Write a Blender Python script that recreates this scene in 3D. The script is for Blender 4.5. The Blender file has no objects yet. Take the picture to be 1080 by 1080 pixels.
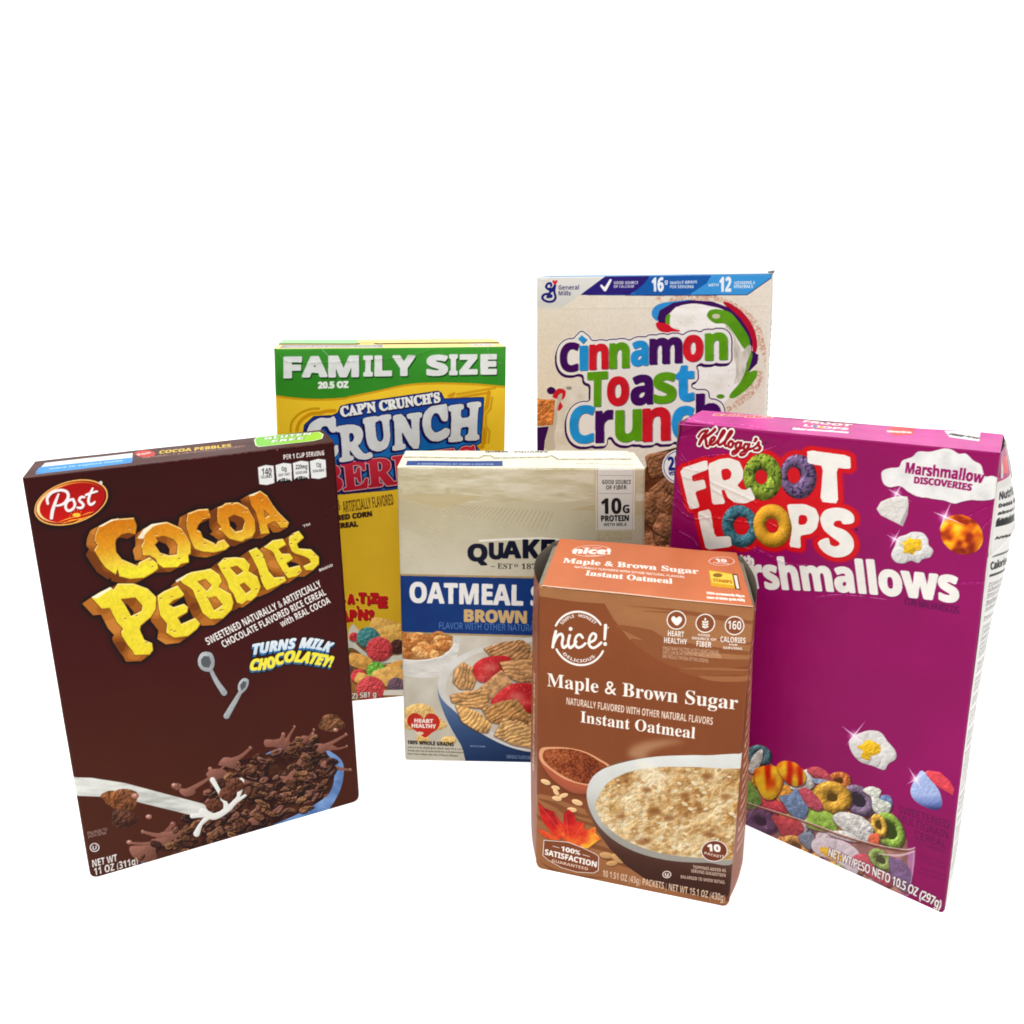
import bpy, math, random
import numpy as np

random.seed(7)
scene = bpy.context.scene
COL = scene.collection

# ------------------------------------------------------------------ camera
FOC, PITCH, CX, CY, CAMH, ROLL = 747.116, math.radians(11.67286), 482.893, 434.874, 378.73, math.radians(-1.55666)
CR, SR = math.cos(ROLL), math.sin(ROLL)
CP, SP = math.cos(PITCH), math.sin(PITCH)


def project(P):
    """world mm -> photograph coordinates (1080 wide)"""
    P = np.asarray(P, float)
    x, y, z = P[..., 0], P[..., 1], P[..., 2] - CAMH
    dep = y * CP - z * SP
    up = y * SP + z * CP
    X, Y = FOC * x / dep, -FOC * up / dep
    return np.stack([CX + X * CR - Y * SR, CY + X * SR + Y * CR], -1)


def ray(X, Y):
    a, b = X - CX, Y - CY
    x = (a * CR + b * SR) / FOC
    up = -(-a * SR + b * CR) / FOC
    return np.array([x, CP + SP * up, -SP + CP * up])


def homog(src, dst):
    A = []
    for (x, y), (u, v) in zip(src, dst):
        A.append([x, y, 1, 0, 0, 0, -u * x, -u * y, -u])
        A.append([0, 0, 0, x, y, 1, -v * x, -v * y, -v])
    return np.linalg.svd(np.array(A, float))[2][-1].reshape(3, 3)


def hmap(H, x, y):
    w = H[2, 0] * x + H[2, 1] * y + H[2, 2]
    return (H[0, 0] * x + H[0, 1] * y + H[0, 2]) / w, (H[1, 0] * x + H[1, 1] * y + H[1, 2]) / w


# ------------------------------------------------------------------ noise
_tab = np.random.RandomState(3).rand(256, 256).astype(np.float32)


def vnoise(x, y, seed=0):
    x = x + seed * 17.31
    y = y + seed * 9.77
    xi, yi = np.floor(x).astype(int), np.floor(y).astype(int)
    fx, fy = x - xi, y - yi
    fx, fy = fx * fx * (3 - 2 * fx), fy * fy * (3 - 2 * fy)
    x0, x1, y0, y1 = xi & 255, (xi + 1) & 255, yi & 255, (yi + 1) & 255
    return (_tab[y0, x0] * (1 - fx) + _tab[y0, x1] * fx) * (1 - fy) + (_tab[y1, x0] * (1 - fx) + _tab[y1, x1] * fx) * fy


def fbm(x, y, sc, seed=0, oct=3):
    """0..1, mean .5; sc = size of the largest feature"""
    r, a, t = 0., 1., 0.
    for i in range(oct):
        r = r + a * vnoise(x / sc * 2 ** i, y / sc * 2 ** i, seed + i * 5)
        t += a
        a *= .55
    return r / t


# ------------------------------------------------------------------ lettering outlines
_gcache = {}
# letter outlines: character code -> (advance, closed loops as steps x, y), in 1/500 em
GLYPHS = {}
GLYPHS['sb'] = {
 32:(139,[]),
 33:(136,[[40,272,2,-54,16,-104,4,-10,6,-4,5,4,4,10,15,104,4,54,-4,40,-9,26,-15,8,-16,-8,-10,-26],[68,56,-15,-4,-11,-12,-4,-14,4,-16,11,-10,15,-4,15,4,11,10,4,16,-4,14,-11,12]]),
 37:(340,[[251,111,20,-5,14,-14,5,-20,-5,-20,-14,-14,-20,-6,-20,6,-14,14,-5,20,5,20,14,14],[251,148,-39,-10,-27,-28,-11,-38,11,-39,27,-27,39,-11,39,11,27,27,11,39,-11,38,-27,28],[301,346,-37,0,-225,-351,37,0],[89,345,-39,-11,-27,-27,-11,-39,11,-38,27,-28,39,-10,39,10,27,28,11,38,-11,39,-27,27],[89,308,20,-6,14,-14,5,-20,-5,-20,-14,-14,-20,-5,-20,5,-14,14,-5,20,5,20,14,14]]),
 38:(312,[[248,170,-10,-19,-13,-20,-14,-17,-48,56,36,30,20,29,7,31,-11,38,-29,26,-42,10,-46,-10,-31,-26,-11,-42,6,-28,14,-28,18,-23,-42,-29,-28,-34,-10,-38,12,-40,31,-30,43,-10,32,4,36,16,40,30,39,-46,63,0,-69,80,23,30,20,30,12,30],[178,80,-24,-20,-24,-14,-25,-6,-21,6,-14,12,-7,18,7,24,20,22,32,22],[104,260,5,17,13,11,19,5,20,-5,14,-12,5,-18,-4,-17,-12,-18,-28,-21,-15,17,-12,20]]),
 39:(94,[[36,231,22,0,11,69,0,58,-44,0,0,-58]]),
 40:(162,[[84,116,8,86,24,76,40,69,-27,0,-51,-67,-34,-80,-12,-84,12,-84,34,-80,51,-67,27,0,-40,69,-24,76]]),
 41:(162,[[78,116,-8,-86,-24,-76,-40,-69,26,0,52,67,34,80,12,84,-12,84,-34,80,-52,67,-26,0,40,-69,24,-76]]),
 44:(110,[[30,-59,32,17,20,26,6,29,-4,25,-12,18,-20,6,-14,-4,-11,-10,-4,-15,3,-15,8,-9,14,-4,0,-19,-6,-20,-12,-16]]),
 45:(162,[[142,134,-122,0,0,-47,122,0]]),
 46:(110,[[54,56,-14,-4,-12,-12,-4,-14,4,-16,12,-10,14,-4,16,4,10,10,4,16,-4,14,-10,12]]),
 47:(140,[[4,-4,35,0,98,350,-35,0]]),
 48:(286,[[142,-5,-38,5,-32,16,-24,28,-16,36,-10,46,-4,52,2,38,4,32,6,30,10,24,13,22,17,16,20,12,24,8,28,2,40,-5,31,-16,24,-27,17,-36,10,-46,4,-54,-2,-36,-4,-33,-6,-29,-10,-25,-14,-21,-16,-17,-20,-12,-25,-7],[142,56,18,4,12,10,10,16,6,24,4,31,0,37,0,38,-4,30,-6,24,-10,18,-12,10,-18,4,-16,-4,-14,-10,-8,-18,-6,-24,-4,-30,-1,-38,1,-37,4,-31,6,-23,8,-17,14,-10]]),
 49:(286,[[131,0,2,278,-67,-58,-36,46,114,91,62,0,0,-357]]),
 50:(286,[[20,0,0,52,134,138,9,12,8,11,6,11,4,10,3,11,0,11,-1,14,-3,10,-7,8,-9,6,-10,4,-13,1,-13,-1,-14,-3,-13,-5,-13,-8,-14,-8,-14,-12,-41,49,11,9,22,16,12,7,13,7,15,5,16,4,18,2,20,1,23,-2,20,-4,18,-6,15,-10,14,-12,10,-13,8,-15,4,-17,2,-17,-2,-20,-4,-18,-6,-16,-9,-16,-11,-16,-14,-16,-100,-97,0,-3,156,0,0,-64]]),
 51:(286,[[122,-5,-37,2,-35,7,-31,10,0,64,15,-6,16,-6,34,-8,16,-2,14,-1,24,1,19,5,14,8,9,11,5,13,2,15,-1,10,-2,8,-4,8,-6,6,-10,5,-10,5,-15,2,-17,2,-48,0,0,58,48,1,16,3,14,3,10,5,8,5,6,7,5,16,1,8,-2,12,-4,10,-6,8,-10,6,-13,4,-17,1,-16,-1,-14,-3,-14,-5,-32,-17,-34,52,14,9,16,9,19,7,20,6,22,3,25,1,34,-2,29,-8,25,-12,17,-17,11,-21,4,-25,-3,-23,-7,-20,-12,-16,-16,-13,-19,-10,-21,-7,0,-2,27,-4,21,-10,18,-12,12,-15,8,-19,2,-22,-2,-20,-5,-18,-8,-18,-12,-15,-16,-13,-19,-10,-24,-8,-26,-6]]),
 52:(286,[[161,0,0,74,-153,0,0,52,157,231,69,0,0,-225,44,0,0,-58,-44,0,0,-74],[75,132,86,0,3,138,-2,0]]),
 53:(286,[[120,-5,-18,1,-18,1,-16,3,-16,4,-14,4,-14,6,0,66,14,-6,14,-6,34,-8,16,-2,16,-2,20,2,18,4,14,8,9,11,6,15,2,17,-8,30,-24,18,-39,6,-20,-1,-34,-7,-30,16,13,182,193,0,0,-64,-127,0,-7,-70,46,5,21,-2,19,-4,18,-6,16,-10,13,-12,11,-15,8,-17,6,-20,1,-22,-4,-36,-12,-31,-20,-25,-28,-18,-35,-12]]),
 54:(286,[[148,-5,-24,2,-22,5,-20,10,-18,13,-16,17,-13,22,-9,24,-6,30,-2,34,0,20,2,20,2,20,4,20,5,19,7,19,8,16,10,16,14,15,14,13,17,10,20,10,22,6,25,4,53,0,23,-2,0,-61,-70,3,-23,-4,-18,-8,-15,-10,-11,-14,-9,-15,-5,-18,-4,-19,-2,-22,3,0,8,12,9,10,12,8,13,6,17,4,19,2,28,-4,26,-9,20,-17,16,-22,8,-28,4,-33,-4,-36,-11,-30,-18,-25,-25,-18,-29,-12],[146,56,14,1,12,5,10,9,8,12,5,15,1,20,-1,16,-4,14,-7,11,-9,9,-12,4,-15,2,-10,-1,-10,-2,-9,-4,-7,-5,-7,-7,-5,-7,-4,-8,-2,-8,-2,-8,1,-10,2,-11,3,-11,5,-10,7,-8,7,-8,9,-6,10,-4]]),
 55:(286,[[56,0,134,294,-176,0,0,63,256,0,0,-47,-136,-310]]),
 56:(286,[[143,-5,-37,3,-31,8,-25,14,-18,20,-11,23,-3,27,2,24,6,20,12,16,14,14,16,12,18,10,-15,11,-14,13,-11,13,-10,15,-6,18,-2,20,2,18,6,16,8,14,12,11,14,9,17,8,17,6,20,2,19,2,20,-2,19,-2,18,-6,16,-8,14,-9,12,-11,8,-14,6,-16,1,-18,-2,-20,-6,-18,-10,-15,-13,-13,-16,-12,-17,-10,13,-6,24,-16,10,-10,10,-10,8,-12,5,-12,4,-14,1,-16,-2,-18,-5,-18,-9,-15,-12,-13,-14,-12,-18,-9,-20,-7,-22,-4],[143,220,11,6,10,6,9,8,7,8,4,10,2,12,-2,11,-4,9,-6,7,-9,5,-11,4,-12,0,-11,0,-11,-4,-8,-5,-7,-7,-4,-9,-1,-11,1,-12,5,-10,6,-8,10,-8],[142,50,17,2,14,4,11,6,8,10,4,10,2,12,-1,9,-3,8,-4,7,-6,7,-14,12,-30,19,-15,-8,-13,-8,-10,-10,-8,-10,-5,-12,-1,-13,1,-12,5,-11,8,-9,10,-7,14,-4]]),
 58:(110,[[54,229,-14,-4,-12,-11,-4,-15,4,-15,12,-11,14,-4,16,4,10,11,4,15,-4,15,-10,11],[54,56,-14,-4,-12,-12,-4,-14,4,-16,12,-10,14,-4,16,4,10,10,4,16,-4,14,-10,12]]),
 65:(345,[[0,0,126,358,92,0,127,-358,-81,0,-26,85,-130,0,-26,-85],[126,148,94,0,-33,105,-15,50]]),
 66:(336,[[45,0,0,357,111,0,44,-2,36,-7,28,-11,20,-17,12,-23,4,-31,-1,-19,-5,-17,-8,-15,-10,-12,-14,-9,-16,-4,0,-3,11,-3,11,-4,10,-6,9,-6,7,-9,7,-11,5,-12,2,-15,2,-17,-4,-30,-12,-26,-20,-20,-26,-16,-32,-9,-38,-3],[120,216,44,0,20,0,16,4,10,6,8,8,4,10,1,12,-1,13,-6,9,-8,8,-12,5,-16,3,-20,1,-40,0],[120,62,50,0,20,2,16,4,12,8,7,10,5,12,1,13,-1,13,-5,10,-7,10,-12,6,-17,4,-21,2,-48,0]]),
 67:(318,[[190,-5,-35,3,-31,7,-25,13,-22,17,-17,21,-14,26,-10,29,-5,32,-2,35,2,34,7,32,10,30,16,25,18,22,24,17,26,14,30,8,34,2,18,0,18,-3,18,-3,34,-12,17,-7,-25,-61,-40,16,-13,4,-13,2,-14,1,-26,-3,-22,-12,-18,-18,-13,-24,-7,-30,-3,-34,3,-36,6,-29,12,-23,18,-18,22,-10,28,-4,15,0,15,2,14,3,31,9,17,5,0,-63,-16,-6,-16,-5,-15,-3,-16,-3,-17,-1]]),
 68:(370,[[45,0,0,357,112,0,35,-2,33,-7,29,-11,26,-15,21,-20,17,-24,13,-28,7,-32,3,-36,-5,-56,-18,-45,-28,-35,-39,-26,-48,-15,-57,-5],[120,62,33,0,61,14,36,38,12,66,-2,36,-9,29,-15,23,-20,14,-24,10,-31,3,-41,0]]),
 69:(280,[[45,0,0,357,205,0,0,-62,-130,0,0,-79,122,0,0,-62,-122,0,0,-92,130,0,0,-62]]),
 70:(274,[[45,0,0,357,205,0,0,-62,-130,0,0,-92,120,0,0,-62,-120,0,0,-141]]),
 71:(362,[[195,-5,-49,5,-41,16,-33,26,-24,36,-14,46,-5,55,3,35,6,33,13,29,17,26,20,20,26,18,30,12,34,8,38,2,18,0,19,-2,19,-4,18,-4,16,-6,16,-6,-26,-60,-11,5,-26,9,-14,2,-15,2,-15,1,-21,-1,-19,-6,-17,-8,-15,-12,-13,-14,-10,-16,-7,-20,-5,-21,-1,-23,1,-23,3,-21,5,-18,8,-17,10,-15,12,-10,16,-9,18,-5,20,-2,48,5,0,75,-68,0,0,62,142,0,0,-184,-19,-6,-19,-6,-20,-4,-22,-2,-22,-2]]),
 72:(382,[[45,0,0,357,75,0,0,-140,142,0,0,140,76,0,0,-357,-76,0,0,154,-142,0,0,-154]]),
 73:(194,[[16,0,0,43,44,20,0,231,-44,20,0,43,162,0,0,-43,-43,-20,0,-231,43,-20,0,-43]]),
 75:(332,[[45,0,0,357,75,0,0,-163,127,163,84,0,-125,-158,126,-199,-86,0,-94,150,-32,-22,0,-128]]),
 76:(282,[[45,0,0,357,75,0,0,-295,146,0,0,-62]]),
 77:(472,[[45,0,0,357,103,0,84,-273,2,0,90,273,102,0,0,-357,-70,0,2,236,0,14,2,30,-2,0,-92,-280,-70,0,-86,280,-2,0,4,-72,0,-208]]),
 78:(406,[[45,0,0,357,95,0,156,-267,1,0,-3,267,68,0,0,-357,-96,0,-156,270,-2,0,4,-270]]),
 79:(398,[[199,-5,-37,3,-32,7,-26,13,-24,18,-18,21,-14,25,-11,30,-6,32,-2,36,2,35,6,32,11,29,14,26,18,20,24,18,26,12,33,8,37,2,36,-2,32,-8,27,-12,23,-18,18,-21,15,-25,10,-30,6,-32,2,-35,-2,-35,-6,-32,-10,-30,-15,-25,-18,-21,-23,-18,-27,-13,-32,-7],[199,58,29,4,24,11,16,18,12,24,7,29,3,35,-3,35,-7,30,-12,24,-16,18,-24,10,-28,4,-30,-4,-22,-10,-18,-18,-12,-24,-7,-30,-3,-35,3,-35,7,-29,12,-24,17,-18,23,-11]]),
 80:(314,[[45,0,0,357,114,0,42,-3,33,-10,26,-16,18,-23,10,-27,4,-32,-2,-20,-4,-20,-8,-18,-10,-18,-14,-14,-18,-12,-24,-10,-26,-5,-33,-2,-33,0,0,-127],[120,189,26,0,20,1,16,4,14,8,10,10,7,14,2,17,-7,29,-20,17,-33,6,-35,0]]),
 81:(398,[[270,-85,-66,80,-42,3,-32,7,-26,13,-24,18,-18,21,-14,25,-11,30,-6,32,-2,36,2,35,6,32,11,29,14,26,18,20,24,18,26,12,33,8,37,2,36,-2,32,-8,27,-12,23,-18,18,-21,15,-25,10,-30,6,-32,2,-35,-3,-38,-6,-35,-12,-30,-18,-28,-22,-21,-27,-16,86,-96],[199,58,29,4,24,11,16,18,12,24,7,29,3,35,-3,35,-7,30,-12,24,-16,18,-24,10,-28,4,-30,-4,-22,-10,-18,-18,-12,-24,-7,-30,-3,-35,3,-35,7,-29,12,-24,17,-18,23,-11]]),
 82:(330,[[45,0,0,357,104,0,45,-3,36,-9,27,-15,19,-20,12,-27,4,-33,-2,-16,-2,-14,-6,-12,-6,-12,-8,-10,-10,-10,-10,-8,-12,-6,-11,-6,105,-156,-84,0,-85,137,-41,0,0,-137],[120,198,25,0,23,2,18,4,13,7,9,9,5,13,2,15,-2,16,-5,12,-10,8,-14,6,-18,4,-22,1,-24,0]]),
 83:(276,[[124,-5,-36,3,-34,6,-31,12,0,71,35,-14,36,-11,18,-4,18,0,17,0,13,4,10,6,6,8,4,9,2,11,-2,12,-8,11,-10,9,-15,8,-71,38,-10,6,-17,18,-7,10,-6,10,-5,13,-3,14,-1,15,3,30,12,25,18,21,24,14,30,9,34,3,18,0,18,-3,18,-3,16,-6,18,-6,18,-7,-24,-59,-31,12,-13,4,-14,2,-13,2,-13,1,-14,-1,-10,-4,-10,-5,-6,-7,-4,-9,-1,-10,2,-12,5,-10,10,-8,13,-8,55,-27,30,-18,11,-11,10,-11,8,-12,6,-14,3,-16,2,-17,-4,-29,-12,-26,-18,-20,-27,-16,-32,-10]]),
 84:(290,[[107,0,0,294,-97,0,0,63,270,0,0,-63,-98,0,0,-294]]),
 85:(378,[[188,-5,-44,4,-36,12,-28,20,-21,27,-13,32,-4,37,0,230,76,0,0,-219,2,-26,6,-20,10,-16,14,-10,18,-6,22,-2,22,2,18,7,14,11,8,16,6,20,2,25,0,218,76,0,0,-231,-2,-24,-6,-22,-8,-20,-14,-19,-16,-16,-20,-13,-24,-10,-27,-5]]),
 86:(325,[[121,0,-121,357,76,0,86,-291,86,291,77,0,-121,-357]]),
 87:(484,[[91,0,-91,357,74,0,64,-289,68,289,72,0,54,-207,14,-82,63,289,75,0,-92,-357,-86,0,-64,271,-65,-271]]),
 89:(312,[[118,0,0,136,-118,221,82,0,74,-147,74,147,82,0,-118,-218,0,-139]]),
 90:(290,[[12,0,0,49,171,245,-167,0,0,63,257,0,0,-49,-171,-246,176,0,0,-62]]),
 97:(302,[[106,-5,-24,3,-20,6,-17,12,-13,17,-8,21,-3,28,3,26,10,22,18,16,23,12,31,7,37,3,47,2,0,12,0,13,-4,11,-6,8,-9,5,-11,3,-12,2,-13,-1,-13,-2,-13,-3,-25,-9,-13,-5,-25,50,16,7,16,6,18,5,18,4,18,2,19,0,34,-2,28,-8,23,-13,16,-19,9,-24,3,-30,0,-182,-52,0,-14,37,-2,0,-12,-13,-12,-11,-13,-8,-15,-5,-18,-4],[134,50,14,1,14,5,12,8,9,10,5,14,2,16,0,22,-28,0,-22,-2,-16,-4,-12,-8,-8,-8,-5,-11,-1,-12,0,-11,4,-8,6,-5,7,-5,9,-2]]),
 98:(316,[[189,-5,-19,1,-16,4,-12,6,-11,7,-9,9,-8,8,-6,0,-12,-30,-57,0,0,380,75,0,-4,-142,4,0,8,10,10,10,11,8,13,7,16,3,19,2,29,-4,24,-12,22,-20,16,-28,9,-34,3,-43,-3,-43,-10,-35,-16,-28,-21,-20,-26,-12],[168,56,14,2,12,7,10,12,8,16,4,21,2,24,-2,24,-4,20,-8,16,-10,12,-12,6,-15,2,-17,-2,-14,-6,-10,-10,-6,-14,-4,-18,-2,-22,1,-33,3,-20,8,-16,9,-12,15,-7]]),
 99:(257,[[150,-5,-38,4,-31,11,-25,19,-18,27,-12,35,-4,44,2,31,6,28,10,22,12,20,16,15,19,12,21,9,23,4,25,2,18,0,16,-2,16,-4,24,-8,12,-4,-22,-58,-33,12,-11,2,-10,2,-10,0,-32,-9,-19,-27,-7,-46,2,-26,6,-20,8,-15,12,-11,14,-6,16,-2,16,0,14,2,12,4,12,4,12,6,11,7,0,-63,-11,-7,-12,-5,-12,-4,-14,-3,-16,-1]]),
 100:(316,[[126,-5,-29,4,-25,12,-20,20,-16,27,-10,36,-4,42,4,43,10,35,16,28,21,20,25,12,30,4,18,-2,16,-3,14,-7,12,-8,10,-10,8,-10,2,0,-5,44,0,98,75,0,0,-380,-58,0,-14,36,-3,0,-8,-12,-10,-9,-11,-8,-14,-7,-16,-4],[152,54,18,2,14,6,11,11,7,14,4,18,0,55,-4,20,-6,16,-10,12,-16,7,-20,3,-14,-3,-14,-7,-10,-12,-8,-16,-4,-20,-2,-25,2,-25,4,-20,8,-15,10,-11,14,-7]]),
 101:(296,[[162,-5,-26,1,-24,6,-22,8,-20,12,-16,16,-14,18,-10,23,-6,26,-2,29,2,30,6,28,9,22,12,20,15,16,18,12,20,9,23,5,25,2,34,-4,30,-10,25,-18,19,-25,10,-31,4,-36,0,-36,-176,0,2,-20,7,-16,10,-14,13,-10,16,-6,20,-2,17,1,16,2,15,3,14,4,16,6,14,6,0,-58,-13,-6,-14,-4,-15,-4,-16,-3,-18,-1],[100,168,104,0,-2,15,-4,14,-7,12,-10,9,-13,5,-16,2,-14,-1,-12,-5,-10,-8,-8,-11,-6,-14]]),
 102:(194,[[51,0,0,217,-41,0,0,36,41,20,0,20,1,21,4,18,7,16,9,11,11,9,13,6,16,5,16,3,20,0,27,-1,33,-7,8,-3,-19,-55,-19,6,-14,2,-8,0,-10,-2,-8,-2,-5,-6,-5,-7,-2,-8,0,-9,0,-17,64,0,0,-56,-64,0,0,-217]]),
 103:(316,[[141,-120,-37,2,-16,2,-17,2,-16,4,-16,6,0,60,35,-12,35,-7,37,-3,32,8,18,20,7,34,2,40,-2,0,-10,-14,-11,-10,-12,-8,-14,-5,-14,-3,-16,-1,-30,4,-26,13,-20,20,-16,28,-8,35,-4,41,4,42,9,34,15,28,22,22,25,12,31,4,30,-4,27,-14,21,-22,2,0,6,35,64,0,0,-273,-4,-36,-12,-30,-19,-24,-27,-16,-34,-10],[152,54,18,2,14,4,10,10,8,14,4,18,2,24,-2,36,-4,21,-8,15,-10,11,-15,7,-18,2,-29,-10,-18,-27,-6,-46,6,-45,18,-28]]),
 104:(328,[[39,0,0,380,75,0,-4,-142,4,0,10,12,10,11,14,7,14,6,15,3,16,1,27,-2,24,-8,20,-14,15,-19,9,-25,3,-32,0,-178,-75,0,0,160,-4,32,-15,20,-25,6,-20,-2,-15,-8,-11,-12,-7,-18,-4,-22,-1,-28,0,-128]]),
 105:(152,[[76,307,-10,1,-10,2,-8,5,-7,7,-3,9,-2,13,2,12,3,10,7,6,8,4,10,3,10,1,11,-1,9,-3,9,-4,7,-6,4,-10,1,-12,-1,-13,-4,-9,-7,-7,-9,-5,-9,-2],[39,0,0,273,75,0,0,-273]]),
 107:(310,[[39,0,0,380,75,0,-4,-232,0,0,110,125,84,0,-109,-119,115,-154,-86,0,-78,110,-32,-25,0,-85]]),
 108:(152,[[39,0,0,380,75,0,0,-380]]),
 109:(491,[[39,0,0,273,57,0,10,-35,4,0,10,12,11,11,13,7,15,6,15,3,16,1,18,-1,18,-3,14,-6,14,-8,10,-10,8,-12,7,0,9,12,12,11,14,7,14,6,16,3,16,1,28,-2,24,-8,18,-14,13,-19,8,-25,3,-32,0,-178,-75,0,0,160,-5,32,-13,20,-23,6,-18,-2,-14,-7,-10,-11,-7,-16,-4,-20,-1,-25,0,-137,-75,0,0,160,-5,32,-13,20,-23,6,-18,-2,-15,-8,-9,-12,-8,-18,-3,-22,-1,-28,0,-128]]),
 110:(328,[[39,0,0,273,57,0,10,-35,4,0,10,12,12,11,14,7,15,6,17,3,16,1,28,-2,23,-8,19,-14,15,-19,9,-25,3,-32,0,-178,-75,0,0,160,0,18,-4,14,-6,12,-8,8,-12,5,-14,1,-20,-2,-16,-8,-10,-12,-7,-18,-4,-22,-1,-28,0,-128]]),
 111:(310,[[154,-5,-24,2,-23,5,-21,10,-18,12,-16,16,-12,20,-10,22,-6,26,-2,29,4,42,12,35,20,28,26,20,33,12,39,4,24,-2,23,-6,21,-8,18,-13,16,-16,12,-19,10,-22,5,-26,2,-29,-4,-42,-12,-35,-20,-28,-27,-20,-32,-13],[155,55,18,3,14,6,11,12,7,16,5,20,1,25,-1,25,-5,20,-7,16,-11,11,-15,7,-18,2,-18,-2,-14,-7,-10,-11,-8,-16,-4,-20,-2,-25,2,-25,4,-20,8,-16,10,-12,15,-6]]),
 112:(316,[[39,-120,0,393,61,0,10,-35,4,0,8,10,10,10,11,8,13,6,16,4,19,2,29,-4,24,-12,22,-20,16,-28,9,-34,3,-43,-4,-43,-9,-35,-17,-28,-21,-20,-25,-12,-29,-4,-19,1,-15,4,-13,6,-11,7,-9,9,-8,8,-4,0,3,-27,1,-13,0,-110],[168,56,16,2,12,7,10,12,6,16,4,21,2,24,-6,44,-16,28,-29,8,-17,-2,-14,-6,-10,-10,-6,-14,-4,-18,-2,-22,1,-33,3,-20,8,-16,9,-12,15,-7]]),
 113:(316,[[203,-120,0,114,3,42,-3,0,-8,-12,-9,-9,-12,-8,-14,-7,-16,-4,-18,-1,-29,4,-25,12,-21,20,-16,27,-9,36,-4,42,4,43,10,35,16,28,21,20,25,12,29,4,19,-2,16,-3,14,-7,12,-8,10,-10,8,-10,2,0,6,35,64,0,0,-393],[152,54,18,2,15,6,11,10,6,14,4,18,2,22,0,10,-2,24,-4,20,-6,16,-10,12,-16,7,-19,3,-16,-3,-13,-7,-10,-12,-8,-16,-4,-20,-2,-25,6,-45,18,-28]]),
 114:(227,[[39,0,0,273,57,0,10,-46,4,0,9,13,11,12,13,11,15,9,16,4,42,0,-5,-70,-10,2,-25,0,-12,-2,-12,-4,-10,-6,-10,-7,-8,-9,-6,-11,-4,-14,0,-16,0,-139]]),
 115:(248,[[113,-5,-35,1,-14,2,-28,8,-13,5,0,61,15,-6,16,-6,16,-4,32,-6,14,0,12,0,11,2,8,4,5,5,3,5,1,7,-2,9,-2,4,-3,4,-82,40,-12,8,-10,8,-8,8,-7,10,-4,11,-2,13,-2,14,4,23,10,19,16,15,22,11,26,6,30,2,17,0,17,-2,15,-3,15,-4,16,-5,16,-8,-22,-53,-13,5,-25,10,-12,2,-12,2,-12,1,-19,-2,-11,-6,-4,-10,1,-4,1,-4,6,-7,90,-44,10,-7,9,-9,7,-9,6,-11,2,-14,2,-15,-4,-25,-10,-22,-16,-16,-22,-13,-30,-7]]),
 116:(217,[[132,-5,-15,1,-15,2,-13,5,-12,7,-11,9,-8,12,-6,15,-4,18,-1,22,0,131,-35,0,0,31,40,26,22,57,48,0,0,-58,76,0,0,-56,-76,0,0,-131,0,-10,4,-8,4,-6,7,-4,8,-2,9,-2,16,2,31,7,0,-55,-29,-10,-13,-2]]),
 117:(328,[[134,-5,-27,3,-23,8,-20,13,-14,19,-10,25,-2,32,0,178,74,0,0,-159,1,-18,3,-15,6,-11,9,-9,11,-5,14,-2,20,3,16,8,10,13,8,18,4,22,1,26,0,129,75,0,0,-273,-58,0,-10,35,-4,0,-9,-13,-12,-10,-14,-8,-15,-5,-17,-3]]),
 118:(284,[[104,0,-104,273,78,0,56,-165,6,-29,1,-17,2,0,2,18,3,18,6,20,52,155,78,0,-104,-273]]),
 119:(428,[[82,0,-77,273,74,0,47,-211,2,0,46,211,82,0,42,-185,2,-18,0,-8,2,0,48,211,73,0,-79,-273,-80,0,-27,121,-23,95,-2,0,-50,-216]]),
 120:(289,[[2,0,93,140,-88,133,85,0,52,-87,54,87,84,0,-88,-133,92,-140,-84,0,-58,94,-57,-94]]),
 121:(284,[[55,-120,-38,4,0,59,29,-3,15,2,13,4,10,8,8,10,7,12,5,12,4,14,-108,271,82,0,60,-201,2,0,60,201,80,0,-115,-308,-12,-26,-15,-21,-18,-17,-21,-11,-23,-8]]),
 122:(244,[[14,0,0,44,126,172,-119,0,0,57,203,0,0,-49,-122,-167,127,0,0,-57]]),
 124:(130,[[46,-115,38,0,0,456,-38,0]]),
 183:(130,[[65,202,-15,-4,-11,-10,-4,-16,4,-14,11,-12,15,-4,15,4,11,12,4,14,-4,16,-11,10]]),
 237:(110,[[77,224,-45,0,0,-224,45,0],[60,327,-33,-73,27,0,56,73]]),
 243:(276,[[136,229,-60,-15,-42,-41,-16,-59,16,-61,41,-42,61,-15,64,14,42,42,16,62,-16,60,-42,40],[136,189,40,-10,26,-26,10,-39,-9,-42,-27,-27,-40,-9,-38,10,-26,27,-8,41,9,39,25,26],[144,327,-34,-73,28,0,56,73]]),
 305:(110,[[77,224,-45,0,0,-224,45,0]]),
}
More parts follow.
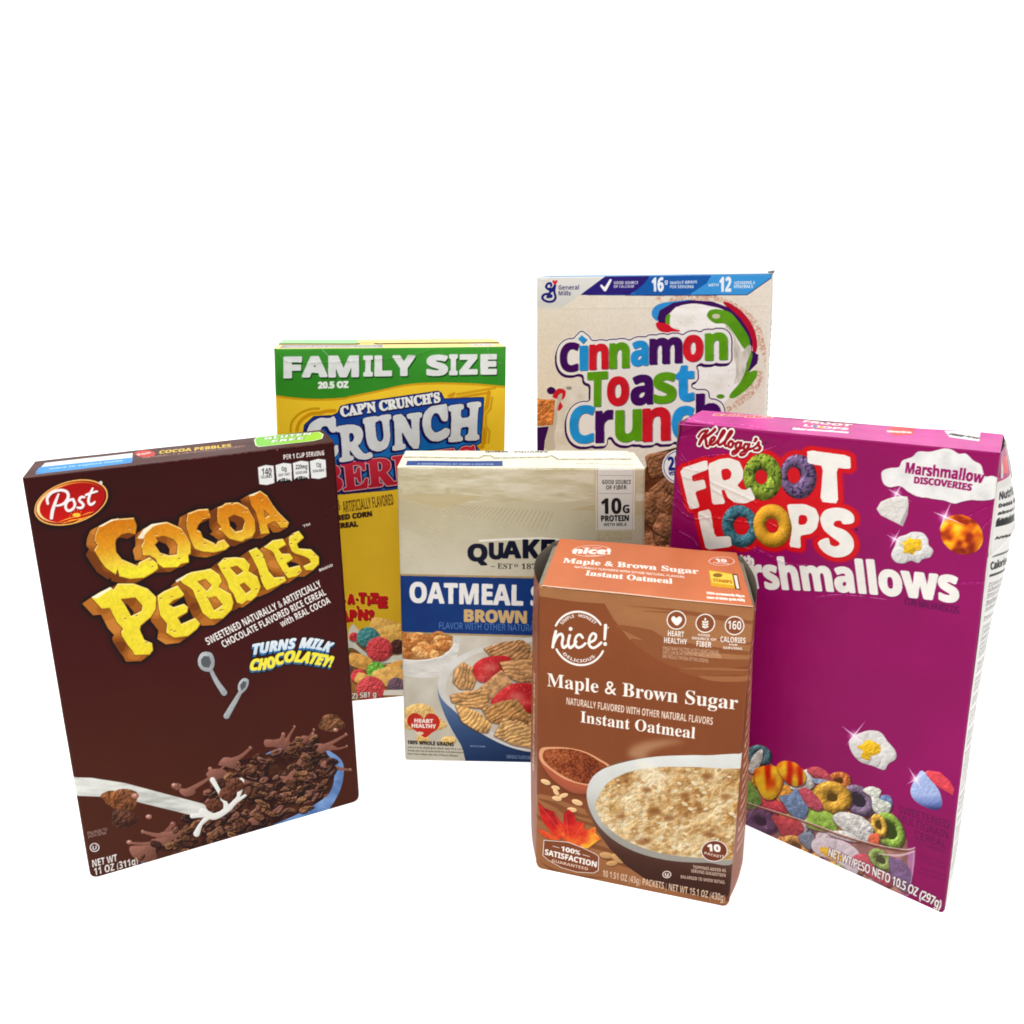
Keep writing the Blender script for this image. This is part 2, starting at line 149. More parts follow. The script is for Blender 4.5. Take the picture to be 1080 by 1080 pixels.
GLYPHS['serif'] = {
 32:(139,[]),
 38:(312,[[248,170,-10,-19,-13,-20,-14,-17,-48,56,36,30,20,29,7,31,-11,38,-29,26,-42,10,-46,-10,-31,-26,-11,-42,6,-28,14,-28,18,-23,-42,-29,-28,-34,-10,-38,12,-40,31,-30,43,-10,32,4,36,16,40,30,39,-46,63,0,-69,80,23,30,20,30,12,30],[178,80,-24,-20,-24,-14,-25,-6,-21,6,-14,12,-7,18,7,24,20,22,32,22],[104,260,5,17,13,11,19,5,20,-5,14,-12,5,-18,-4,-17,-12,-18,-28,-21,-15,17,-12,20]]),
 39:(94,[[36,231,22,0,11,69,0,58,-44,0,0,-58]]),
 49:(280,[[48,0,0,26,42,0,8,2,6,2,4,4,4,6,2,8,0,11,0,251,-12,-15,-22,-23,-10,-8,-10,-5,-10,-1,-8,0,-6,4,-6,6,-5,7,-3,9,-1,10,34,12,13,7,14,9,51,37,56,0,0,-300,1,-9,1,-8,3,-7,4,-5,8,-2,8,-2,41,0,0,-26]]),
 55:(280,[[82,0,134,302,-132,0,-15,-2,-9,-9,-5,-14,-3,-25,-30,0,2,105,239,0,0,-25,-138,-332]]),
 56:(280,[[136,-5,-26,1,-22,5,-20,7,-16,10,-14,11,-10,14,-7,15,-5,16,-1,17,3,21,6,17,12,15,14,13,18,12,20,11,-18,12,-16,14,-12,14,-8,16,-6,16,-2,19,2,15,4,15,6,15,8,12,12,12,16,9,19,7,23,4,26,2,33,-2,27,-9,20,-13,15,-18,9,-22,3,-24,-2,-18,-6,-16,-10,-13,-14,-11,-16,-12,-19,-10,26,-15,22,-15,16,-16,10,-16,6,-18,2,-20,-3,-28,-11,-25,-19,-19,-25,-16,-32,-8],[151,210,11,8,9,8,7,10,4,11,3,13,1,16,0,9,-5,18,-9,15,-6,6,-8,5,-8,3,-10,1,-13,-2,-11,-5,-8,-9,-6,-11,-4,-14,-1,-15,1,-16,5,-13,8,-11,11,-9,13,-9],[139,24,16,2,13,6,12,9,8,13,6,15,1,17,-2,16,-5,13,-10,12,-14,11,-18,11,-24,11,-10,-8,-10,-9,-8,-11,-6,-12,-4,-14,-2,-17,2,-18,6,-16,8,-13,12,-10,13,-6]]),
 65:(325,[[-6,0,0,14,8,0,8,4,8,4,6,8,6,11,6,15,118,291,13,-1,119,-282,14,-29,6,-9,6,-7,8,-4,10,-1,0,-14,-160,0,0,14,23,2,13,6,5,12,-3,15,-20,49,-111,0,-21,-62,4,-12,12,-8,23,-2,0,-14],[84,120,96,0,-48,118]]),
 66:(330,[[12,0,0,13,15,1,11,4,8,6,6,8,2,13,2,16,0,213,-1,14,-1,10,-2,9,-4,7,-4,4,-6,4,-7,2,-9,2,-10,0,0,13,152,0,73,-9,43,-26,15,-43,-9,-36,-27,-25,-45,-16,54,-18,32,-28,12,-40,-4,-28,-12,-25,-20,-19,-26,-14,-34,-9,-39,-3],[136,188,28,1,18,5,14,9,9,13,5,18,2,23,-2,21,-3,16,-7,13,-9,9,-13,5,-17,2,-10,-1,-7,-2,-4,-4,-2,-6,-2,-8,0,-11],[165,18,19,2,16,6,11,10,7,16,4,19,2,25,-2,24,-6,20,-10,14,-14,10,-20,6,-25,2,-11,0,0,-124,0,-10,2,-8,4,-5,5,-4,8,-2]]),
 67:(348,[[191,-8,-32,2,-29,8,-28,13,-24,17,-20,21,-16,25,-12,28,-8,30,-2,34,2,33,8,31,12,28,16,24,21,20,25,18,26,12,30,8,33,2,24,-2,27,-6,34,-12,10,-2,12,2,7,8,5,12,13,0,0,-116,-13,0,-12,28,-16,25,-18,20,-22,15,-22,9,-24,3,-51,-18,-30,-54,-10,-90,11,-84,34,-50,55,-16,20,1,20,5,19,10,20,12,17,14,16,19,14,-13,-39,-41,-47,-25]]),
 68:(369,[[15,0,0,13,14,1,11,4,7,4,5,8,2,10,1,16,0,222,-1,18,-4,13,-4,9,-9,4,-11,4,-15,0,0,13,154,0,55,-5,46,-14,36,-25,26,-33,16,-42,4,-50,-20,-94,-59,-57,-99,-19],[166,18,30,4,24,13,18,21,12,30,8,38,3,46,-11,85,-31,51,-53,16,-11,0,-9,-2,-5,-4,-3,-7,-2,-9,0,-14,0,-232,0,-13,2,-9,3,-6,5,-5,8,-2]]),
 69:(329,[[10,0,0,12,16,2,12,2,8,6,6,8,3,12,1,16,0,216,-1,20,-3,14,-6,9,-8,5,-12,4,-14,0,0,13,285,0,0,-101,-11,0,-6,28,-12,22,-14,14,-22,10,-26,6,-34,2,-9,0,-14,-1,-5,-2,-6,-7,-1,-5,-1,-16,0,-106,8,0,20,2,16,5,13,10,9,14,8,19,4,24,12,0,0,-169,-12,0,-2,18,-4,16,-4,13,-7,10,-8,8,-9,6,-12,3,-14,3,-18,1,0,-116,1,-11,2,-8,4,-5,7,-3,9,-2,13,-1,22,2,21,2,19,5,15,7,15,8,12,12,11,14,10,16,9,20,14,0,-20,-106]]),
 72:(390,[[12,0,0,13,15,1,11,4,8,6,6,8,2,12,2,16,0,222,-2,14,-2,12,-6,8,-8,5,-11,3,-15,2,0,13,168,0,0,-13,-12,0,-16,-4,-6,-4,-4,-4,-3,-5,-2,-7,-1,-20,0,-96,118,0,0,96,-1,20,-2,7,-3,5,-4,4,-6,4,-16,4,-12,0,0,13,168,0,0,-13,-16,-2,-12,-3,-7,-5,-5,-8,-2,-11,-2,-15,0,-222,2,-15,2,-12,6,-9,7,-6,11,-4,16,-1,0,-13,-168,0,0,13,15,1,12,4,8,5,5,8,4,12,0,17,0,104,-118,0,0,-104,0,-16,4,-12,4,-8,8,-6,12,-4,16,-1,0,-13]]),
 73:(194,[[10,0,0,13,15,3,12,3,9,5,6,8,3,10,1,14,0,232,-1,14,-3,10,-5,6,-8,4,-13,3,-16,1,0,13,172,0,0,-13,-16,-1,-12,-3,-8,-4,-6,-6,-3,-10,-1,-14,0,-230,2,-18,2,-7,2,-5,5,-5,7,-3,17,-6,12,-1,0,-13]]),
 77:(472,[[10,0,0,13,16,1,12,4,8,6,6,8,3,12,1,15,0,225,-2,19,-2,7,-2,4,-5,4,-5,4,-8,2,-21,2,0,13,127,0,98,-233,98,233,126,0,0,-13,-15,-2,-11,-4,-8,-5,-5,-8,-3,-11,-1,-14,0,-218,1,-24,2,-8,4,-6,4,-6,5,-2,7,-3,8,-1,11,-1,0,-13,-165,0,0,13,20,3,8,2,6,4,4,4,3,7,2,7,1,22,0,235,-124,-297,-13,0,-123,290,0,-230,2,-18,3,-12,6,-8,9,-5,12,-3,16,-1,0,-13]]),
 78:(368,[[300,-8,-220,268,0,-202,0,-15,4,-12,4,-8,8,-5,12,-4,16,-1,0,-13,-110,0,0,13,10,1,9,1,7,3,6,2,4,5,3,6,2,7,1,20,0,231,-24,29,-5,4,-13,4,0,13,102,0,175,-213,0,155,-1,20,-2,7,-4,6,-4,4,-6,4,-7,2,-21,2,0,13,111,0,0,-13,-15,-1,-12,-3,-8,-6,-4,-8,-3,-12,-1,-16,0,-288]]),
 79:(391,[[194,-8,-24,2,-23,4,-21,8,-20,10,-19,12,-17,15,-14,17,-12,19,-10,21,-8,22,-4,23,-2,25,2,24,4,23,8,23,10,20,12,18,14,18,18,14,18,14,21,10,22,7,23,5,26,1,24,-1,22,-5,22,-7,20,-10,18,-12,17,-15,15,-17,12,-19,10,-21,7,-22,5,-24,1,-24,-1,-25,-5,-23,-7,-22,-10,-21,-12,-19,-16,-17,-16,-15,-19,-12,-21,-10,-22,-8,-24,-4],[197,9,47,18,29,53,9,90,-2,48,-8,40,-13,32,-18,22,-22,14,-25,4,-48,-18,-28,-54,-10,-88,2,-48,8,-40,14,-32,18,-23,22,-13]]),
 80:(311,[[12,0,0,13,15,1,11,4,8,6,6,8,2,12,2,16,0,222,-2,14,-2,12,-6,8,-8,5,-11,3,-15,2,0,13,147,0,39,-1,30,-4,22,-6,16,-9,13,-11,11,-12,8,-14,5,-17,1,-18,-3,-27,-11,-22,-17,-19,-25,-15,-30,-8,-38,-3,-44,0,0,-93,0,-16,4,-12,4,-8,8,-6,12,-4,16,-1,0,-13],[136,171,14,0,22,2,18,5,12,10,8,14,6,19,2,24,-2,23,-4,20,-7,14,-11,11,-14,6,-19,2,-9,-1,-6,-2,-5,-2,-3,-5,-2,-7,0,-8]]),
 82:(352,[[12,0,0,13,15,1,11,4,8,6,6,8,2,12,2,16,0,222,-2,14,-2,12,-6,8,-8,5,-11,3,-15,2,0,13,150,0,46,-3,36,-7,30,-12,20,-17,12,-23,4,-28,-8,-37,-26,-27,-42,-19,98,-142,10,-8,6,-2,10,-1,0,-13,-106,0,-102,158,-14,0,0,-98,0,-16,4,-12,4,-8,8,-6,12,-4,16,-1,0,-13],[136,174,16,0,23,2,19,6,14,10,10,15,6,19,2,24,-6,40,-20,23,-33,8,-11,-1,-10,-2,-5,-4,-3,-6,-2,-8,0,-13]]),
 83:(290,[[32,-8,0,126,14,0,10,-34,12,-26,15,-21,18,-15,21,-8,24,-3,18,2,15,5,13,9,8,11,6,14,2,14,-5,21,-13,17,-22,15,-47,23,-27,14,-20,16,-16,16,-12,18,-6,19,-3,22,1,19,5,18,7,16,10,14,12,11,14,9,16,8,17,4,19,1,21,-1,64,-15,7,2,6,5,2,9,14,0,0,-109,-12,0,-6,18,-6,16,-10,14,-10,14,-11,10,-12,10,-13,6,-14,4,-14,1,-16,-1,-13,-5,-11,-7,-8,-10,-6,-12,-1,-13,1,-13,5,-10,7,-10,10,-8,13,-8,15,-8,68,-32,16,-10,12,-10,10,-11,8,-11,6,-12,4,-12,2,-14,2,-15,-2,-21,-6,-18,-8,-17,-12,-15,-14,-12,-17,-10,-20,-8,-22,-4,-33,-2,-16,2,-8,2,-56,12,-2,-2,-6,-14]]),
 84:(315,[[68,0,0,13,16,1,13,4,9,5,6,9,3,12,1,16,0,262,-5,0,-25,-2,-20,-8,-18,-12,-12,-16,-10,-22,-4,-26,-14,0,0,103,298,0,0,-103,-13,0,-14,48,-31,29,-48,9,-4,0,0,-262,1,-16,3,-13,6,-9,8,-5,13,-3,17,-1,0,-13]]),
 85:(366,[[184,-10,-41,4,-33,10,-25,18,-17,24,-10,31,-4,39,0,166,0,14,-4,12,-4,8,-8,5,-12,3,-15,2,0,13,168,0,0,-13,-11,0,-17,-4,-6,-4,-5,-4,-2,-5,-2,-7,-2,-20,0,-178,2,-27,6,-22,10,-17,12,-12,18,-7,22,-3,49,12,29,34,10,56,0,164,-1,14,-3,12,-6,8,-8,4,-12,4,-18,2,0,13,109,0,0,-13,-13,-2,-11,-4,-7,-6,-4,-8,-2,-11,-2,-13,0,-147,-3,-47,-11,-37,-17,-27,-25,-18,-33,-12]]),
 97:(256,[[190,-8,-22,4,-13,12,-6,18,-24,-18,-26,-11,-28,-3,-16,1,-14,5,-11,8,-8,12,-6,12,-1,15,3,21,12,18,18,16,25,13,33,13,42,14,0,38,-1,12,-3,10,-5,8,-7,6,-10,3,-12,1,-18,-2,-11,-5,-3,-9,10,-20,2,-6,2,-6,-2,-8,-3,-8,-5,-6,-8,-4,-8,-3,-8,-1,-10,1,-8,3,-6,6,-6,6,-2,8,-2,10,2,12,4,10,6,10,10,8,11,7,13,6,16,5,16,2,18,1,32,-2,26,-7,18,-10,12,-16,8,-20,2,-26,0,-123,2,-3,1,-2,3,-2,2,0,4,0,8,5,7,-11,-17,-15,-18,-9],[112,25,6,1,12,4,6,5,12,12,0,79,-34,-14,-20,-20,-6,-30,2,-20,9,-13]]),
 101:(224,[[114,-8,-18,2,-18,6,-15,8,-14,12,-12,14,-9,17,-8,20,-4,22,-2,24,2,23,4,20,8,19,10,17,12,14,15,12,16,8,17,6,19,1,27,-3,22,-10,20,-16,14,-21,8,-27,2,-31,0,-5,-123,0,7,-52,21,-30,33,-10,20,3,17,11,16,18,11,-10,-27,-34,-33,-20],[86,143,64,0,0,36,-3,15,-3,12,-6,8,-8,6,-10,1,-18,-7,-12,-24,-4,-38]]),
 103:(244,[[108,-104,-29,1,-25,5,-18,8,-14,10,-8,12,-4,12,5,16,13,12,23,9,-19,11,-11,14,-3,16,1,12,5,11,8,10,10,9,16,9,18,9,-33,18,-20,26,-7,32,2,15,4,14,8,13,10,10,11,10,15,7,15,5,17,4,19,1,19,-1,19,-4,19,-6,62,0,0,-26,-36,0,9,-16,6,-16,2,-16,-1,-14,-4,-14,-6,-12,-9,-10,-11,-9,-12,-7,-14,-6,-16,-2,-46,-2,-8,-2,-6,-4,-5,-5,-3,-5,-1,-7,3,-9,10,-6,17,-2,50,0,21,-2,17,-4,13,-5,12,-7,8,-8,4,-11,4,-12,1,-15,-3,-22,-12,-18,-17,-16,-25,-12,-32,-6],[117,92,11,2,8,6,6,8,4,13,2,16,0,20,0,20,-2,16,-4,13,-6,8,-8,6,-11,1,-11,-1,-8,-6,-6,-8,-4,-13,-2,-16,-1,-20,1,-20,2,-16,4,-13,6,-8,8,-6],[120,-86,42,4,26,12,8,21,-1,8,-3,6,-6,4,-9,3,-11,2,-14,0,-80,0,-10,-8,-6,-10,-2,-10,2,-8,6,-8,8,-7,13,-5,16,-4]]),
 108:(148,[[14,0,0,12,8,1,7,3,5,3,2,5,2,8,1,10,0,254,-1,10,-1,8,-2,6,-4,4,-7,2,-9,1,0,12,95,0,0,-297,1,-10,1,-7,3,-5,4,-4,7,-2,8,-2,0,-12]]),
 109:(412,[[14,0,0,12,8,1,7,3,5,3,2,5,2,8,1,10,0,146,-1,10,-1,8,-3,6,-4,4,-7,2,-9,1,0,12,95,0,0,-34,20,22,23,13,24,5,30,-5,20,-14,12,-24,22,24,24,14,27,5,35,-9,22,-26,7,-44,0,-116,1,-10,1,-8,3,-4,4,-4,6,-3,9,-1,0,-12,-118,0,0,12,9,1,6,3,4,4,3,5,1,7,1,10,0,120,-1,12,-1,10,-3,8,-4,6,-6,3,-9,1,-14,-3,-13,-9,-12,-14,0,-134,0,-10,2,-7,2,-5,4,-4,6,-3,9,-1,0,-12,-117,0,0,12,9,1,6,3,5,4,2,5,2,7,0,10,0,120,0,12,-2,10,-2,8,-4,6,-6,3,-10,1,-14,-3,-14,-9,-11,-15,0,-133,1,-10,1,-7,3,-5,4,-4,6,-2,8,-2,0,-12]]),
 110:(284,[[14,0,0,12,8,1,7,3,5,3,2,5,2,8,1,10,0,146,-1,10,-1,8,-3,6,-4,4,-7,2,-9,1,0,12,96,0,0,-32,20,21,24,13,27,4,36,-9,22,-26,7,-44,0,-116,0,-10,2,-8,3,-4,5,-4,6,-3,8,-1,0,-12,-120,0,0,12,4,0,12,4,6,9,3,17,0,120,-1,12,-1,10,-3,8,-4,6,-6,3,-9,1,-15,-3,-14,-9,-12,-15,0,-133,0,-10,2,-8,3,-4,4,-4,7,-3,8,-1,0,-12]]),
 111:(250,[[126,-8,-22,2,-19,6,-17,8,-16,12,-14,15,-10,17,-8,20,-4,20,-2,22,2,24,4,20,8,20,10,17,14,15,16,12,17,8,19,5,21,2,21,-1,19,-6,17,-8,16,-12,13,-14,11,-18,8,-19,4,-21,2,-24,-2,-22,-4,-22,-8,-19,-11,-17,-13,-14,-15,-12,-17,-8,-20,-6],[126,8,12,3,10,7,8,11,4,19,2,12,2,34,-2,60,-2,28,-6,20,-6,11,-10,7,-12,2,-14,-2,-10,-7,-6,-11,-5,-20,-3,-28,-1,-60,3,-46,6,-19,7,-11,10,-7]]),
 112:(276,[[13,-104,0,12,7,0,10,4,4,4,2,4,2,5,1,256,-1,13,-1,10,-3,7,-4,3,-6,4,-10,2,0,11,92,0,0,-35,18,23,22,14,26,5,16,-2,16,-6,14,-8,12,-12,11,-14,9,-16,6,-19,4,-20,0,-22,-1,-23,-3,-22,-7,-20,-9,-18,-10,-15,-13,-12,-15,-9,-16,-6,-17,-2,-23,4,-20,10,-16,18,0,-67,3,-31,3,-6,4,-4,4,-4,6,-2,8,-1,9,-1,0,-12],[146,21,14,3,10,7,8,13,6,18,3,24,1,29,-1,28,-3,23,-4,18,-8,13,-10,7,-14,3,-14,-3,-13,-11,-11,-18,0,-124,9,-17,12,-10]]),
 114:(214,[[14,0,0,12,8,1,7,3,5,3,2,5,2,8,1,10,0,146,-1,10,-1,9,-3,5,-4,4,-6,2,-9,0,1,13,92,0,0,-43,10,14,10,12,12,10,11,8,11,4,12,1,12,-1,11,-4,8,-6,6,-8,3,-9,2,-11,-2,-9,-2,-8,-5,-7,-7,-4,-7,-4,-9,0,-8,0,-6,2,-9,8,-11,14,-4,2,-6,2,-6,-2,-7,-4,-7,-8,-5,-10,-3,-12,-1,-15,0,-101,1,-10,2,-8,4,-5,6,-3,10,-3,13,-1,0,-12]]),
 115:(214,[[112,-8,-14,2,-16,4,-24,8,-4,0,-6,-1,-6,-5,-4,-6,-12,0,0,84,14,0,6,-19,8,-17,10,-13,13,-10,13,-6,14,-2,12,1,10,3,7,5,5,6,4,8,1,10,-3,12,-9,12,-15,10,-36,18,-16,10,-14,10,-10,10,-6,12,-5,12,-1,14,2,20,6,18,12,14,16,12,18,7,23,3,5,0,54,-10,4,4,4,6,10,0,0,-73,-12,0,-6,17,-8,14,-10,10,-10,8,-12,5,-13,1,-10,0,-8,-3,-7,-4,-4,-6,-3,-7,-1,-7,1,-7,3,-7,4,-6,6,-5,8,-6,42,-21,16,-9,12,-9,10,-10,6,-12,4,-14,2,-17,-3,-22,-7,-19,-12,-15,-16,-12,-20,-7]]),
 116:(170,[[92,-7,-18,1,-14,6,-11,8,-7,12,-4,14,-2,19,0,155,-21,0,0,15,36,35,27,32,10,13,8,13,12,0,0,-85,46,0,0,-23,-46,0,0,-147,1,-17,3,-6,2,-4,5,-3,6,-1,11,3,10,9,8,14,12,-7,-19,-31,-25,-19]]),
 117:(279,[[98,-8,-22,2,-16,8,-12,11,-8,15,-4,20,-2,24,0,112,0,11,-2,9,-2,6,-5,5,-7,3,-10,1,0,12,98,0,0,-176,0,-8,2,-7,4,-6,6,-4,6,-2,8,-2,14,3,13,7,11,13,0,135,0,12,-2,8,-4,7,-4,4,-8,3,-11,1,0,12,100,0,0,-179,1,-10,2,-8,2,-5,6,-3,6,-3,10,-1,0,-12,-29,-2,-33,-6,-36,-10,0,38,-9,-11,-11,-9,-12,-8,-12,-5,-14,-3]]),
 119:(324,[[91,-8,-83,216,-4,4,-3,3,-4,2,-5,1,0,13,111,0,0,-13,-14,-2,-2,-3,-1,-3,38,-116,33,81,-10,31,-3,5,-3,4,-3,2,-6,2,-7,1,0,11,115,0,0,-13,-11,-2,-7,-4,-2,-6,30,-101,38,100,0,4,-2,3,-3,3,-5,2,-13,3,0,11,67,0,0,-11,-7,-2,-5,-2,-4,-4,-3,-6,-87,-214,-11,0,-49,154,-62,-154]]),
 8211:(250,[[254,142,-258,0,0,-32,258,0]]),
}
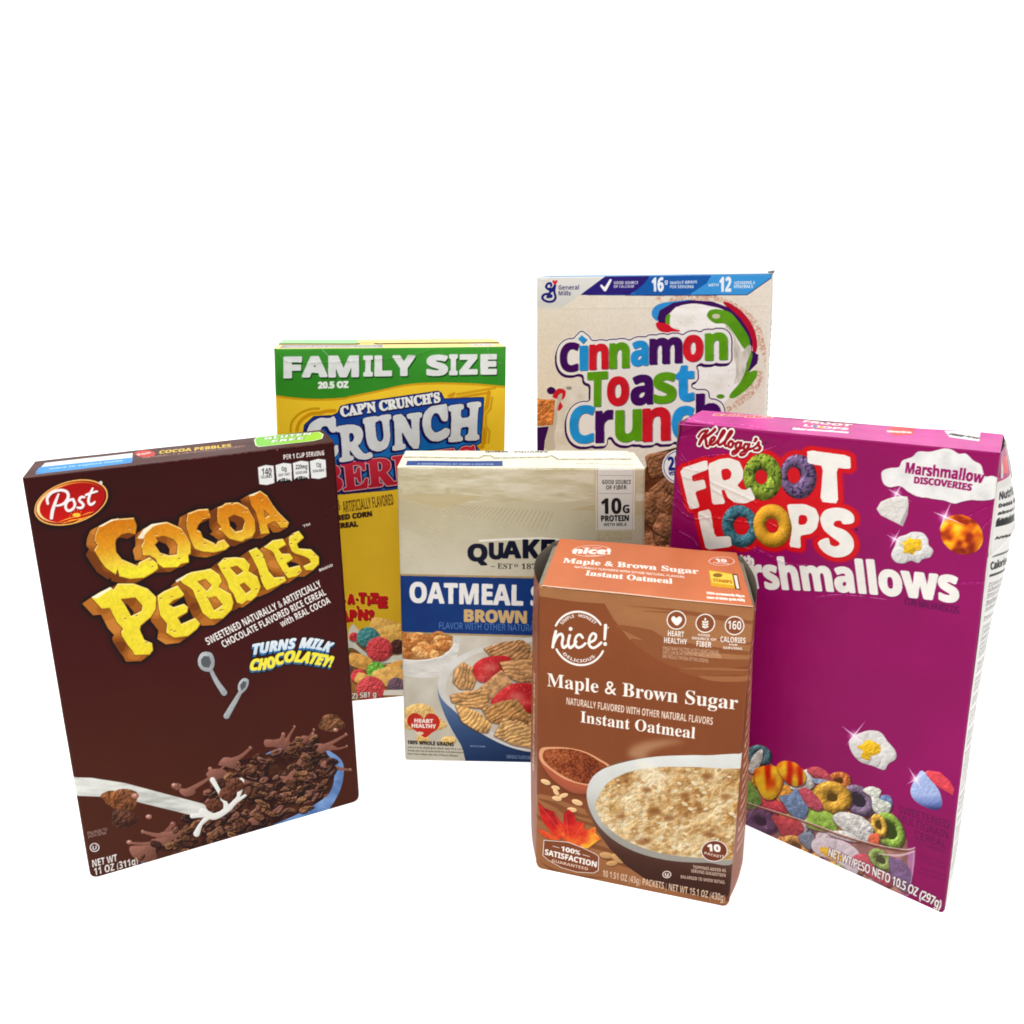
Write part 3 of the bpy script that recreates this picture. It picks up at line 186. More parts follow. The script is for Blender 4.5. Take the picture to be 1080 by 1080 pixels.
GLYPHS['it'] = {
 32:(139,[]),
 33:(136,[[40,272,2,-54,16,-104,4,-10,6,-4,5,4,4,10,15,104,4,54,-4,40,-9,26,-15,8,-16,-8,-10,-26],[68,56,-15,-4,-11,-12,-4,-14,4,-16,11,-10,15,-4,15,4,11,10,4,16,-4,14,-11,12]]),
 39:(94,[[36,231,22,0,11,69,0,58,-44,0,0,-58]]),
 65:(314,[[-30,0,187,357,91,0,36,-357,-72,0,-6,85,-116,0,-42,-85],[120,148,82,0,-9,152,-1,0]]),
 67:(306,[[161,-5,-40,4,-33,13,-25,21,-19,28,-10,34,-4,40,1,21,2,22,5,21,5,21,7,20,10,20,10,19,12,17,14,17,16,14,18,13,20,10,22,6,24,5,25,1,21,0,20,-2,17,-4,15,-4,16,-7,16,-8,-29,-61,-11,6,-24,11,-13,3,-13,3,-15,1,-19,-2,-18,-5,-14,-9,-14,-10,-12,-14,-10,-14,-9,-17,-7,-17,-5,-18,-4,-19,-2,-18,-1,-18,2,-25,6,-20,9,-16,13,-10,18,-8,22,-2,14,1,14,2,14,3,40,14,0,-64,-40,-12,-17,-4,-19,-2]]),
 68:(338,[[13,0,75,357,97,0,41,-4,34,-11,27,-20,20,-26,12,-34,4,-40,-3,-43,-8,-39,-12,-36,-18,-30,-23,-26,-27,-20,-32,-16,-36,-9,-41,-3],[100,62,26,0,26,3,22,7,20,12,16,16,14,20,10,22,6,24,5,26,1,26,-2,24,-6,20,-10,14,-14,10,-16,7,-20,2,-28,0]]),
 69:(271,[[13,0,75,357,200,0,-13,-62,-125,0,-16,-79,116,0,-14,-62,-116,0,-20,-92,126,0,-14,-62]]),
 70:(266,[[13,0,75,357,199,0,-13,-62,-124,0,-20,-92,116,0,-14,-62,-115,0,-29,-141]]),
 71:(345,[[162,-5,-38,4,-32,12,-27,19,-19,28,-12,34,-4,42,2,30,4,29,8,28,10,26,13,25,16,22,19,20,22,16,24,14,28,10,30,6,33,2,35,-2,33,-8,32,-14,-28,-61,-24,11,-12,5,-13,3,-12,2,-14,0,-22,-1,-18,-5,-18,-8,-15,-10,-13,-12,-12,-14,-10,-17,-8,-17,-6,-18,-4,-18,-3,-20,-1,-18,2,-24,6,-20,9,-16,13,-12,19,-7,23,-3,8,0,34,6,16,74,-66,0,14,62,138,0,-40,-186,-52,-13,-20,-3,-22,-2]]),
 72:(350,[[13,0,75,357,75,0,-29,-140,114,0,30,140,74,0,-75,-357,-75,0,33,154,-115,0,-32,-154]]),
 73:(192,[[-14,0,8,43,46,20,49,231,-37,20,9,43,158,0,-9,-43,-46,-20,-50,-231,38,-20,-8,-43]]),
 75:(306,[[13,0,75,357,75,0,-37,-173,38,52,100,121,88,0,-144,-171,70,-186,-82,0,-52,144,-30,-16,-26,-128]]),
 76:(259,[[13,0,75,357,75,0,-63,-295,126,0,-14,-62]]),
 77:(440,[[13,0,75,357,99,0,16,-267,2,0,134,267,103,0,-75,-357,-69,0,62,276,-2,0,-138,-276,-69,0,-15,276,-2,0,-10,-68,-44,-208]]),
 78:(378,[[13,0,75,357,88,0,82,-263,2,0,53,263,67,0,-76,-357,-83,0,-87,270,-2,0,-52,-270]]),
 79:(365,[[162,-5,-40,4,-32,13,-26,20,-19,28,-11,32,-4,39,1,28,4,27,7,28,8,26,12,26,14,22,16,22,20,18,23,14,25,12,28,6,31,2,40,-4,33,-12,25,-20,18,-27,11,-33,4,-37,-2,-29,-4,-28,-6,-28,-8,-27,-12,-25,-13,-24,-17,-20,-19,-18,-22,-15,-25,-11,-28,-7],[168,58,19,3,17,7,17,12,15,15,12,19,12,24,7,27,5,29,2,33,-2,21,-6,17,-8,15,-12,10,-14,8,-19,2,-15,-2,-14,-4,-14,-8,-12,-10,-12,-12,-10,-14,-8,-17,-8,-18,-6,-19,-4,-21,-3,-21,-1,-23,2,-22,6,-18,8,-14,13,-11,15,-6]]),
 80:(305,[[13,0,75,357,100,0,27,-1,23,-5,20,-7,16,-10,12,-12,10,-14,6,-17,4,-18,2,-20,-3,-27,-7,-23,-11,-21,-15,-16,-19,-14,-21,-11,-25,-8,-27,-5,-28,-1,-38,0,-26,-127],[128,189,30,0,21,2,18,5,15,10,12,12,6,15,2,18,-5,25,-15,14,-27,5,-35,0]]),
 82:(304,[[13,0,75,357,88,0,33,-3,29,-7,23,-13,17,-18,10,-26,4,-31,-2,-27,-8,-22,-12,-20,-16,-16,-19,-13,-21,-9,63,-152,-81,0,-50,137,-30,0,-28,-137],[130,198,18,0,20,2,17,4,13,8,10,12,6,14,2,17,-6,22,-16,13,-26,5,-18,0]]),
 83:(265,[[97,-5,-17,1,-17,2,-15,3,-14,5,-13,5,-11,6,0,67,14,-8,15,-6,15,-6,14,-4,14,-2,16,0,15,0,14,4,12,5,9,7,6,10,2,12,-2,13,-4,11,-6,9,-70,59,-7,11,-7,12,-4,13,-4,14,0,16,1,20,5,18,8,18,12,15,14,13,18,10,19,8,21,4,24,2,18,0,18,-2,16,-4,15,-4,15,-6,15,-8,-27,-57,-24,10,-24,6,-22,2,-12,-1,-12,-4,-9,-6,-7,-8,-4,-10,-2,-11,2,-12,3,-10,7,-8,8,-8,42,-31,15,-14,11,-16,8,-16,6,-18,1,-20,-2,-24,-6,-20,-10,-18,-14,-16,-16,-12,-19,-9,-20,-7,-23,-4]]),
 84:(266,[[65,0,62,294,-86,0,13,63,247,0,-13,-63,-86,0,-62,-294]]),
 85:(346,[[148,-5,-34,3,-28,9,-22,15,-16,21,-10,24,-4,29,52,261,74,0,-47,-225,-4,-30,5,-24,16,-14,25,-6,20,2,16,7,13,11,10,14,8,18,6,23,48,224,74,0,-49,-231,-7,-24,-8,-23,-11,-21,-13,-18,-17,-16,-19,-12,-23,-10,-26,-5]]),
 89:(282,[[74,0,29,136,-57,221,76,0,31,-145,91,145,84,0,-151,-221,-29,-136]]),
 99:(242,[[124,-5,-18,1,-18,4,-16,6,-14,8,-12,10,-10,14,-8,16,-4,19,-2,23,1,24,3,23,6,23,7,20,9,20,12,18,13,16,15,12,17,12,19,8,20,4,22,2,16,0,15,-2,13,-2,13,-4,23,-10,-22,-56,-26,10,-18,4,-10,0,-15,-2,-13,-5,-12,-9,-10,-14,-8,-14,-7,-16,-5,-19,-2,-19,-2,-18,2,-14,4,-12,6,-10,8,-6,10,-4,12,-2,12,1,12,2,32,12,12,5,0,-60,-12,-5,-12,-5,-13,-4,-14,-2,-15,-2]]),
 101:(278,[[130,-5,-30,3,-26,8,-22,16,-16,20,-10,26,-4,32,1,23,3,23,6,21,8,20,9,19,12,18,13,15,16,13,18,12,20,8,22,4,24,2,28,-2,24,-8,18,-11,12,-15,8,-18,2,-20,-4,-28,-13,-22,-21,-20,-31,-14,-39,-8,-49,-4,-13,0,2,-23,4,-12,7,-9,9,-8,12,-4,14,-2,14,1,14,1,12,4,12,4,29,12,0,-56,-15,-6,-14,-6,-14,-4,-16,-2,-17,-2],[104,158,12,0,25,2,21,4,15,8,10,8,7,11,2,11,-4,13,-8,7,-14,3,-9,-1,-9,-3,-9,-5,-9,-6,-8,-8,-6,-9,-7,-11,-5,-11]]),
 103:(297,[[96,-120,-20,0,-16,2,-15,2,-26,8,-13,6,0,64,27,-12,14,-4,14,-3,15,-2,16,-1,16,2,14,4,12,6,9,10,7,12,6,15,14,47,-2,0,-9,-10,-10,-10,-11,-8,-12,-8,-14,-4,-16,-1,-13,1,-13,4,-10,6,-11,8,-9,10,-8,14,-6,16,-3,18,-1,22,1,22,3,22,5,22,7,21,8,20,10,19,12,16,14,14,14,12,16,9,17,5,18,2,17,-1,14,-4,11,-5,9,-9,10,-9,8,-12,2,0,14,35,56,0,-59,-279,-7,-27,-10,-23,-10,-18,-14,-15,-15,-12,-17,-9,-18,-6,-20,-3],[131,54,10,2,9,4,8,6,8,9,6,10,6,11,6,13,7,27,3,27,1,13,-1,12,-3,10,-5,9,-6,7,-9,3,-9,1,-10,0,-8,-4,-8,-6,-8,-8,-6,-10,-6,-10,-6,-12,-8,-28,-4,-14,-1,-14,-1,-14,2,-14,2,-10,6,-8,6,-6,9,-4]]),
 105:(148,[[116,307,-10,1,-9,2,-7,4,-6,6,-4,7,-2,10,2,13,4,10,6,9,9,6,11,4,13,1,9,0,9,-3,7,-3,6,-6,4,-8,2,-10,-2,-12,-4,-10,-5,-9,-9,-7,-11,-4],[9,0,58,273,73,0,-58,-273]]),
 108:(148,[[9,0,81,380,73,0,-81,-380]]),
 110:(302,[[9,0,58,273,56,0,-5,-51,2,0,11,16,13,13,13,11,15,9,16,5,18,2,22,-2,18,-8,13,-11,9,-16,6,-19,2,-22,0,-14,-38,-186,-73,0,37,180,0,8,-2,17,-10,10,-14,3,-10,-1,-10,-5,-10,-8,-8,-10,-8,-13,-14,-31,-5,-18,-29,-132]]),
 111:(292,[[126,-5,-19,1,-18,4,-17,8,-14,10,-12,12,-10,14,-8,16,-4,20,-2,20,1,24,3,22,5,22,7,21,9,19,11,18,13,14,15,14,18,10,18,8,22,4,23,2,29,-3,26,-9,20,-16,16,-22,10,-26,2,-32,0,-22,-4,-22,-4,-22,-6,-20,-10,-19,-10,-17,-13,-15,-15,-13,-17,-10,-19,-8,-22,-6],[132,55,14,2,11,5,11,10,8,12,8,14,5,16,4,18,3,18,0,20,0,13,-3,11,-4,10,-7,8,-9,4,-11,2,-11,-1,-9,-4,-10,-6,-8,-9,-6,-9,-6,-11,-5,-13,-4,-13,-3,-13,-4,-27,0,-12,4,-25,12,-15]]),
 114:(210,[[9,0,58,273,56,0,-5,-51,2,0,12,16,12,14,14,12,14,8,16,4,30,2,11,-2,-16,-72,-25,4,-17,-2,-17,-7,-14,-12,-14,-17,-10,-22,-8,-26,-26,-122]]),
 115:(236,[[88,-5,-32,1,-14,2,-25,8,-11,5,0,61,12,-7,12,-5,26,-8,14,-2,14,0,10,0,11,2,9,5,8,5,4,8,2,9,-1,7,-3,6,-4,5,-7,6,-11,7,-15,9,-15,10,-14,10,-10,11,-8,11,-4,14,-2,16,3,26,9,21,16,18,20,12,26,8,30,2,16,0,30,-5,14,-5,14,-6,14,-7,-24,-53,-10,6,-20,9,-11,3,-11,2,-10,1,-8,-1,-8,-2,-6,-2,-6,-5,-2,-6,-2,-7,2,-6,2,-6,4,-4,8,-6,37,-22,14,-10,11,-10,10,-14,4,-14,2,-18,-3,-29,-11,-23,-16,-19,-24,-13,-28,-8]]),
 116:(205,[[100,-5,-20,1,-17,5,-15,8,-10,11,-7,17,-2,21,3,28,28,131,-37,0,7,36,48,21,32,57,48,0,-12,-58,68,0,-12,-56,-68,0,-30,-150,2,-5,4,-3,4,-3,6,-1,6,-1,12,2,27,7,0,-55,-8,-4,-20,-6,-11,-2]]),
 118:(256,[[58,0,-33,273,72,0,13,-199,2,0,94,199,79,0,-147,-273]]),
 243:(276,[[136,229,-60,-15,-42,-41,-16,-59,16,-61,41,-42,61,-15,64,14,42,42,16,62,-16,60,-42,40],[136,189,40,-10,26,-26,10,-39,-9,-42,-27,-27,-40,-9,-38,10,-26,27,-8,41,9,39,25,26],[144,327,-34,-73,28,0,56,73]]),
}
GLYPHS['thin'] = {
 32:(139,[]),
 40:(162,[[84,116,8,86,24,76,40,69,-27,0,-51,-67,-34,-80,-12,-84,12,-84,34,-80,51,-67,27,0,-40,69,-24,76]]),
 41:(162,[[78,116,-8,-86,-24,-76,-40,-69,26,0,52,67,34,80,12,84,-12,84,-34,80,-52,67,-26,0,40,-69,24,-76]]),
 44:(110,[[30,-59,32,17,20,26,6,29,-4,25,-12,18,-20,6,-14,-4,-11,-10,-4,-15,3,-15,8,-9,14,-4,0,-19,-6,-20,-12,-16]]),
 46:(110,[[54,56,-14,-4,-12,-12,-4,-14,4,-16,12,-10,14,-4,16,4,10,10,4,16,-4,14,-10,12]]),
 47:(140,[[4,-4,35,0,98,350,-35,0]]),
 48:(286,[[142,-5,-36,5,-30,16,-22,28,-16,36,-10,46,-4,53,2,37,4,33,6,29,10,25,12,21,16,17,19,12,23,7,26,2,37,-5,30,-16,23,-27,16,-36,10,-46,4,-53,-2,-37,-4,-32,-6,-30,-10,-25,-12,-21,-16,-17,-20,-12,-22,-7],[142,32,24,4,20,12,14,21,10,28,5,37,2,45,-2,45,-5,36,-10,28,-14,21,-20,12,-24,4,-24,-4,-19,-12,-13,-21,-10,-28,-6,-36,-2,-45,2,-45,6,-36,10,-29,13,-21,19,-12]]),
 49:(286,[[134,0,2,311,-68,-59,-24,30,97,75,37,0,0,-357]]),
 50:(286,[[24,0,0,36,139,143,11,14,10,13,7,14,5,14,4,15,0,15,-2,18,-6,16,-9,12,-13,8,-15,5,-17,1,-17,0,-15,-4,-14,-4,-14,-8,-13,-8,-13,-10,-24,30,14,11,17,10,17,9,19,6,21,4,22,2,30,-3,27,-8,21,-14,16,-19,10,-24,4,-27,-2,-18,-4,-17,-6,-17,-8,-17,-12,-16,-12,-16,-122,-124,0,-2,180,0,0,-40]]),
 52:(286,[[182,0,0,81,-172,0,0,37,168,241,46,0,0,-239,52,0,0,-39,-52,0,0,-81],[54,120,128,0,2,192,-2,0,-6,-14]]),
 53:(286,[[124,-5,-18,1,-17,1,-17,3,-15,4,-13,4,-12,6,0,42,12,-7,15,-5,17,-5,16,-3,16,-3,16,-1,25,2,21,7,18,11,14,14,8,20,2,24,-2,21,-7,18,-12,15,-17,10,-23,6,-28,2,-21,-1,-40,-7,-22,14,14,169,178,0,0,-40,-141,0,-9,-103,44,5,12,0,34,-3,29,-9,24,-15,18,-22,11,-25,4,-31,-4,-34,-12,-30,-20,-23,-26,-18,-33,-11]]),
 55:(286,[[68,0,146,317,-192,0,0,40,240,0,0,-34,-146,-323]]),
 56:(286,[[144,-5,-36,3,-29,8,-23,14,-18,20,-10,23,-4,28,2,15,3,15,6,13,7,11,10,11,10,8,12,8,12,8,12,6,-16,11,-14,13,-14,13,-10,15,-6,18,-2,21,2,17,4,16,8,14,10,11,13,9,15,8,16,6,19,3,19,1,30,-2,26,-8,22,-12,16,-17,10,-21,4,-26,-2,-13,-2,-13,-6,-11,-6,-10,-9,-9,-9,-9,-11,-8,-11,-7,-12,-7,27,-15,13,-8,10,-10,10,-10,8,-12,6,-12,4,-14,1,-16,-3,-28,-11,-23,-17,-19,-24,-16,-28,-8],[144,206,17,8,15,8,12,10,10,12,6,14,2,17,-2,15,-6,13,-10,11,-12,6,-16,5,-18,1,-17,-1,-15,-5,-13,-6,-10,-11,-6,-13,-2,-15,1,-11,3,-11,5,-9,6,-8,8,-7],[143,30,23,2,18,6,15,10,11,12,6,15,2,17,-2,16,-7,15,-11,13,-16,10,-18,10,-29,12,-20,-10,-17,-10,-13,-12,-10,-13,-5,-15,-2,-18,2,-16,6,-14,10,-12,14,-10,20,-6]]),
 57:(286,[[51,0,0,38,13,-4,15,-2,16,-1,22,1,19,4,17,6,14,9,12,11,10,12,8,14,7,15,4,17,4,18,2,18,2,19,-4,0,-8,-11,-10,-10,-13,-8,-15,-7,-18,-4,-20,-1,-29,2,-25,10,-20,16,-16,21,-10,27,-3,32,1,24,6,21,8,19,10,16,14,14,15,12,18,8,20,4,22,2,22,-2,21,-6,18,-9,18,-13,14,-18,12,-21,9,-25,5,-30,2,-34,0,-25,-3,-25,-3,-25,-6,-25,-8,-22,-11,-20,-13,-20,-18,-16,-19,-13,-24,-10,-27,-6],[137,168,15,1,14,3,12,6,12,7,8,8,8,9,5,10,3,11,2,11,-2,14,-2,14,-5,14,-7,13,-8,12,-10,10,-13,8,-14,5,-16,1,-19,-3,-18,-6,-14,-12,-10,-16,-8,-20,-2,-26,2,-22,6,-18,10,-14,12,-11,18,-7]]),
 65:(320,[[0,0,140,358,40,0,139,-358,-47,0,-42,110,-142,0,-42,-110],[103,150,113,0,-54,152,-3,10]]),
 66:(325,[[48,0,0,357,102,0,42,-2,34,-7,26,-10,19,-17,11,-23,4,-30,-2,-20,-6,-16,-10,-16,-13,-12,-17,-9,-20,-5,0,-3,14,-3,14,-4,13,-6,11,-7,10,-9,8,-11,6,-13,3,-15,1,-17,-4,-30,-11,-26,-18,-20,-25,-14,-30,-9,-36,-3],[94,205,66,0,27,1,21,6,14,8,10,11,6,15,2,18,-3,18,-7,14,-11,10,-17,7,-22,4,-28,1,-58,0],[94,38,72,0,28,2,22,6,16,10,10,14,6,16,2,19,-2,17,-6,16,-11,12,-17,10,-22,6,-30,2,-68,0]]),
 67:(316,[[194,-5,-34,3,-30,7,-26,13,-23,16,-18,22,-14,26,-11,29,-6,33,-2,35,2,35,8,32,10,28,16,26,19,22,23,17,28,13,31,8,35,2,36,-2,33,-8,29,-11,-18,-38,-50,17,-15,2,-15,0,-36,-4,-30,-12,-25,-22,-19,-29,-10,-35,-4,-42,4,-40,10,-36,17,-28,23,-22,32,-13,37,-5,15,1,30,3,27,6,13,4,0,-38,-13,-5,-27,-7,-16,-2]]),
 68:(365,[[48,0,0,357,110,0,35,-2,31,-7,28,-11,24,-15,20,-20,17,-24,12,-28,7,-32,2,-36,-5,-56,-17,-45,-26,-35,-38,-26,-46,-15,-54,-5],[94,38,48,0,80,16,49,48,16,78,-4,44,-11,35,-20,27,-27,18,-33,11,-40,3,-58,0]]),
 69:(278,[[48,0,0,357,200,0,0,-39,-154,0,0,-112,145,0,0,-39,-145,0,0,-127,154,0,0,-40]]),
 70:(260,[[48,0,0,357,200,0,0,-39,-154,0,0,-127,144,0,0,-39,-144,0,0,-152]]),
 71:(364,[[202,-5,-36,3,-30,7,-28,13,-24,16,-18,22,-16,25,-10,29,-8,32,-2,36,3,36,7,32,12,30,18,25,20,21,26,18,29,12,33,8,38,2,19,0,19,-2,18,-4,18,-4,16,-5,16,-6,-17,-39,-13,6,-30,8,-16,4,-16,2,-17,0,-39,-4,-34,-12,-26,-22,-20,-29,-12,-35,-4,-42,1,-26,5,-26,8,-22,10,-21,14,-17,18,-14,22,-10,26,-6,30,-2,28,1,42,7,0,106,-78,0,0,40,123,0,0,-174,-19,-6,-20,-5,-20,-3,-20,-3,-22,-1]]),
 72:(370,[[48,0,0,357,46,0,0,-151,182,0,0,151,46,0,0,-357,-46,0,0,166,-182,0,0,-166]]),
 73:(170,[[20,0,0,26,42,10,0,285,-42,10,0,26,129,0,0,-26,-42,-10,0,-285,42,-10,0,-26]]),
 75:(310,[[48,0,0,357,46,0,0,-176,158,176,52,0,-142,-155,148,-202,-54,0,-126,170,-36,-32,0,-138]]),
 76:(262,[[48,0,0,357,46,0,0,-317,156,0,0,-40]]),
 77:(454,[[48,0,0,357,67,0,110,-293,2,0,112,293,66,0,0,-357,-45,0,4,312,-2,0,-119,-312,-37,0,-118,313,-2,0,4,-313]]),
 78:(380,[[48,0,0,357,52,0,191,-295,2,0,-3,295,42,0,0,-357,-53,0,-191,296,-2,0,4,-296]]),
 79:(390,[[196,-5,-36,3,-30,7,-26,13,-23,18,-19,21,-14,25,-10,30,-6,32,-2,36,2,34,6,32,10,30,14,25,19,21,23,18,26,12,31,8,35,2,34,-2,30,-8,26,-12,22,-18,19,-21,15,-25,10,-30,6,-32,2,-35,-2,-35,-6,-32,-10,-30,-15,-25,-19,-21,-22,-18,-26,-13,-30,-7],[196,34,36,4,30,13,22,22,16,29,10,35,2,42,-2,42,-10,35,-16,29,-22,21,-30,13,-36,4,-37,-4,-29,-13,-23,-21,-16,-29,-10,-35,-3,-42,3,-42,9,-35,16,-29,23,-22,29,-13]]),
 80:(302,[[48,0,0,357,95,0,43,-3,34,-9,25,-15,18,-22,11,-25,3,-31,-1,-19,-5,-19,-7,-17,-11,-17,-15,-13,-18,-12,-24,-9,-28,-5,-34,-2,-40,0,0,-139],[94,178,36,0,30,2,26,5,20,9,14,14,8,18,2,24,-2,21,-8,17,-12,14,-17,9,-23,5,-29,2,-45,0]]),
 82:(311,[[48,0,0,357,99,0,41,-3,32,-8,26,-14,17,-20,11,-26,3,-30,-1,-18,-4,-16,-6,-14,-7,-12,-9,-10,-10,-8,-22,-13,-12,-5,98,-160,-53,0,-87,148,-70,0,0,-148],[94,186,53,0,27,2,20,5,16,10,12,13,6,17,2,21,-2,20,-7,17,-11,13,-17,8,-21,4,-28,2,-50,0]]),
 83:(274,[[124,-5,-20,1,-18,1,-18,3,-16,3,-14,4,-12,5,0,43,28,-10,16,-5,18,-3,18,-3,20,0,24,2,20,5,16,9,11,11,7,14,2,17,-1,10,-3,10,-4,9,-6,8,-19,15,-31,14,-20,7,-28,12,-23,13,-17,16,-14,18,-8,22,-2,25,2,18,4,17,8,14,12,12,13,10,16,9,18,6,19,4,22,1,19,0,18,-2,17,-4,16,-4,28,-10,-14,-38,-12,4,-28,9,-14,3,-16,2,-15,0,-21,-1,-16,-5,-14,-8,-9,-10,-5,-13,-2,-15,0,-11,3,-10,4,-9,6,-7,8,-7,11,-7,12,-7,16,-6,38,-16,17,-8,16,-8,13,-10,11,-10,9,-12,6,-14,4,-15,1,-17,-4,-30,-11,-24,-20,-20,-25,-15,-31,-9]]),
 84:(278,[[116,0,0,318,-111,0,0,39,267,0,0,-39,-110,0,0,-318]]),
 85:(366,[[181,-5,-41,4,-34,12,-26,20,-20,27,-11,32,-4,37,0,230,45,0,0,-231,2,-28,8,-22,14,-18,18,-14,23,-8,29,-2,29,3,23,9,18,14,12,18,7,22,3,26,0,231,44,0,0,-231,-2,-24,-4,-22,-9,-20,-11,-19,-16,-16,-18,-13,-23,-10,-26,-5]]),
 86:(300,[[128,0,-128,357,47,0,103,-307,102,307,48,0,-128,-357]]),
 87:(465,[[100,0,-94,357,47,0,59,-233,7,-30,7,-40,82,303,46,0,85,-303,4,26,69,277,46,0,-94,-357,-46,0,-88,304,-84,-304]]),
 88:(293,[[2,0,118,186,-110,171,50,0,87,-140,88,140,47,0,-110,-170,119,-187,-51,0,-94,155,-96,-155]]),
 89:(283,[[119,0,0,136,-119,221,49,0,93,-175,92,175,49,0,-119,-219,0,-138]]),
 90:(286,[[19,0,0,34,188,283,-182,0,0,40,237,0,0,-34,-188,-283,192,0,0,-40]]),
 97:(280,[[108,-5,-24,2,-20,7,-17,10,-13,16,-8,20,-3,24,3,25,11,21,17,16,26,12,32,8,40,4,45,2,0,16,-1,20,-6,15,-8,11,-10,7,-14,5,-16,1,-14,-1,-26,-5,-13,-5,-23,-10,-14,34,13,6,13,5,16,5,16,4,17,2,17,0,30,-2,24,-7,18,-12,14,-17,8,-23,2,-29,0,-182,-32,0,-8,38,-2,0,-12,-14,-12,-10,-13,-8,-15,-6,-18,-4],[118,30,21,2,19,7,16,11,12,14,8,20,2,23,0,24,-39,-1,-30,-3,-23,-5,-16,-8,-11,-11,-7,-13,-2,-16,2,-14,4,-10,8,-9,10,-6,12,-3]]),
 100:(308,[[138,-5,-32,4,-26,11,-22,20,-17,26,-10,36,-3,42,3,42,10,34,17,28,22,20,27,11,31,4,20,-1,16,-4,15,-6,12,-8,11,-10,9,-10,3,0,-3,146,44,0,0,-380,-35,0,-7,36,-2,0,-9,-11,-10,-9,-13,-9,-15,-7,-17,-4],[144,32,26,2,20,8,14,13,10,18,6,23,2,29,0,8,-2,31,-6,26,-9,20,-14,14,-21,10,-26,2,-22,-2,-18,-10,-13,-16,-10,-20,-6,-26,-2,-30,2,-29,6,-25,10,-20,13,-14,18,-10]]),
 101:(282,[[156,-5,-24,1,-22,6,-20,8,-19,12,-15,16,-12,19,-10,22,-4,25,-2,28,1,28,5,25,8,23,12,19,13,16,17,13,18,10,22,5,22,2,22,-1,20,-6,18,-8,14,-12,13,-14,11,-16,6,-20,5,-20,1,-24,0,-26,-183,0,3,-28,8,-24,12,-18,17,-13,21,-8,24,-3,17,1,15,1,27,7,27,10,0,-39,-13,-5,-13,-5,-14,-3,-30,-3],[74,160,136,0,-2,22,-5,18,-9,16,-12,12,-16,6,-20,3,-20,-2,-16,-7,-14,-11,-11,-15,-7,-20]]),
 103:(308,[[145,-120,-37,2,-32,6,-28,9,0,41,29,-12,33,-7,38,-3,21,2,18,8,15,10,10,16,8,18,2,22,1,44,-2,0,-21,-23,-28,-13,-34,-5,-32,4,-27,12,-22,21,-17,27,-9,34,-3,41,3,40,9,33,17,29,21,20,28,13,32,4,16,-1,16,-4,16,-5,12,-8,13,-10,11,-13,2,0,6,36,35,0,0,-272,-3,-36,-10,-28,-16,-23,-24,-16,-30,-10],[144,31,25,3,19,6,16,13,10,17,6,24,2,29,0,11,-2,32,-6,27,-11,19,-15,14,-20,8,-24,2,-21,-3,-17,-9,-14,-14,-11,-21,-6,-25,-2,-31,2,-31,6,-24,11,-20,14,-16,17,-8]]),
 105:(129,[[65,312,-7,2,-6,2,-6,4,-4,5,-2,7,-1,8,1,10,2,6,4,6,6,4,6,2,7,0,7,0,6,-2,5,-4,4,-6,3,-6,0,-10,0,-8,-3,-7,-4,-5,-5,-4,-6,-2],[42,0,0,268,44,0,0,-268]]),
 108:(129,[[42,0,0,380,44,0,0,-380]]),
 109:(468,[[42,0,0,268,36,0,6,-36,3,0,9,12,12,10,13,8,14,6,15,4,16,1,37,-5,27,-15,18,-25,2,0,10,14,13,12,15,8,15,6,17,4,16,1,28,-3,23,-8,17,-12,13,-19,7,-25,3,-32,0,-174,-43,0,0,172,-6,36,-18,21,-31,7,-23,-2,-19,-8,-13,-12,-10,-18,-6,-22,-2,-26,0,-148,-43,0,0,172,-6,36,-19,21,-30,7,-24,-3,-19,-8,-13,-14,-8,-19,-6,-24,-2,-29,0,-139]]),
 110:(309,[[42,0,0,268,36,0,6,-36,3,0,10,12,12,10,14,8,15,6,17,4,17,1,29,-3,24,-8,19,-12,14,-19,8,-25,2,-32,0,-174,-43,0,0,172,-7,36,-20,21,-33,7,-27,-3,-20,-8,-14,-14,-10,-19,-6,-24,-2,-29,0,-139]]),
 111:(302,[[150,-5,-22,2,-22,5,-18,10,-18,12,-14,16,-12,19,-10,22,-4,25,-2,28,3,42,11,34,19,27,25,20,30,12,36,4,24,-2,21,-5,19,-9,18,-13,14,-16,12,-18,8,-22,6,-26,2,-28,-4,-40,-12,-35,-18,-27,-26,-21,-30,-12],[152,32,24,2,20,10,15,16,11,20,6,25,2,29,-2,30,-6,24,-11,21,-15,15,-20,9,-25,3,-25,-3,-20,-9,-14,-15,-11,-21,-6,-24,-2,-30,2,-29,7,-25,10,-20,14,-16,20,-10]]),
 112:(308,[[42,-120,0,388,36,0,6,-36,2,0,10,10,10,10,12,9,14,7,18,4,20,1,31,-4,27,-11,22,-20,16,-26,10,-35,4,-43,-4,-42,-10,-34,-16,-28,-22,-19,-28,-12,-30,-4,-20,1,-17,4,-15,7,-12,8,-11,9,-9,10,-2,0,2,-154],[163,32,15,1,14,5,12,7,9,10,7,13,7,14,4,16,3,18,0,19,-2,29,-6,24,-9,20,-14,16,-19,9,-22,3,-24,-2,-20,-8,-14,-13,-9,-18,-6,-23,-3,-29,0,-9,2,-30,6,-26,9,-20,13,-14,21,-10]]),
 114:(206,[[42,0,0,268,36,0,6,-49,2,0,9,14,11,13,13,11,15,9,16,5,18,2,16,-1,15,-2,-5,-40,-43,2,-13,-4,-12,-6,-11,-8,-10,-11,-7,-13,-6,-14,-4,-16,-2,-17,0,-143]]),
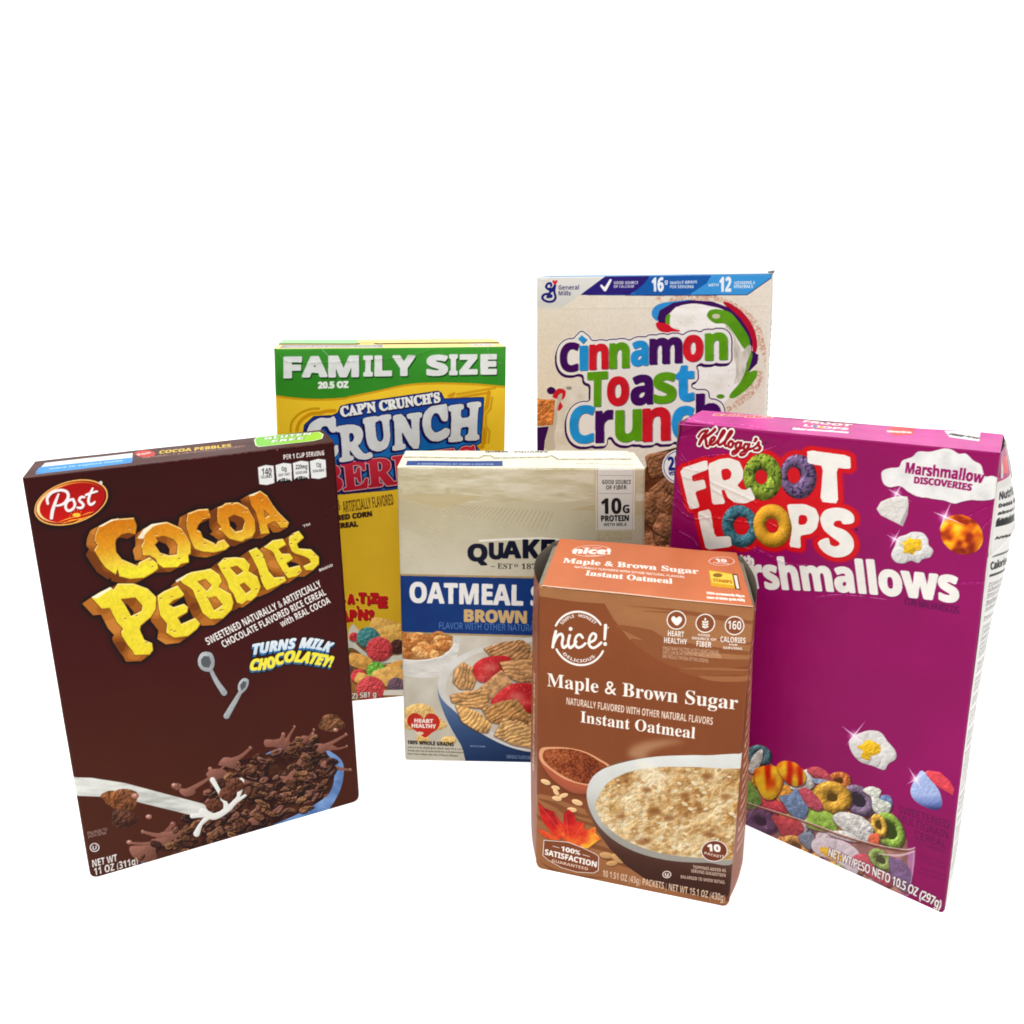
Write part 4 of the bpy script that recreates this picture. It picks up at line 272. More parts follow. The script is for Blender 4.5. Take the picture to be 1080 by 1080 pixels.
 115:(240,[[110,-5,-18,1,-16,1,-14,3,-25,7,-11,5,0,40,24,-10,30,-8,16,-3,15,-1,21,2,16,4,12,6,8,7,5,10,1,11,0,6,-2,6,-3,6,-5,6,-14,10,-58,24,-28,14,-12,7,-9,8,-7,9,-6,10,-4,12,0,14,2,21,10,17,16,14,20,11,24,6,28,2,16,-1,15,-1,15,-3,27,-8,13,-5,-16,-35,-48,15,-12,1,-13,1,-17,-1,-14,-3,-10,-5,-8,-6,-5,-8,-1,-10,0,-6,2,-6,4,-6,6,-6,6,-4,21,-10,73,-32,11,-7,9,-8,8,-9,5,-10,3,-12,1,-14,-3,-24,-10,-20,-16,-15,-22,-11,-26,-7]]),
 116:(180,[[124,-5,-13,1,-13,2,-12,4,-12,6,-9,8,-8,12,-6,13,-4,17,-1,20,0,156,-38,0,0,21,38,17,18,58,26,0,0,-62,78,0,0,-34,-78,0,0,-155,2,-15,3,-12,7,-9,8,-7,10,-4,12,-1,6,0,32,5,0,-33,-20,-6]]),
 117:(309,[[137,-5,-29,3,-25,8,-19,12,-14,19,-8,25,-2,30,0,176,44,0,0,-172,6,-36,20,-22,34,-6,26,2,20,8,16,14,9,20,5,24,2,28,0,140,44,0,0,-268,-36,0,-6,36,-2,0,-10,-14,-12,-10,-14,-7,-16,-5,-16,-4]]),
 120:(264,[[9,0,97,137,-92,131,50,0,68,-101,69,101,49,0,-92,-131,98,-137,-50,0,-74,107,-74,-107]]),
 122:(235,[[20,0,0,29,144,205,-136,0,0,34,184,0,0,-33,-142,-201,146,0,0,-34]]),
}
GLYPHS['sans'] = {
 32:(139,[]),
 38:(312,[[248,170,-10,-19,-13,-20,-14,-17,-48,56,36,30,20,29,7,31,-11,38,-29,26,-42,10,-46,-10,-31,-26,-11,-42,6,-28,14,-28,18,-23,-42,-29,-28,-34,-10,-38,12,-40,31,-30,43,-10,32,4,36,16,40,30,39,-46,63,0,-69,80,23,30,20,30,12,30],[178,80,-24,-20,-24,-14,-25,-6,-21,6,-14,12,-7,18,7,24,20,22,32,22],[104,260,5,17,13,11,19,5,20,-5,14,-12,5,-18,-4,-17,-12,-18,-28,-21,-15,17,-12,20]]),
 65:(334,[[181,343,-35,0,-146,-343,50,0,43,100,145,0,46,-100,50,0],[163,268,55,-124,-106,0]]),
 67:(354,[[328,318,-43,16,-39,8,-35,4,-97,-24,-66,-64,-24,-92,20,-76,60,-66,104,-28,48,4,40,10,36,16,0,53,-40,-21,-40,-13,-40,-5,-72,17,-48,45,-18,68,18,67,48,47,70,16,39,-4,39,-11,40,-20]]),
 68:(375,[[38,0,133,0,97,25,62,63,22,82,-19,80,-59,64,-104,27,-132,0],[87,297,75,0,79,-17,45,-46,16,-64,-11,-51,-41,-51,-85,-24,-78,0]]),
 69:(250,[[231,341,-193,0,0,-341,198,0,0,44,-150,0,0,106,140,0,0,44,-140,0,0,103,145,0]]),
 70:(234,[[220,341,-182,0,0,-341,49,0,0,158,133,0,0,44,-133,0,0,95,133,0]]),
 71:(370,[[336,168,-114,0,0,-44,66,0,0,-70,-24,-7,-25,-5,-25,-2,-72,17,-48,45,-18,68,17,66,47,47,67,17,41,-4,41,-10,41,-19,0,49,-47,18,-37,9,-38,3,-94,-24,-64,-63,-25,-91,24,-89,64,-61,93,-22,45,2,42,10,43,16]]),
 72:(364,[[326,341,-48,0,0,-149,-192,0,0,149,-48,0,0,-341,48,0,0,148,192,0,0,-148,48,0]]),
 73:(125,[[87,341,-49,0,0,-341,49,0]]),
 76:(245,[[86,341,-49,0,0,-341,203,0,0,44,-154,0]]),
 78:(390,[[353,341,-46,0,0,-264,-231,264,-39,0,0,-341,46,0,0,262,228,-262,42,0]]),
 79:(412,[[22,170,23,-86,63,-64,96,-24,100,24,63,64,22,86,-23,88,-63,63,-97,25,-97,-25,-63,-63],[73,170,17,68,48,46,68,16,68,-16,47,-46,17,-68,-17,-66,-47,-46,-68,-18,-68,18,-48,46]]),
 82:(302,[[38,341,0,-341,50,0,0,148,20,0,24,-4,28,-22,38,-52,46,-70,58,0,-20,26,-51,80,-24,32,-27,24,30,20,20,28,6,36,-13,50,-39,34,-60,11],[88,299,31,0,39,-6,21,-18,7,-27,-6,-28,-20,-20,-41,-8,-31,0]]),
 83:(229,[[200,322,-25,13,-25,8,-26,3,-55,-12,-36,-31,-13,-49,38,-70,72,-46,38,-56,-6,-19,-18,-17,-32,-6,-32,5,-31,17,-27,27,0,-62,29,-17,31,-11,36,-3,48,12,34,32,13,48,-38,78,-71,45,-38,50,6,21,20,14,28,6,24,-4,27,-10,29,-22]]),
 84:(302,[[294,341,-286,0,0,-44,118,0,0,-297,50,0,0,297,118,0]]),
 85:(354,[[324,341,-49,0,0,-199,-1,-29,-7,-25,-13,-20,-20,-14,-26,-10,-34,-4,-28,4,-25,10,-21,16,-12,16,-6,22,-2,32,0,201,-50,0,0,-212,22,-76,52,-43,68,-14,85,17,51,48,16,73]]),
 86:(302,[[302,341,-48,0,-102,-239,-103,239,-49,0,148,-344,10,0]]),
 87:(521,[[520,341,-48,0,-93,-235,-95,235,-46,0,-95,-235,-94,235,-49,0,138,-344,10,0,112,279,112,-279,10,0]]),
 89:(302,[[150,224,-91,117,-59,0,126,-161,0,-180,50,0,0,180,126,161,-59,0]]),
 8482:(500,[[120,159,32,0,0,169,66,0,0,30,-163,0,0,-30,65,0],[240,159,30,0,0,169,2,0,52,-169,30,0,50,167,1,0,0,-167,31,0,0,199,-48,0,-48,-159,-2,0,-49,159,-49,0]]),
}


def outline(s, font):
    """outline segments of a line of lettering, (n,2,2)"""
    k = (s, font)
    if k in _gcache:
        return _gcache[k]
    x, out = 0., []
    for ch in s:
        adv, loops = GLYPHS[font].get(ord(ch)) or GLYPHS['sb'][ord(ch)]
        for steps in loops:
            L = np.cumsum(np.array(steps, float).reshape(-1, 2), 0) / 500.
            for a, b in zip(L, np.roll(L, -1, 0)):       # cut long edges so that bent lines stay smooth
                n = max(1, int(np.linalg.norm(b - a) / .08))
                for i in range(n):
                    out.append([a + (b - a) * i / n + (x, 0), a + (b - a) * (i + 1) / n + (x, 0)])
        x += adv / 500.
    _gcache[k] = np.array(out)
    return _gcache[k]


def cap_height(font):
    return outline('H', font)[..., 1].max()


def spline(pts, n=8, closed=False):
    p = [np.array(q, float) for q in pts]
    m = len(p)
    out = []
    rng = range(m if closed else m - 1)
    for i in rng:
        if closed:
            p0, p1, p2, p3 = p[(i - 1) % m], p[i], p[(i + 1) % m], p[(i + 2) % m]
        else:
            p0, p1, p2, p3 = p[max(i - 1, 0)], p[i], p[i + 1], p[min(i + 2, m - 1)]
        for k in range(n):
            t = k / n
            out.append(.5 * ((2 * p1) + (-p0 + p2) * t + (2 * p0 - 5 * p1 + 4 * p2 - p3) * t * t + (-p0 + 3 * p1 - 3 * p2 + p3) * t ** 3))
    if not closed:
        out.append(p[-1])
    return np.array(out)


def chaikin(p, k=.2):
    """knock the corners off a traced outline"""
    p = np.asarray(p, float)
    q = np.roll(p, -1, 0)
    return np.stack([p * (1 - k) + q * k, p * k + q * (1 - k)], 1).reshape(-1, 2)


def X(ox, oy, s):
    def f(*pts):
        r = [(ox + x / s, oy + y / s) for x, y in pts]
        return r if len(r) > 1 else r[0]
    f.s = s
    return f


def lin(c):
    c = np.clip(np.asarray(c, np.float32) / 255., 0, 1)
    return np.where(c <= .04045, c / 12.92, ((c + .055) / 1.055) ** 2.4)


class Mask:
    def __init__(s, y0, x0, a):
        s.y0, s.x0, s.a = y0, x0, a


def blur(a, r):
    r = max(1, int(r))
    for ax in (0, 1):
        for _ in range(2):
            pad = [(0, 0), (0, 0)]
            pad[ax] = (r + 1, r)
            c = np.cumsum(np.pad(a, pad), axis=ax, dtype=np.float64)
            if ax == 0:
                a = (c[2 * r + 1:] - c[:-2 * r - 1]) / (2 * r + 1)
            else:
                a = (c[:, 2 * r + 1:] - c[:, :-2 * r - 1]) / (2 * r + 1)
    return a.astype(np.float32)


SS = 2


class Panel:
    """A printed carton panel: a fine grid whose vertices carry the printed colour.
    Artwork is laid out on it in the coordinates measured on the photograph (space='px') or in mm."""

    def __init__(s, corners, res, base, space='px'):
        c = s.c = np.array(corners, float)
        s.w = (np.linalg.norm(c[1] - c[0]) + np.linalg.norm(c[2] - c[3])) / 2
        s.h = (np.linalg.norm(c[3] - c[0]) + np.linalg.norm(c[2] - c[1])) / 2
        s.nx, s.ny = max(2, int(s.w / res)), max(2, int(s.h / res))
        s.W, s.H = (s.nx + 1) * SS, (s.ny + 1) * SS
        s.res = s.w / s.nx
        u = c[1] - c[0]
        s.U = u / np.linalg.norm(u)
        n = np.cross(s.U, c[3] - c[0])
        s.N = n / np.linalg.norm(n)
        s.V = np.cross(s.N, s.U)
        ras = [(0, s.H), (s.W, s.H), (s.W, 0), (0, 0)]
        if space == 'px':
            q = project(c)
        else:
            q = [(0, 0), (s.w, 0), (s.w, s.h), (0, s.h)]
        s.q = np.array(q)
        s.M = homog(q, ras)
        s.Mi = np.linalg.inv(s.M)
        s.kv = s.H / np.linalg.norm(s.q[3] - s.q[0])     # raster samples per layout unit, up the panel
        s.k = math.sqrt(s.kv * s.W / np.linalg.norm(s.q[1] - s.q[0]))
        s.col = np.empty((s.H, s.W, 3), np.float32)
        s.col[:] = base
        s.id = np.zeros((s.H, s.W), np.int16)
        s.parts = [None]
        s.disp = np.zeros((s.ny + 1, s.nx + 1), np.float32)
        s.corner_r = (0, 0)

    # --- helpers
    def R(s, pts):
        p = np.asarray(pts, float)
        return np.stack(hmap(s.M, p[..., 0], p[..., 1]), -1)

    def xy(s, m):
        h, w = m.a.shape
        X_, Y_ = np.meshgrid(np.arange(m.x0, m.x0 + w) + .5, np.arange(m.y0, m.y0 + h) + .5)
        return hmap(s.Mi, X_, Y_)

    def part(s, name, label=None):
        for i, p in enumerate(s.parts):
            if p and p[0] == name and p[1] == label:
                return i
        s.parts.append((name, label))
        return len(s.parts) - 1

    def full(s):
        return Mask(0, 0, np.ones((s.H, s.W), bool))

    def raster(s, seg, pad=0):
        seg = np.asarray(seg, float)
        x0 = int(max(0, math.floor(seg[..., 0].min()) - pad))
        x1 = int(min(s.W, math.ceil(seg[..., 0].max()) + 1 + pad))
        y0 = int(max(0, math.floor(seg[..., 1].min()) - pad))
        y1 = int(min(s.H, math.ceil(seg[..., 1].max()) + 1 + pad))
        if x1 <= x0 or y1 <= y0:
            return Mask(0, 0, np.zeros((1, 1), bool))
        a, b = seg[:, 0], seg[:, 1]
        lo = np.minimum(a[:, 1], b[:, 1])
        hi = np.maximum(a[:, 1], b[:, 1])
        r0 = np.maximum(np.ceil(lo - .5), y0).astype(int)
        r1 = np.minimum(np.ceil(hi - .5), y1).astype(int)
        cnt = np.maximum(r1 - r0, 0)
        ix = np.repeat(np.arange(len(seg)), cnt)
        buf = np.zeros((y1 - y0, x1 - x0 + 1), np.int32)
        if len(ix):
            off = np.arange(len(ix)) - np.repeat(np.cumsum(cnt) - cnt, cnt)
            row = r0[ix] + off
            yy = row + .5
            dy = b[ix, 1] - a[ix, 1]
            t = (yy - a[ix, 1]) / np.where(dy == 0, 1, dy)
            xc = a[ix, 0] + (b[ix, 0] - a[ix, 0]) * t
            col = np.clip(np.ceil(xc - .5).astype(int) - x0, 0, x1 - x0)
            np.add.at(buf, (row - y0, col), 1)
        return Mask(y0, x0, (np.cumsum(buf, 1)[:, :-1] % 2).astype(bool))

    def mpoly(s, *loops, smooth=False):
        sg = []
        for L in loops:
            p = spline(L, 6, True) if smooth else np.asarray(L, float)
            p = s.R(p)
            sg.append(np.stack([p, np.roll(p, -1, 0)], 1))
        return s.raster(np.concatenate(sg))

    def mell(s, c, a, b=None):
        """ellipse from centre and two conjugate radii (vectors or numbers)"""
        if not np.ndim(a):
            a = (a, 0)
        if b is None:
            b = (0, a[0])
        if not np.ndim(b):
            b = (0, b)
        t = np.linspace(0, 2 * np.pi, 60)[:-1]
        p = np.array(c) + np.outer(np.cos(t), a) + np.outer(np.sin(t), b)
        return s.mpoly(p)

    def mor(s, *ms):
        y0, x0 = min(m.y0 for m in ms), min(m.x0 for m in ms)
        y1, x1 = max(m.y0 + m.a.shape[0] for m in ms), max(m.x0 + m.a.shape[1] for m in ms)
        a = np.zeros((y1 - y0, x1 - x0), bool)
        for m in ms:
            a[m.y0 - y0:m.y0 - y0 + m.a.shape[0], m.x0 - x0:m.x0 - x0 + m.a.shape[1]] |= m.a
        return Mask(y0, x0, a)

    def mand(s, m, n, inv=False):
        b = np.zeros((s.H, s.W), bool)
        b[n.y0:n.y0 + n.a.shape[0], n.x0:n.x0 + n.a.shape[1]] = n.a
        b = b[m.y0:m.y0 + m.a.shape[0], m.x0:m.x0 + m.a.shape[1]]
        return Mask(m.y0, m.x0, m.a & (~b if inv else b))

    def grow(s, m, r):
        """dilate by r layout units (negative: erode)"""
        if r < 0:
            g = Mask(m.y0 - 2, m.x0 - 2, ~np.pad(m.a, 2))
            q = s._dil(g.a, -r * s.k)
            return Mask(m.y0, m.x0, ~q[2:-2, 2:-2])
        R = r * s.k
        n = int(math.ceil(R))
        a = s._dil(np.pad(m.a, n), R)
        y0, x0 = m.y0 - n, m.x0 - n
        cy, cx = max(0, -y0), max(0, -x0)
        a = a[cy:, cx:]
        y0, x0 = max(0, y0), max(0, x0)
        return Mask(y0, x0, a[:max(0, s.H - y0), :max(0, s.W - x0)])

    @staticmethod
    def _dil(a, R):
        n = int(math.ceil(R))
        out = a.copy()
        h, w = a.shape
        for dy in range(-n, n + 1):
            if abs(dy) > R:
                continue
            k = int(math.sqrt(R * R - dy * dy))
            c = np.cumsum(np.pad(a, ((0, 0), (k + 1, k))), axis=1, dtype=np.int32)
            hd = (c[:, 2 * k + 1:] - c[:, :-2 * k - 1]) > 0
            if dy >= 0:
                out[dy:] |= hd[:h - dy]
            else:
                out[:dy] |= hd[-dy:]
        return out

    def shift(s, m, dx, dy):
        """move a mask by a layout vector"""
        cx, cy = hmap(s.Mi, m.x0 + m.a.shape[1] / 2, m.y0 + m.a.shape[0] / 2)
        a = s.R([(cx, cy)])[0]
        b = s.R([(cx + dx, cy + dy)])[0]
        X0, Y0 = int(round(m.x0 + b[0] - a[0])), int(round(m.y0 + b[1] - a[1]))
        q = m.a
        if Y0 < 0:
            q = q[-Y0:]
            Y0 = 0
        if X0 < 0:
            q = q[:, -X0:]
            X0 = 0
        q = q[:max(0, s.H - Y0), :max(0, s.W - X0)]
        if q.size == 0:
            q = np.zeros((1, 1), bool)
            X0 = Y0 = 0
        return Mask(Y0, X0, q)

    def sweep(s, m, dx, dy, n=10):
        return s.mor(*[s.shift(m, dx * i / n, dy * i / n) for i in range(n + 1)])

    def mstroke(s, pts, w, n=8, curve=True):
        """brush stroke; w = width or list of widths along pts"""
        p = spline(pts, n) if curve and len(pts) > 2 else np.asarray(pts, float)
        ws = np.interp(np.linspace(0, 1, len(p)), np.linspace(0, 1, len(w)), w) if np.ndim(w) else np.full(len(p), w)
        ms = []
        t = np.linspace(0, 2 * np.pi, 17)[:-1]
        for i in range(len(p)):
            c = p[i] + np.stack([np.cos(t), np.sin(t)], 1) * ws[i] / 2
            ms.append(s.mpoly(c))
            if i:
                d = p[i] - p[i - 1]
                L = np.linalg.norm(d)
                if L > 1e-6:
                    nn = np.array([-d[1], d[0]]) / L / 2
                    ms.append(s.mpoly([p[i - 1] + nn * ws[i - 1], p[i] + nn * ws[i], p[i] - nn * ws[i], p[i - 1] - nn * ws[i - 1]]))
        return s.mor(*ms)

    # --- painting
    def fill(s, m, color, part=None, alpha=1.):
        if isinstance(m, list):
            for q in m:
                s.fill(q, color, part, alpha)
            return m
        h, w = m.a.shape
        sl = (slice(m.y0, m.y0 + h), slice(m.x0, m.x0 + w))
        if callable(color):
            px, py = s.xy(m)
            color = color(px, py)
        cc = np.broadcast_to(np.asarray(color, np.float32), (h, w, 3))
        al = m.a * np.float32(alpha) if not isinstance(alpha, np.ndarray) else m.a * alpha
        al = al[..., None]
        s.col[sl] = s.col[sl] * (1 - al) + cc * al
        if part is not None:
            s.id[sl][m.a] = part
        return m

    def poly(s, pts, color, part=None, smooth=False, alpha=1.):
        return s.fill(s.mpoly(pts, smooth=smooth), color, part, alpha)

    def soft(s, m, r, color, alpha=1.):
        """blurred copy of a mask"""
        n = int(r * s.k)
        if n < 1:
            return
        a = blur(np.pad(m.a.astype(np.float32), 2 * n), n)
        y0, x0 = m.y0 - 2 * n, m.x0 - 2 * n
        cy, cx = max(0, -y0), max(0, -x0)
        a = a[cy:, cx:]
        y0, x0 = max(0, y0), max(0, x0)
        a = a[:s.H - y0, :s.W - x0]
        if not a.size:
            return
        s.fill(Mask(y0, x0, np.ones(a.shape, bool)), color, None, a * alpha)

    def glow(s, c, r, color=(255, 255, 255), alpha=1., part=None):
        m = s.mell(c, r)
        px, py = s.xy(m)
        d = np.hypot(px - c[0], py - c[1]) / r
        s.fill(m, color, part, np.clip(1 - d, 0, 1).astype(np.float32) ** 2 * alpha)

    def sparkle(s, c, r, ang=.3, alpha=1.):
        s.glow(c, r * .95, (255, 235, 250), .95 * alpha)
        for k, L in ((0, 2.1), (math.pi / 2, 1.5), (math.pi, 1.3), (-math.pi / 2, 1.7)):
            a = ang + k
            e = (c[0] + math.cos(a) * r * L, c[1] + math.sin(a) * r * L)
            p = (-math.sin(a) * r * .07, math.cos(a) * r * .07)
            s.poly([(c[0] + p[0], c[1] + p[1]), e, (c[0] - p[0], c[1] - p[1])], (255, 240, 252), alpha=.85 * alpha)

    def mtext(s, t, bl, br, h, font='sb', bold=0., lean=0., hr=None, ref=None):
        """a line of lettering between two baseline points; h = cap height in layout units
        (bl / br may be polylines: bl = list of baseline points, br = None)"""
        sg = outline(t, font)
        x0, x1 = sg[..., 0].min(), sg[..., 0].max()
        u = (sg[..., 0] - x0) / (x1 - x0)
        v = sg[..., 1] / (ref or cap_height(font))
        hr = h if hr is None else hr
        hh = (h + (hr - h) * u) * s.kv
        p = s.R(spline(bl, 12) if br is None else np.array([bl, br], float))
        d = np.r_[0, np.cumsum(np.linalg.norm(np.diff(p, axis=0), axis=1))]
        d /= d[-1]
        bx, by = np.interp(u, d, p[:, 0]), np.interp(u, d, p[:, 1])
        e = 2e-2
        tx = np.interp(np.minimum(u + e, 1), d, p[:, 0]) - np.interp(np.maximum(u - e, 0), d, p[:, 0])
        ty = np.interp(np.minimum(u + e, 1), d, p[:, 1]) - np.interp(np.maximum(u - e, 0), d, p[:, 1])
        L = np.hypot(tx, ty)
        tx, ty = tx / L, ty / L
        px = bx + v * hh * (ty + lean * tx)
        py = by + v * hh * (-tx + lean * ty)
        m = s.raster(np.stack([px, py], -1))
        return s.grow(m, bold) if bold > 0 else m

    def text(s, t, bl, br, h, color=(240, 238, 235), part=None, **k):
        a = k.pop('alpha', 1.)
        return s.fill(s.mtext(t, bl, br, h, **k), color, part, a)

    def mglyph(s, ch, box, slope=0., font='sb', bold=0., shear=0.):
        """one letter fitted to the parallelogram box=(x0,y0,x1,y1)"""
        sg = outline(ch, font)
        mn, mx = sg.min((0, 1)), sg.max((0, 1))
        x0, y0, x1, y1 = box
        x0, x1, y0, y1 = x0 + bold, x1 - bold, y0 + bold, y1 - bold
        u = (sg[..., 0] - mn[0]) / (mx[0] - mn[0])
        v = (sg[..., 1] - mn[1]) / (mx[1] - mn[1])
        px = x0 + (x1 - x0) * u + shear * (v - .5) * (y1 - y0)
        dy = slope * (x1 - x0)
        py = y1 - (y1 - y0 - abs(dy)) * v + slope * (x1 - x0) * u - (abs(dy) if slope > 0 else 0)
        m = s.raster(s.R(np.stack([px, py], -1)))
        return s.grow(m, bold) if bold > 0 else m

    # --- printed food
    def dome(s, m, color, part=None, amp=1.0, rough=.5, nsc=2.5, seed=0, rad=None, light=(-.38, -.55, .74), lo=.45, hi=1.25, ridges=None):
        """a photographed lump: rounded shading with a rough surface"""
        h, w = m.a.shape
        n = int((rad * s.k) if rad else max(2, min(h, w) * .22))
        a = blur(np.pad(m.a.astype(np.float32), 2 * n), n)[2 * n:-2 * n, 2 * n:-2 * n] if n > 0 else m.a.astype(np.float32)
        px, py = s.xy(m)
        hgt = np.sqrt(np.clip(a, 0, 1)) * n * amp
        hgt = hgt + (fbm(px, py, nsc, seed, 3) - .5) * rough * nsc * s.k * .5
        if ridges:
            ang, per, am = ridges
            q = (px * math.cos(ang) + py * math.sin(ang)) + (fbm(px, py, per * 3, seed + 3, 2) - .5) * per * 1.6
            hgt = hgt + np.abs(np.sin(q * math.pi / per)) * am * s.k
        if min(h, w) < 3:
            return s.fill(m, color, part)
        gy, gx = np.gradient(hgt)
        L = np.sqrt(gx * gx + gy * gy + 1)
        sh = (-gx * light[0] - gy * light[1] + light[2]) / L
        sh = np.clip(lo + (hi - lo) * np.clip(sh, 0, 1), 0, 1.6)[..., None]
        cc = np.asarray(color(px, py) if callable(color) else color, np.float32)
        cc = np.clip(cc * sh + np.clip(sh - 1.12, 0, 1) * 120, 0, 255)
        return s.fill(m, cc, part)

    def ring(s, c, a, b, hole, color, part=None, seed=0, hc=(0, 0), rough=.5, fleck=None):
        """a printed cereal loop; a, b conjugate radii; hole = fraction"""
        a, b = np.array(a, float), np.array(b, float)
        m = s.mell(c, a, b)
        px, py = s.xy(m)
        D = np.linalg.inv(np.stack([a, b], 1))
        dx, dy = px - c[0], py - c[1]
        qx, qy = D[0, 0] * dx + D[0, 1] * dy, D[1, 0] * dx + D[1, 1] * dy
        rho = np.hypot(qx, qy) + (fbm(px, py, 2.6, seed + 4) - .5) * .05
        hx, hy = qx - hc[0], qy - hc[1]
        rh = np.hypot(hx, hy) / hole
        t_in = (rh - 1)
        keep = t_in > (fbm(px, py, 3, seed) - .5) * .25
        # 0 at hole rim, 1 at outer rim
        f = np.clip((rh * hole - hole) / np.maximum((rh * hole - hole) + (1 - rho), 1e-4), 0, 1)
        t = f * 2 - 1
        z = np.sqrt(np.clip(1 - t * t, 0.02, 1))
        R = np.hypot(dx, dy) + 1e-6
        nx, ny = dx / R * t, dy / R * t
        sc = max(np.linalg.norm(a), np.linalg.norm(b))
        n1 = fbm(px, py, sc * .22, seed, 3)
        n2 = fbm(px + .8, py + .8, sc * .22, seed, 3)
        sh = .52 + .62 * np.clip(nx * -.45 + ny * -.6 + z * .66, 0, 1) + (n1 - n2) * 1.5 * rough
        cc = np.asarray(color, np.float32) * np.clip(sh, .25, 1.5)[..., None]
        cc = cc + np.clip(sh - 1.08, 0, 1)[..., None] * 150
        if fleck is not None:
            fl = (fbm(px, py, sc * .12, seed + 9, 2) > .66)[..., None]
            cc = np.where(fl, np.asarray(fleck, np.float32) * sh[..., None], cc)
        s.fill(Mask(m.y0, m.x0, m.a & keep), np.clip(cc, 0, 255), part)

    # --- relief
    def uv(s):
        a, b = np.meshgrid(np.linspace(0, s.w, s.nx + 1), np.linspace(s.h, 0, s.ny + 1))
        return a, b

    def edge_round(s, L=0, R=0, B=0, T=0):
        u, v = s.uv()
        for e, r in ((u, L), (s.w - u, R), (v, B), (s.h - v, T)):
            if r > 0:
                x = np.clip(e / r, 0, 1)
                s.disp -= (r * (1 - np.sqrt(np.clip(1 - (1 - x) ** 2, 0, 1)))).astype(np.float32)

    def wave(s, amp, sc, seed=0):
        u, v = s.uv()
        s.disp += ((fbm(u, v, sc, seed, 2) - .5) * 2 * amp).astype(np.float32)

    def bow(s, amp, fv=None):
        u, v = s.uv()
        g = np.sin(np.pi * u / s.w)
        g = g * (fv(v / s.h) if fv else np.sin(np.pi * np.clip(v / s.h, 0, 1)) ** .5)
        s.disp += (amp * g).astype(np.float32)

    def crease(s, pts, amp=.35, width=1.0, wear=.6, curve=True, color=(245, 235, 240), seed=0):
        """a fold line in the board: a ridge with a dent beside it and broken ink along it"""
        p = spline(pts, 10) if curve and len(pts) > 2 else np.array(pts, float)
        r = s.R(p) / SS
        yy, xx = np.mgrid[0:s.ny + 1, 0:s.nx + 1]
        W = width / s.res
        best = np.full(yy.shape, 1e9)
        side = np.zeros(yy.shape)
        x0, x1 = max(0, int(r[:, 0].min() - 8 * W)), int(r[:, 0].max() + 8 * W) + 1
        y0, y1 = max(0, int(r[:, 1].min() - 8 * W)), int(r[:, 1].max() + 8 * W) + 1
        sl = (slice(y0, y1), slice(x0, x1))
        X_, Y_ = xx[sl], yy[sl]
        if X_.size == 0:
            return
        B, S = best[sl], side[sl]
        for i in range(len(r) - 1):
            a, b = r[i], r[i + 1]
            d = b - a
            L2 = d @ d + 1e-9
            t = np.clip(((X_ - a[0]) * d[0] + (Y_ - a[1]) * d[1]) / L2, 0, 1)
            ex, ey = X_ - a[0] - t * d[0], Y_ - a[1] - t * d[1]
            dd = np.hypot(ex, ey)
            k = dd < B
            B[k] = dd[k]
            S[k] = np.sign(d[0] * ey - d[1] * ex)[k]
        q = B / W
        s.disp[sl] += (amp * np.exp(-q * q) - amp * .6 * np.exp(-((q - 2.2) / 2.2) ** 2) * (S > 0)).astype(np.float32)
        if wear > 0:
            m = s.mstroke(p, .55, curve=False)
            px, py = s.xy(m)
            br = np.clip((fbm(px, py, 3.0, seed + 2, 3) - .36) * 4, 0, 1).astype(np.float32)
            s.fill(m, color, None, br * wear)

    # --- meshes
    def build(s, name, parent, mat, frame, label=None):
        """one mesh for the panel and one for each printed piece, all cut from the same sheet"""
        s_, t_ = np.meshgrid(np.linspace(0, 1, s.nx + 1), np.linspace(1, 0, s.ny + 1))
        rel = s.c - s.c[0]
        uvc = np.stack([rel @ s.U, rel @ s.V], 1)
        off = rel @ s.N
        Hm = homog([(0, 0), (1, 0), (1, 1), (0, 1)], uvc)
        a, b = hmap(Hm, s_, t_)
        o = off[0] * (1 - s_) * (1 - t_) + off[1] * s_ * (1 - t_) + off[2] * s_ * t_ + off[3] * (1 - s_) * t_
        P = s.c[0] + a[..., None] * s.U + b[..., None] * s.V + (o + s.disp)[..., None] * s.N
        O, Rm = frame
        P = ((P - O) @ Rm) / 1000.
        col = s.col.reshape(s.ny + 1, SS, s.nx + 1, SS, 3).mean((1, 3))
        col = lin(col) - 0.007
        col = np.maximum(col, 0.0025)
        ids = s.id[::SS, ::SS]
        iy, ix = np.mgrid[0:s.ny, 0:s.nx]
        n = s.nx + 1
        v00 = iy * n + ix
        quads = np.stack([v00 + n, v00 + n + 1, v00 + 1, v00], -1).reshape(-1, 4)
        fid = ids[:-1, :-1].reshape(-1)
        rb, rt = s.corner_r
        if rb or rt:
            fu = ((ix + .5) / s.nx * s.w).reshape(-1)
            fv = ((s.ny - iy - .5) / s.ny * s.h).reshape(-1)
            keep = np.ones(len(fid), bool)
            for r, ee in ((rb, fv), (rt, s.h - fv)):
                if r:
                    for eu in (fu, s.w - fu):
                        keep &= ~((eu < r) & (ee < r) & ((eu - r) ** 2 + (ee - r) ** 2 > r * r))
            quads, fid = quads[keep], fid[keep]
        Pf, Cf = P.reshape(-1, 3), col.reshape(-1, 3)
        root = None
        for pid in range(len(s.parts)):
            q = quads[fid == pid]
            if not len(q):
                continue
            used, inv = np.unique(q, return_inverse=True)
            nm, lb = (name, label) if pid == 0 else s.parts[pid]
            ob = grid_mesh(nm, Pf[used], inv.reshape(-1, 4), Cf[used], mat)
            ob.parent = parent if pid == 0 else root
            if pid == 0:
                root = ob
            if lb:
                ob['label'] = lb
        return root


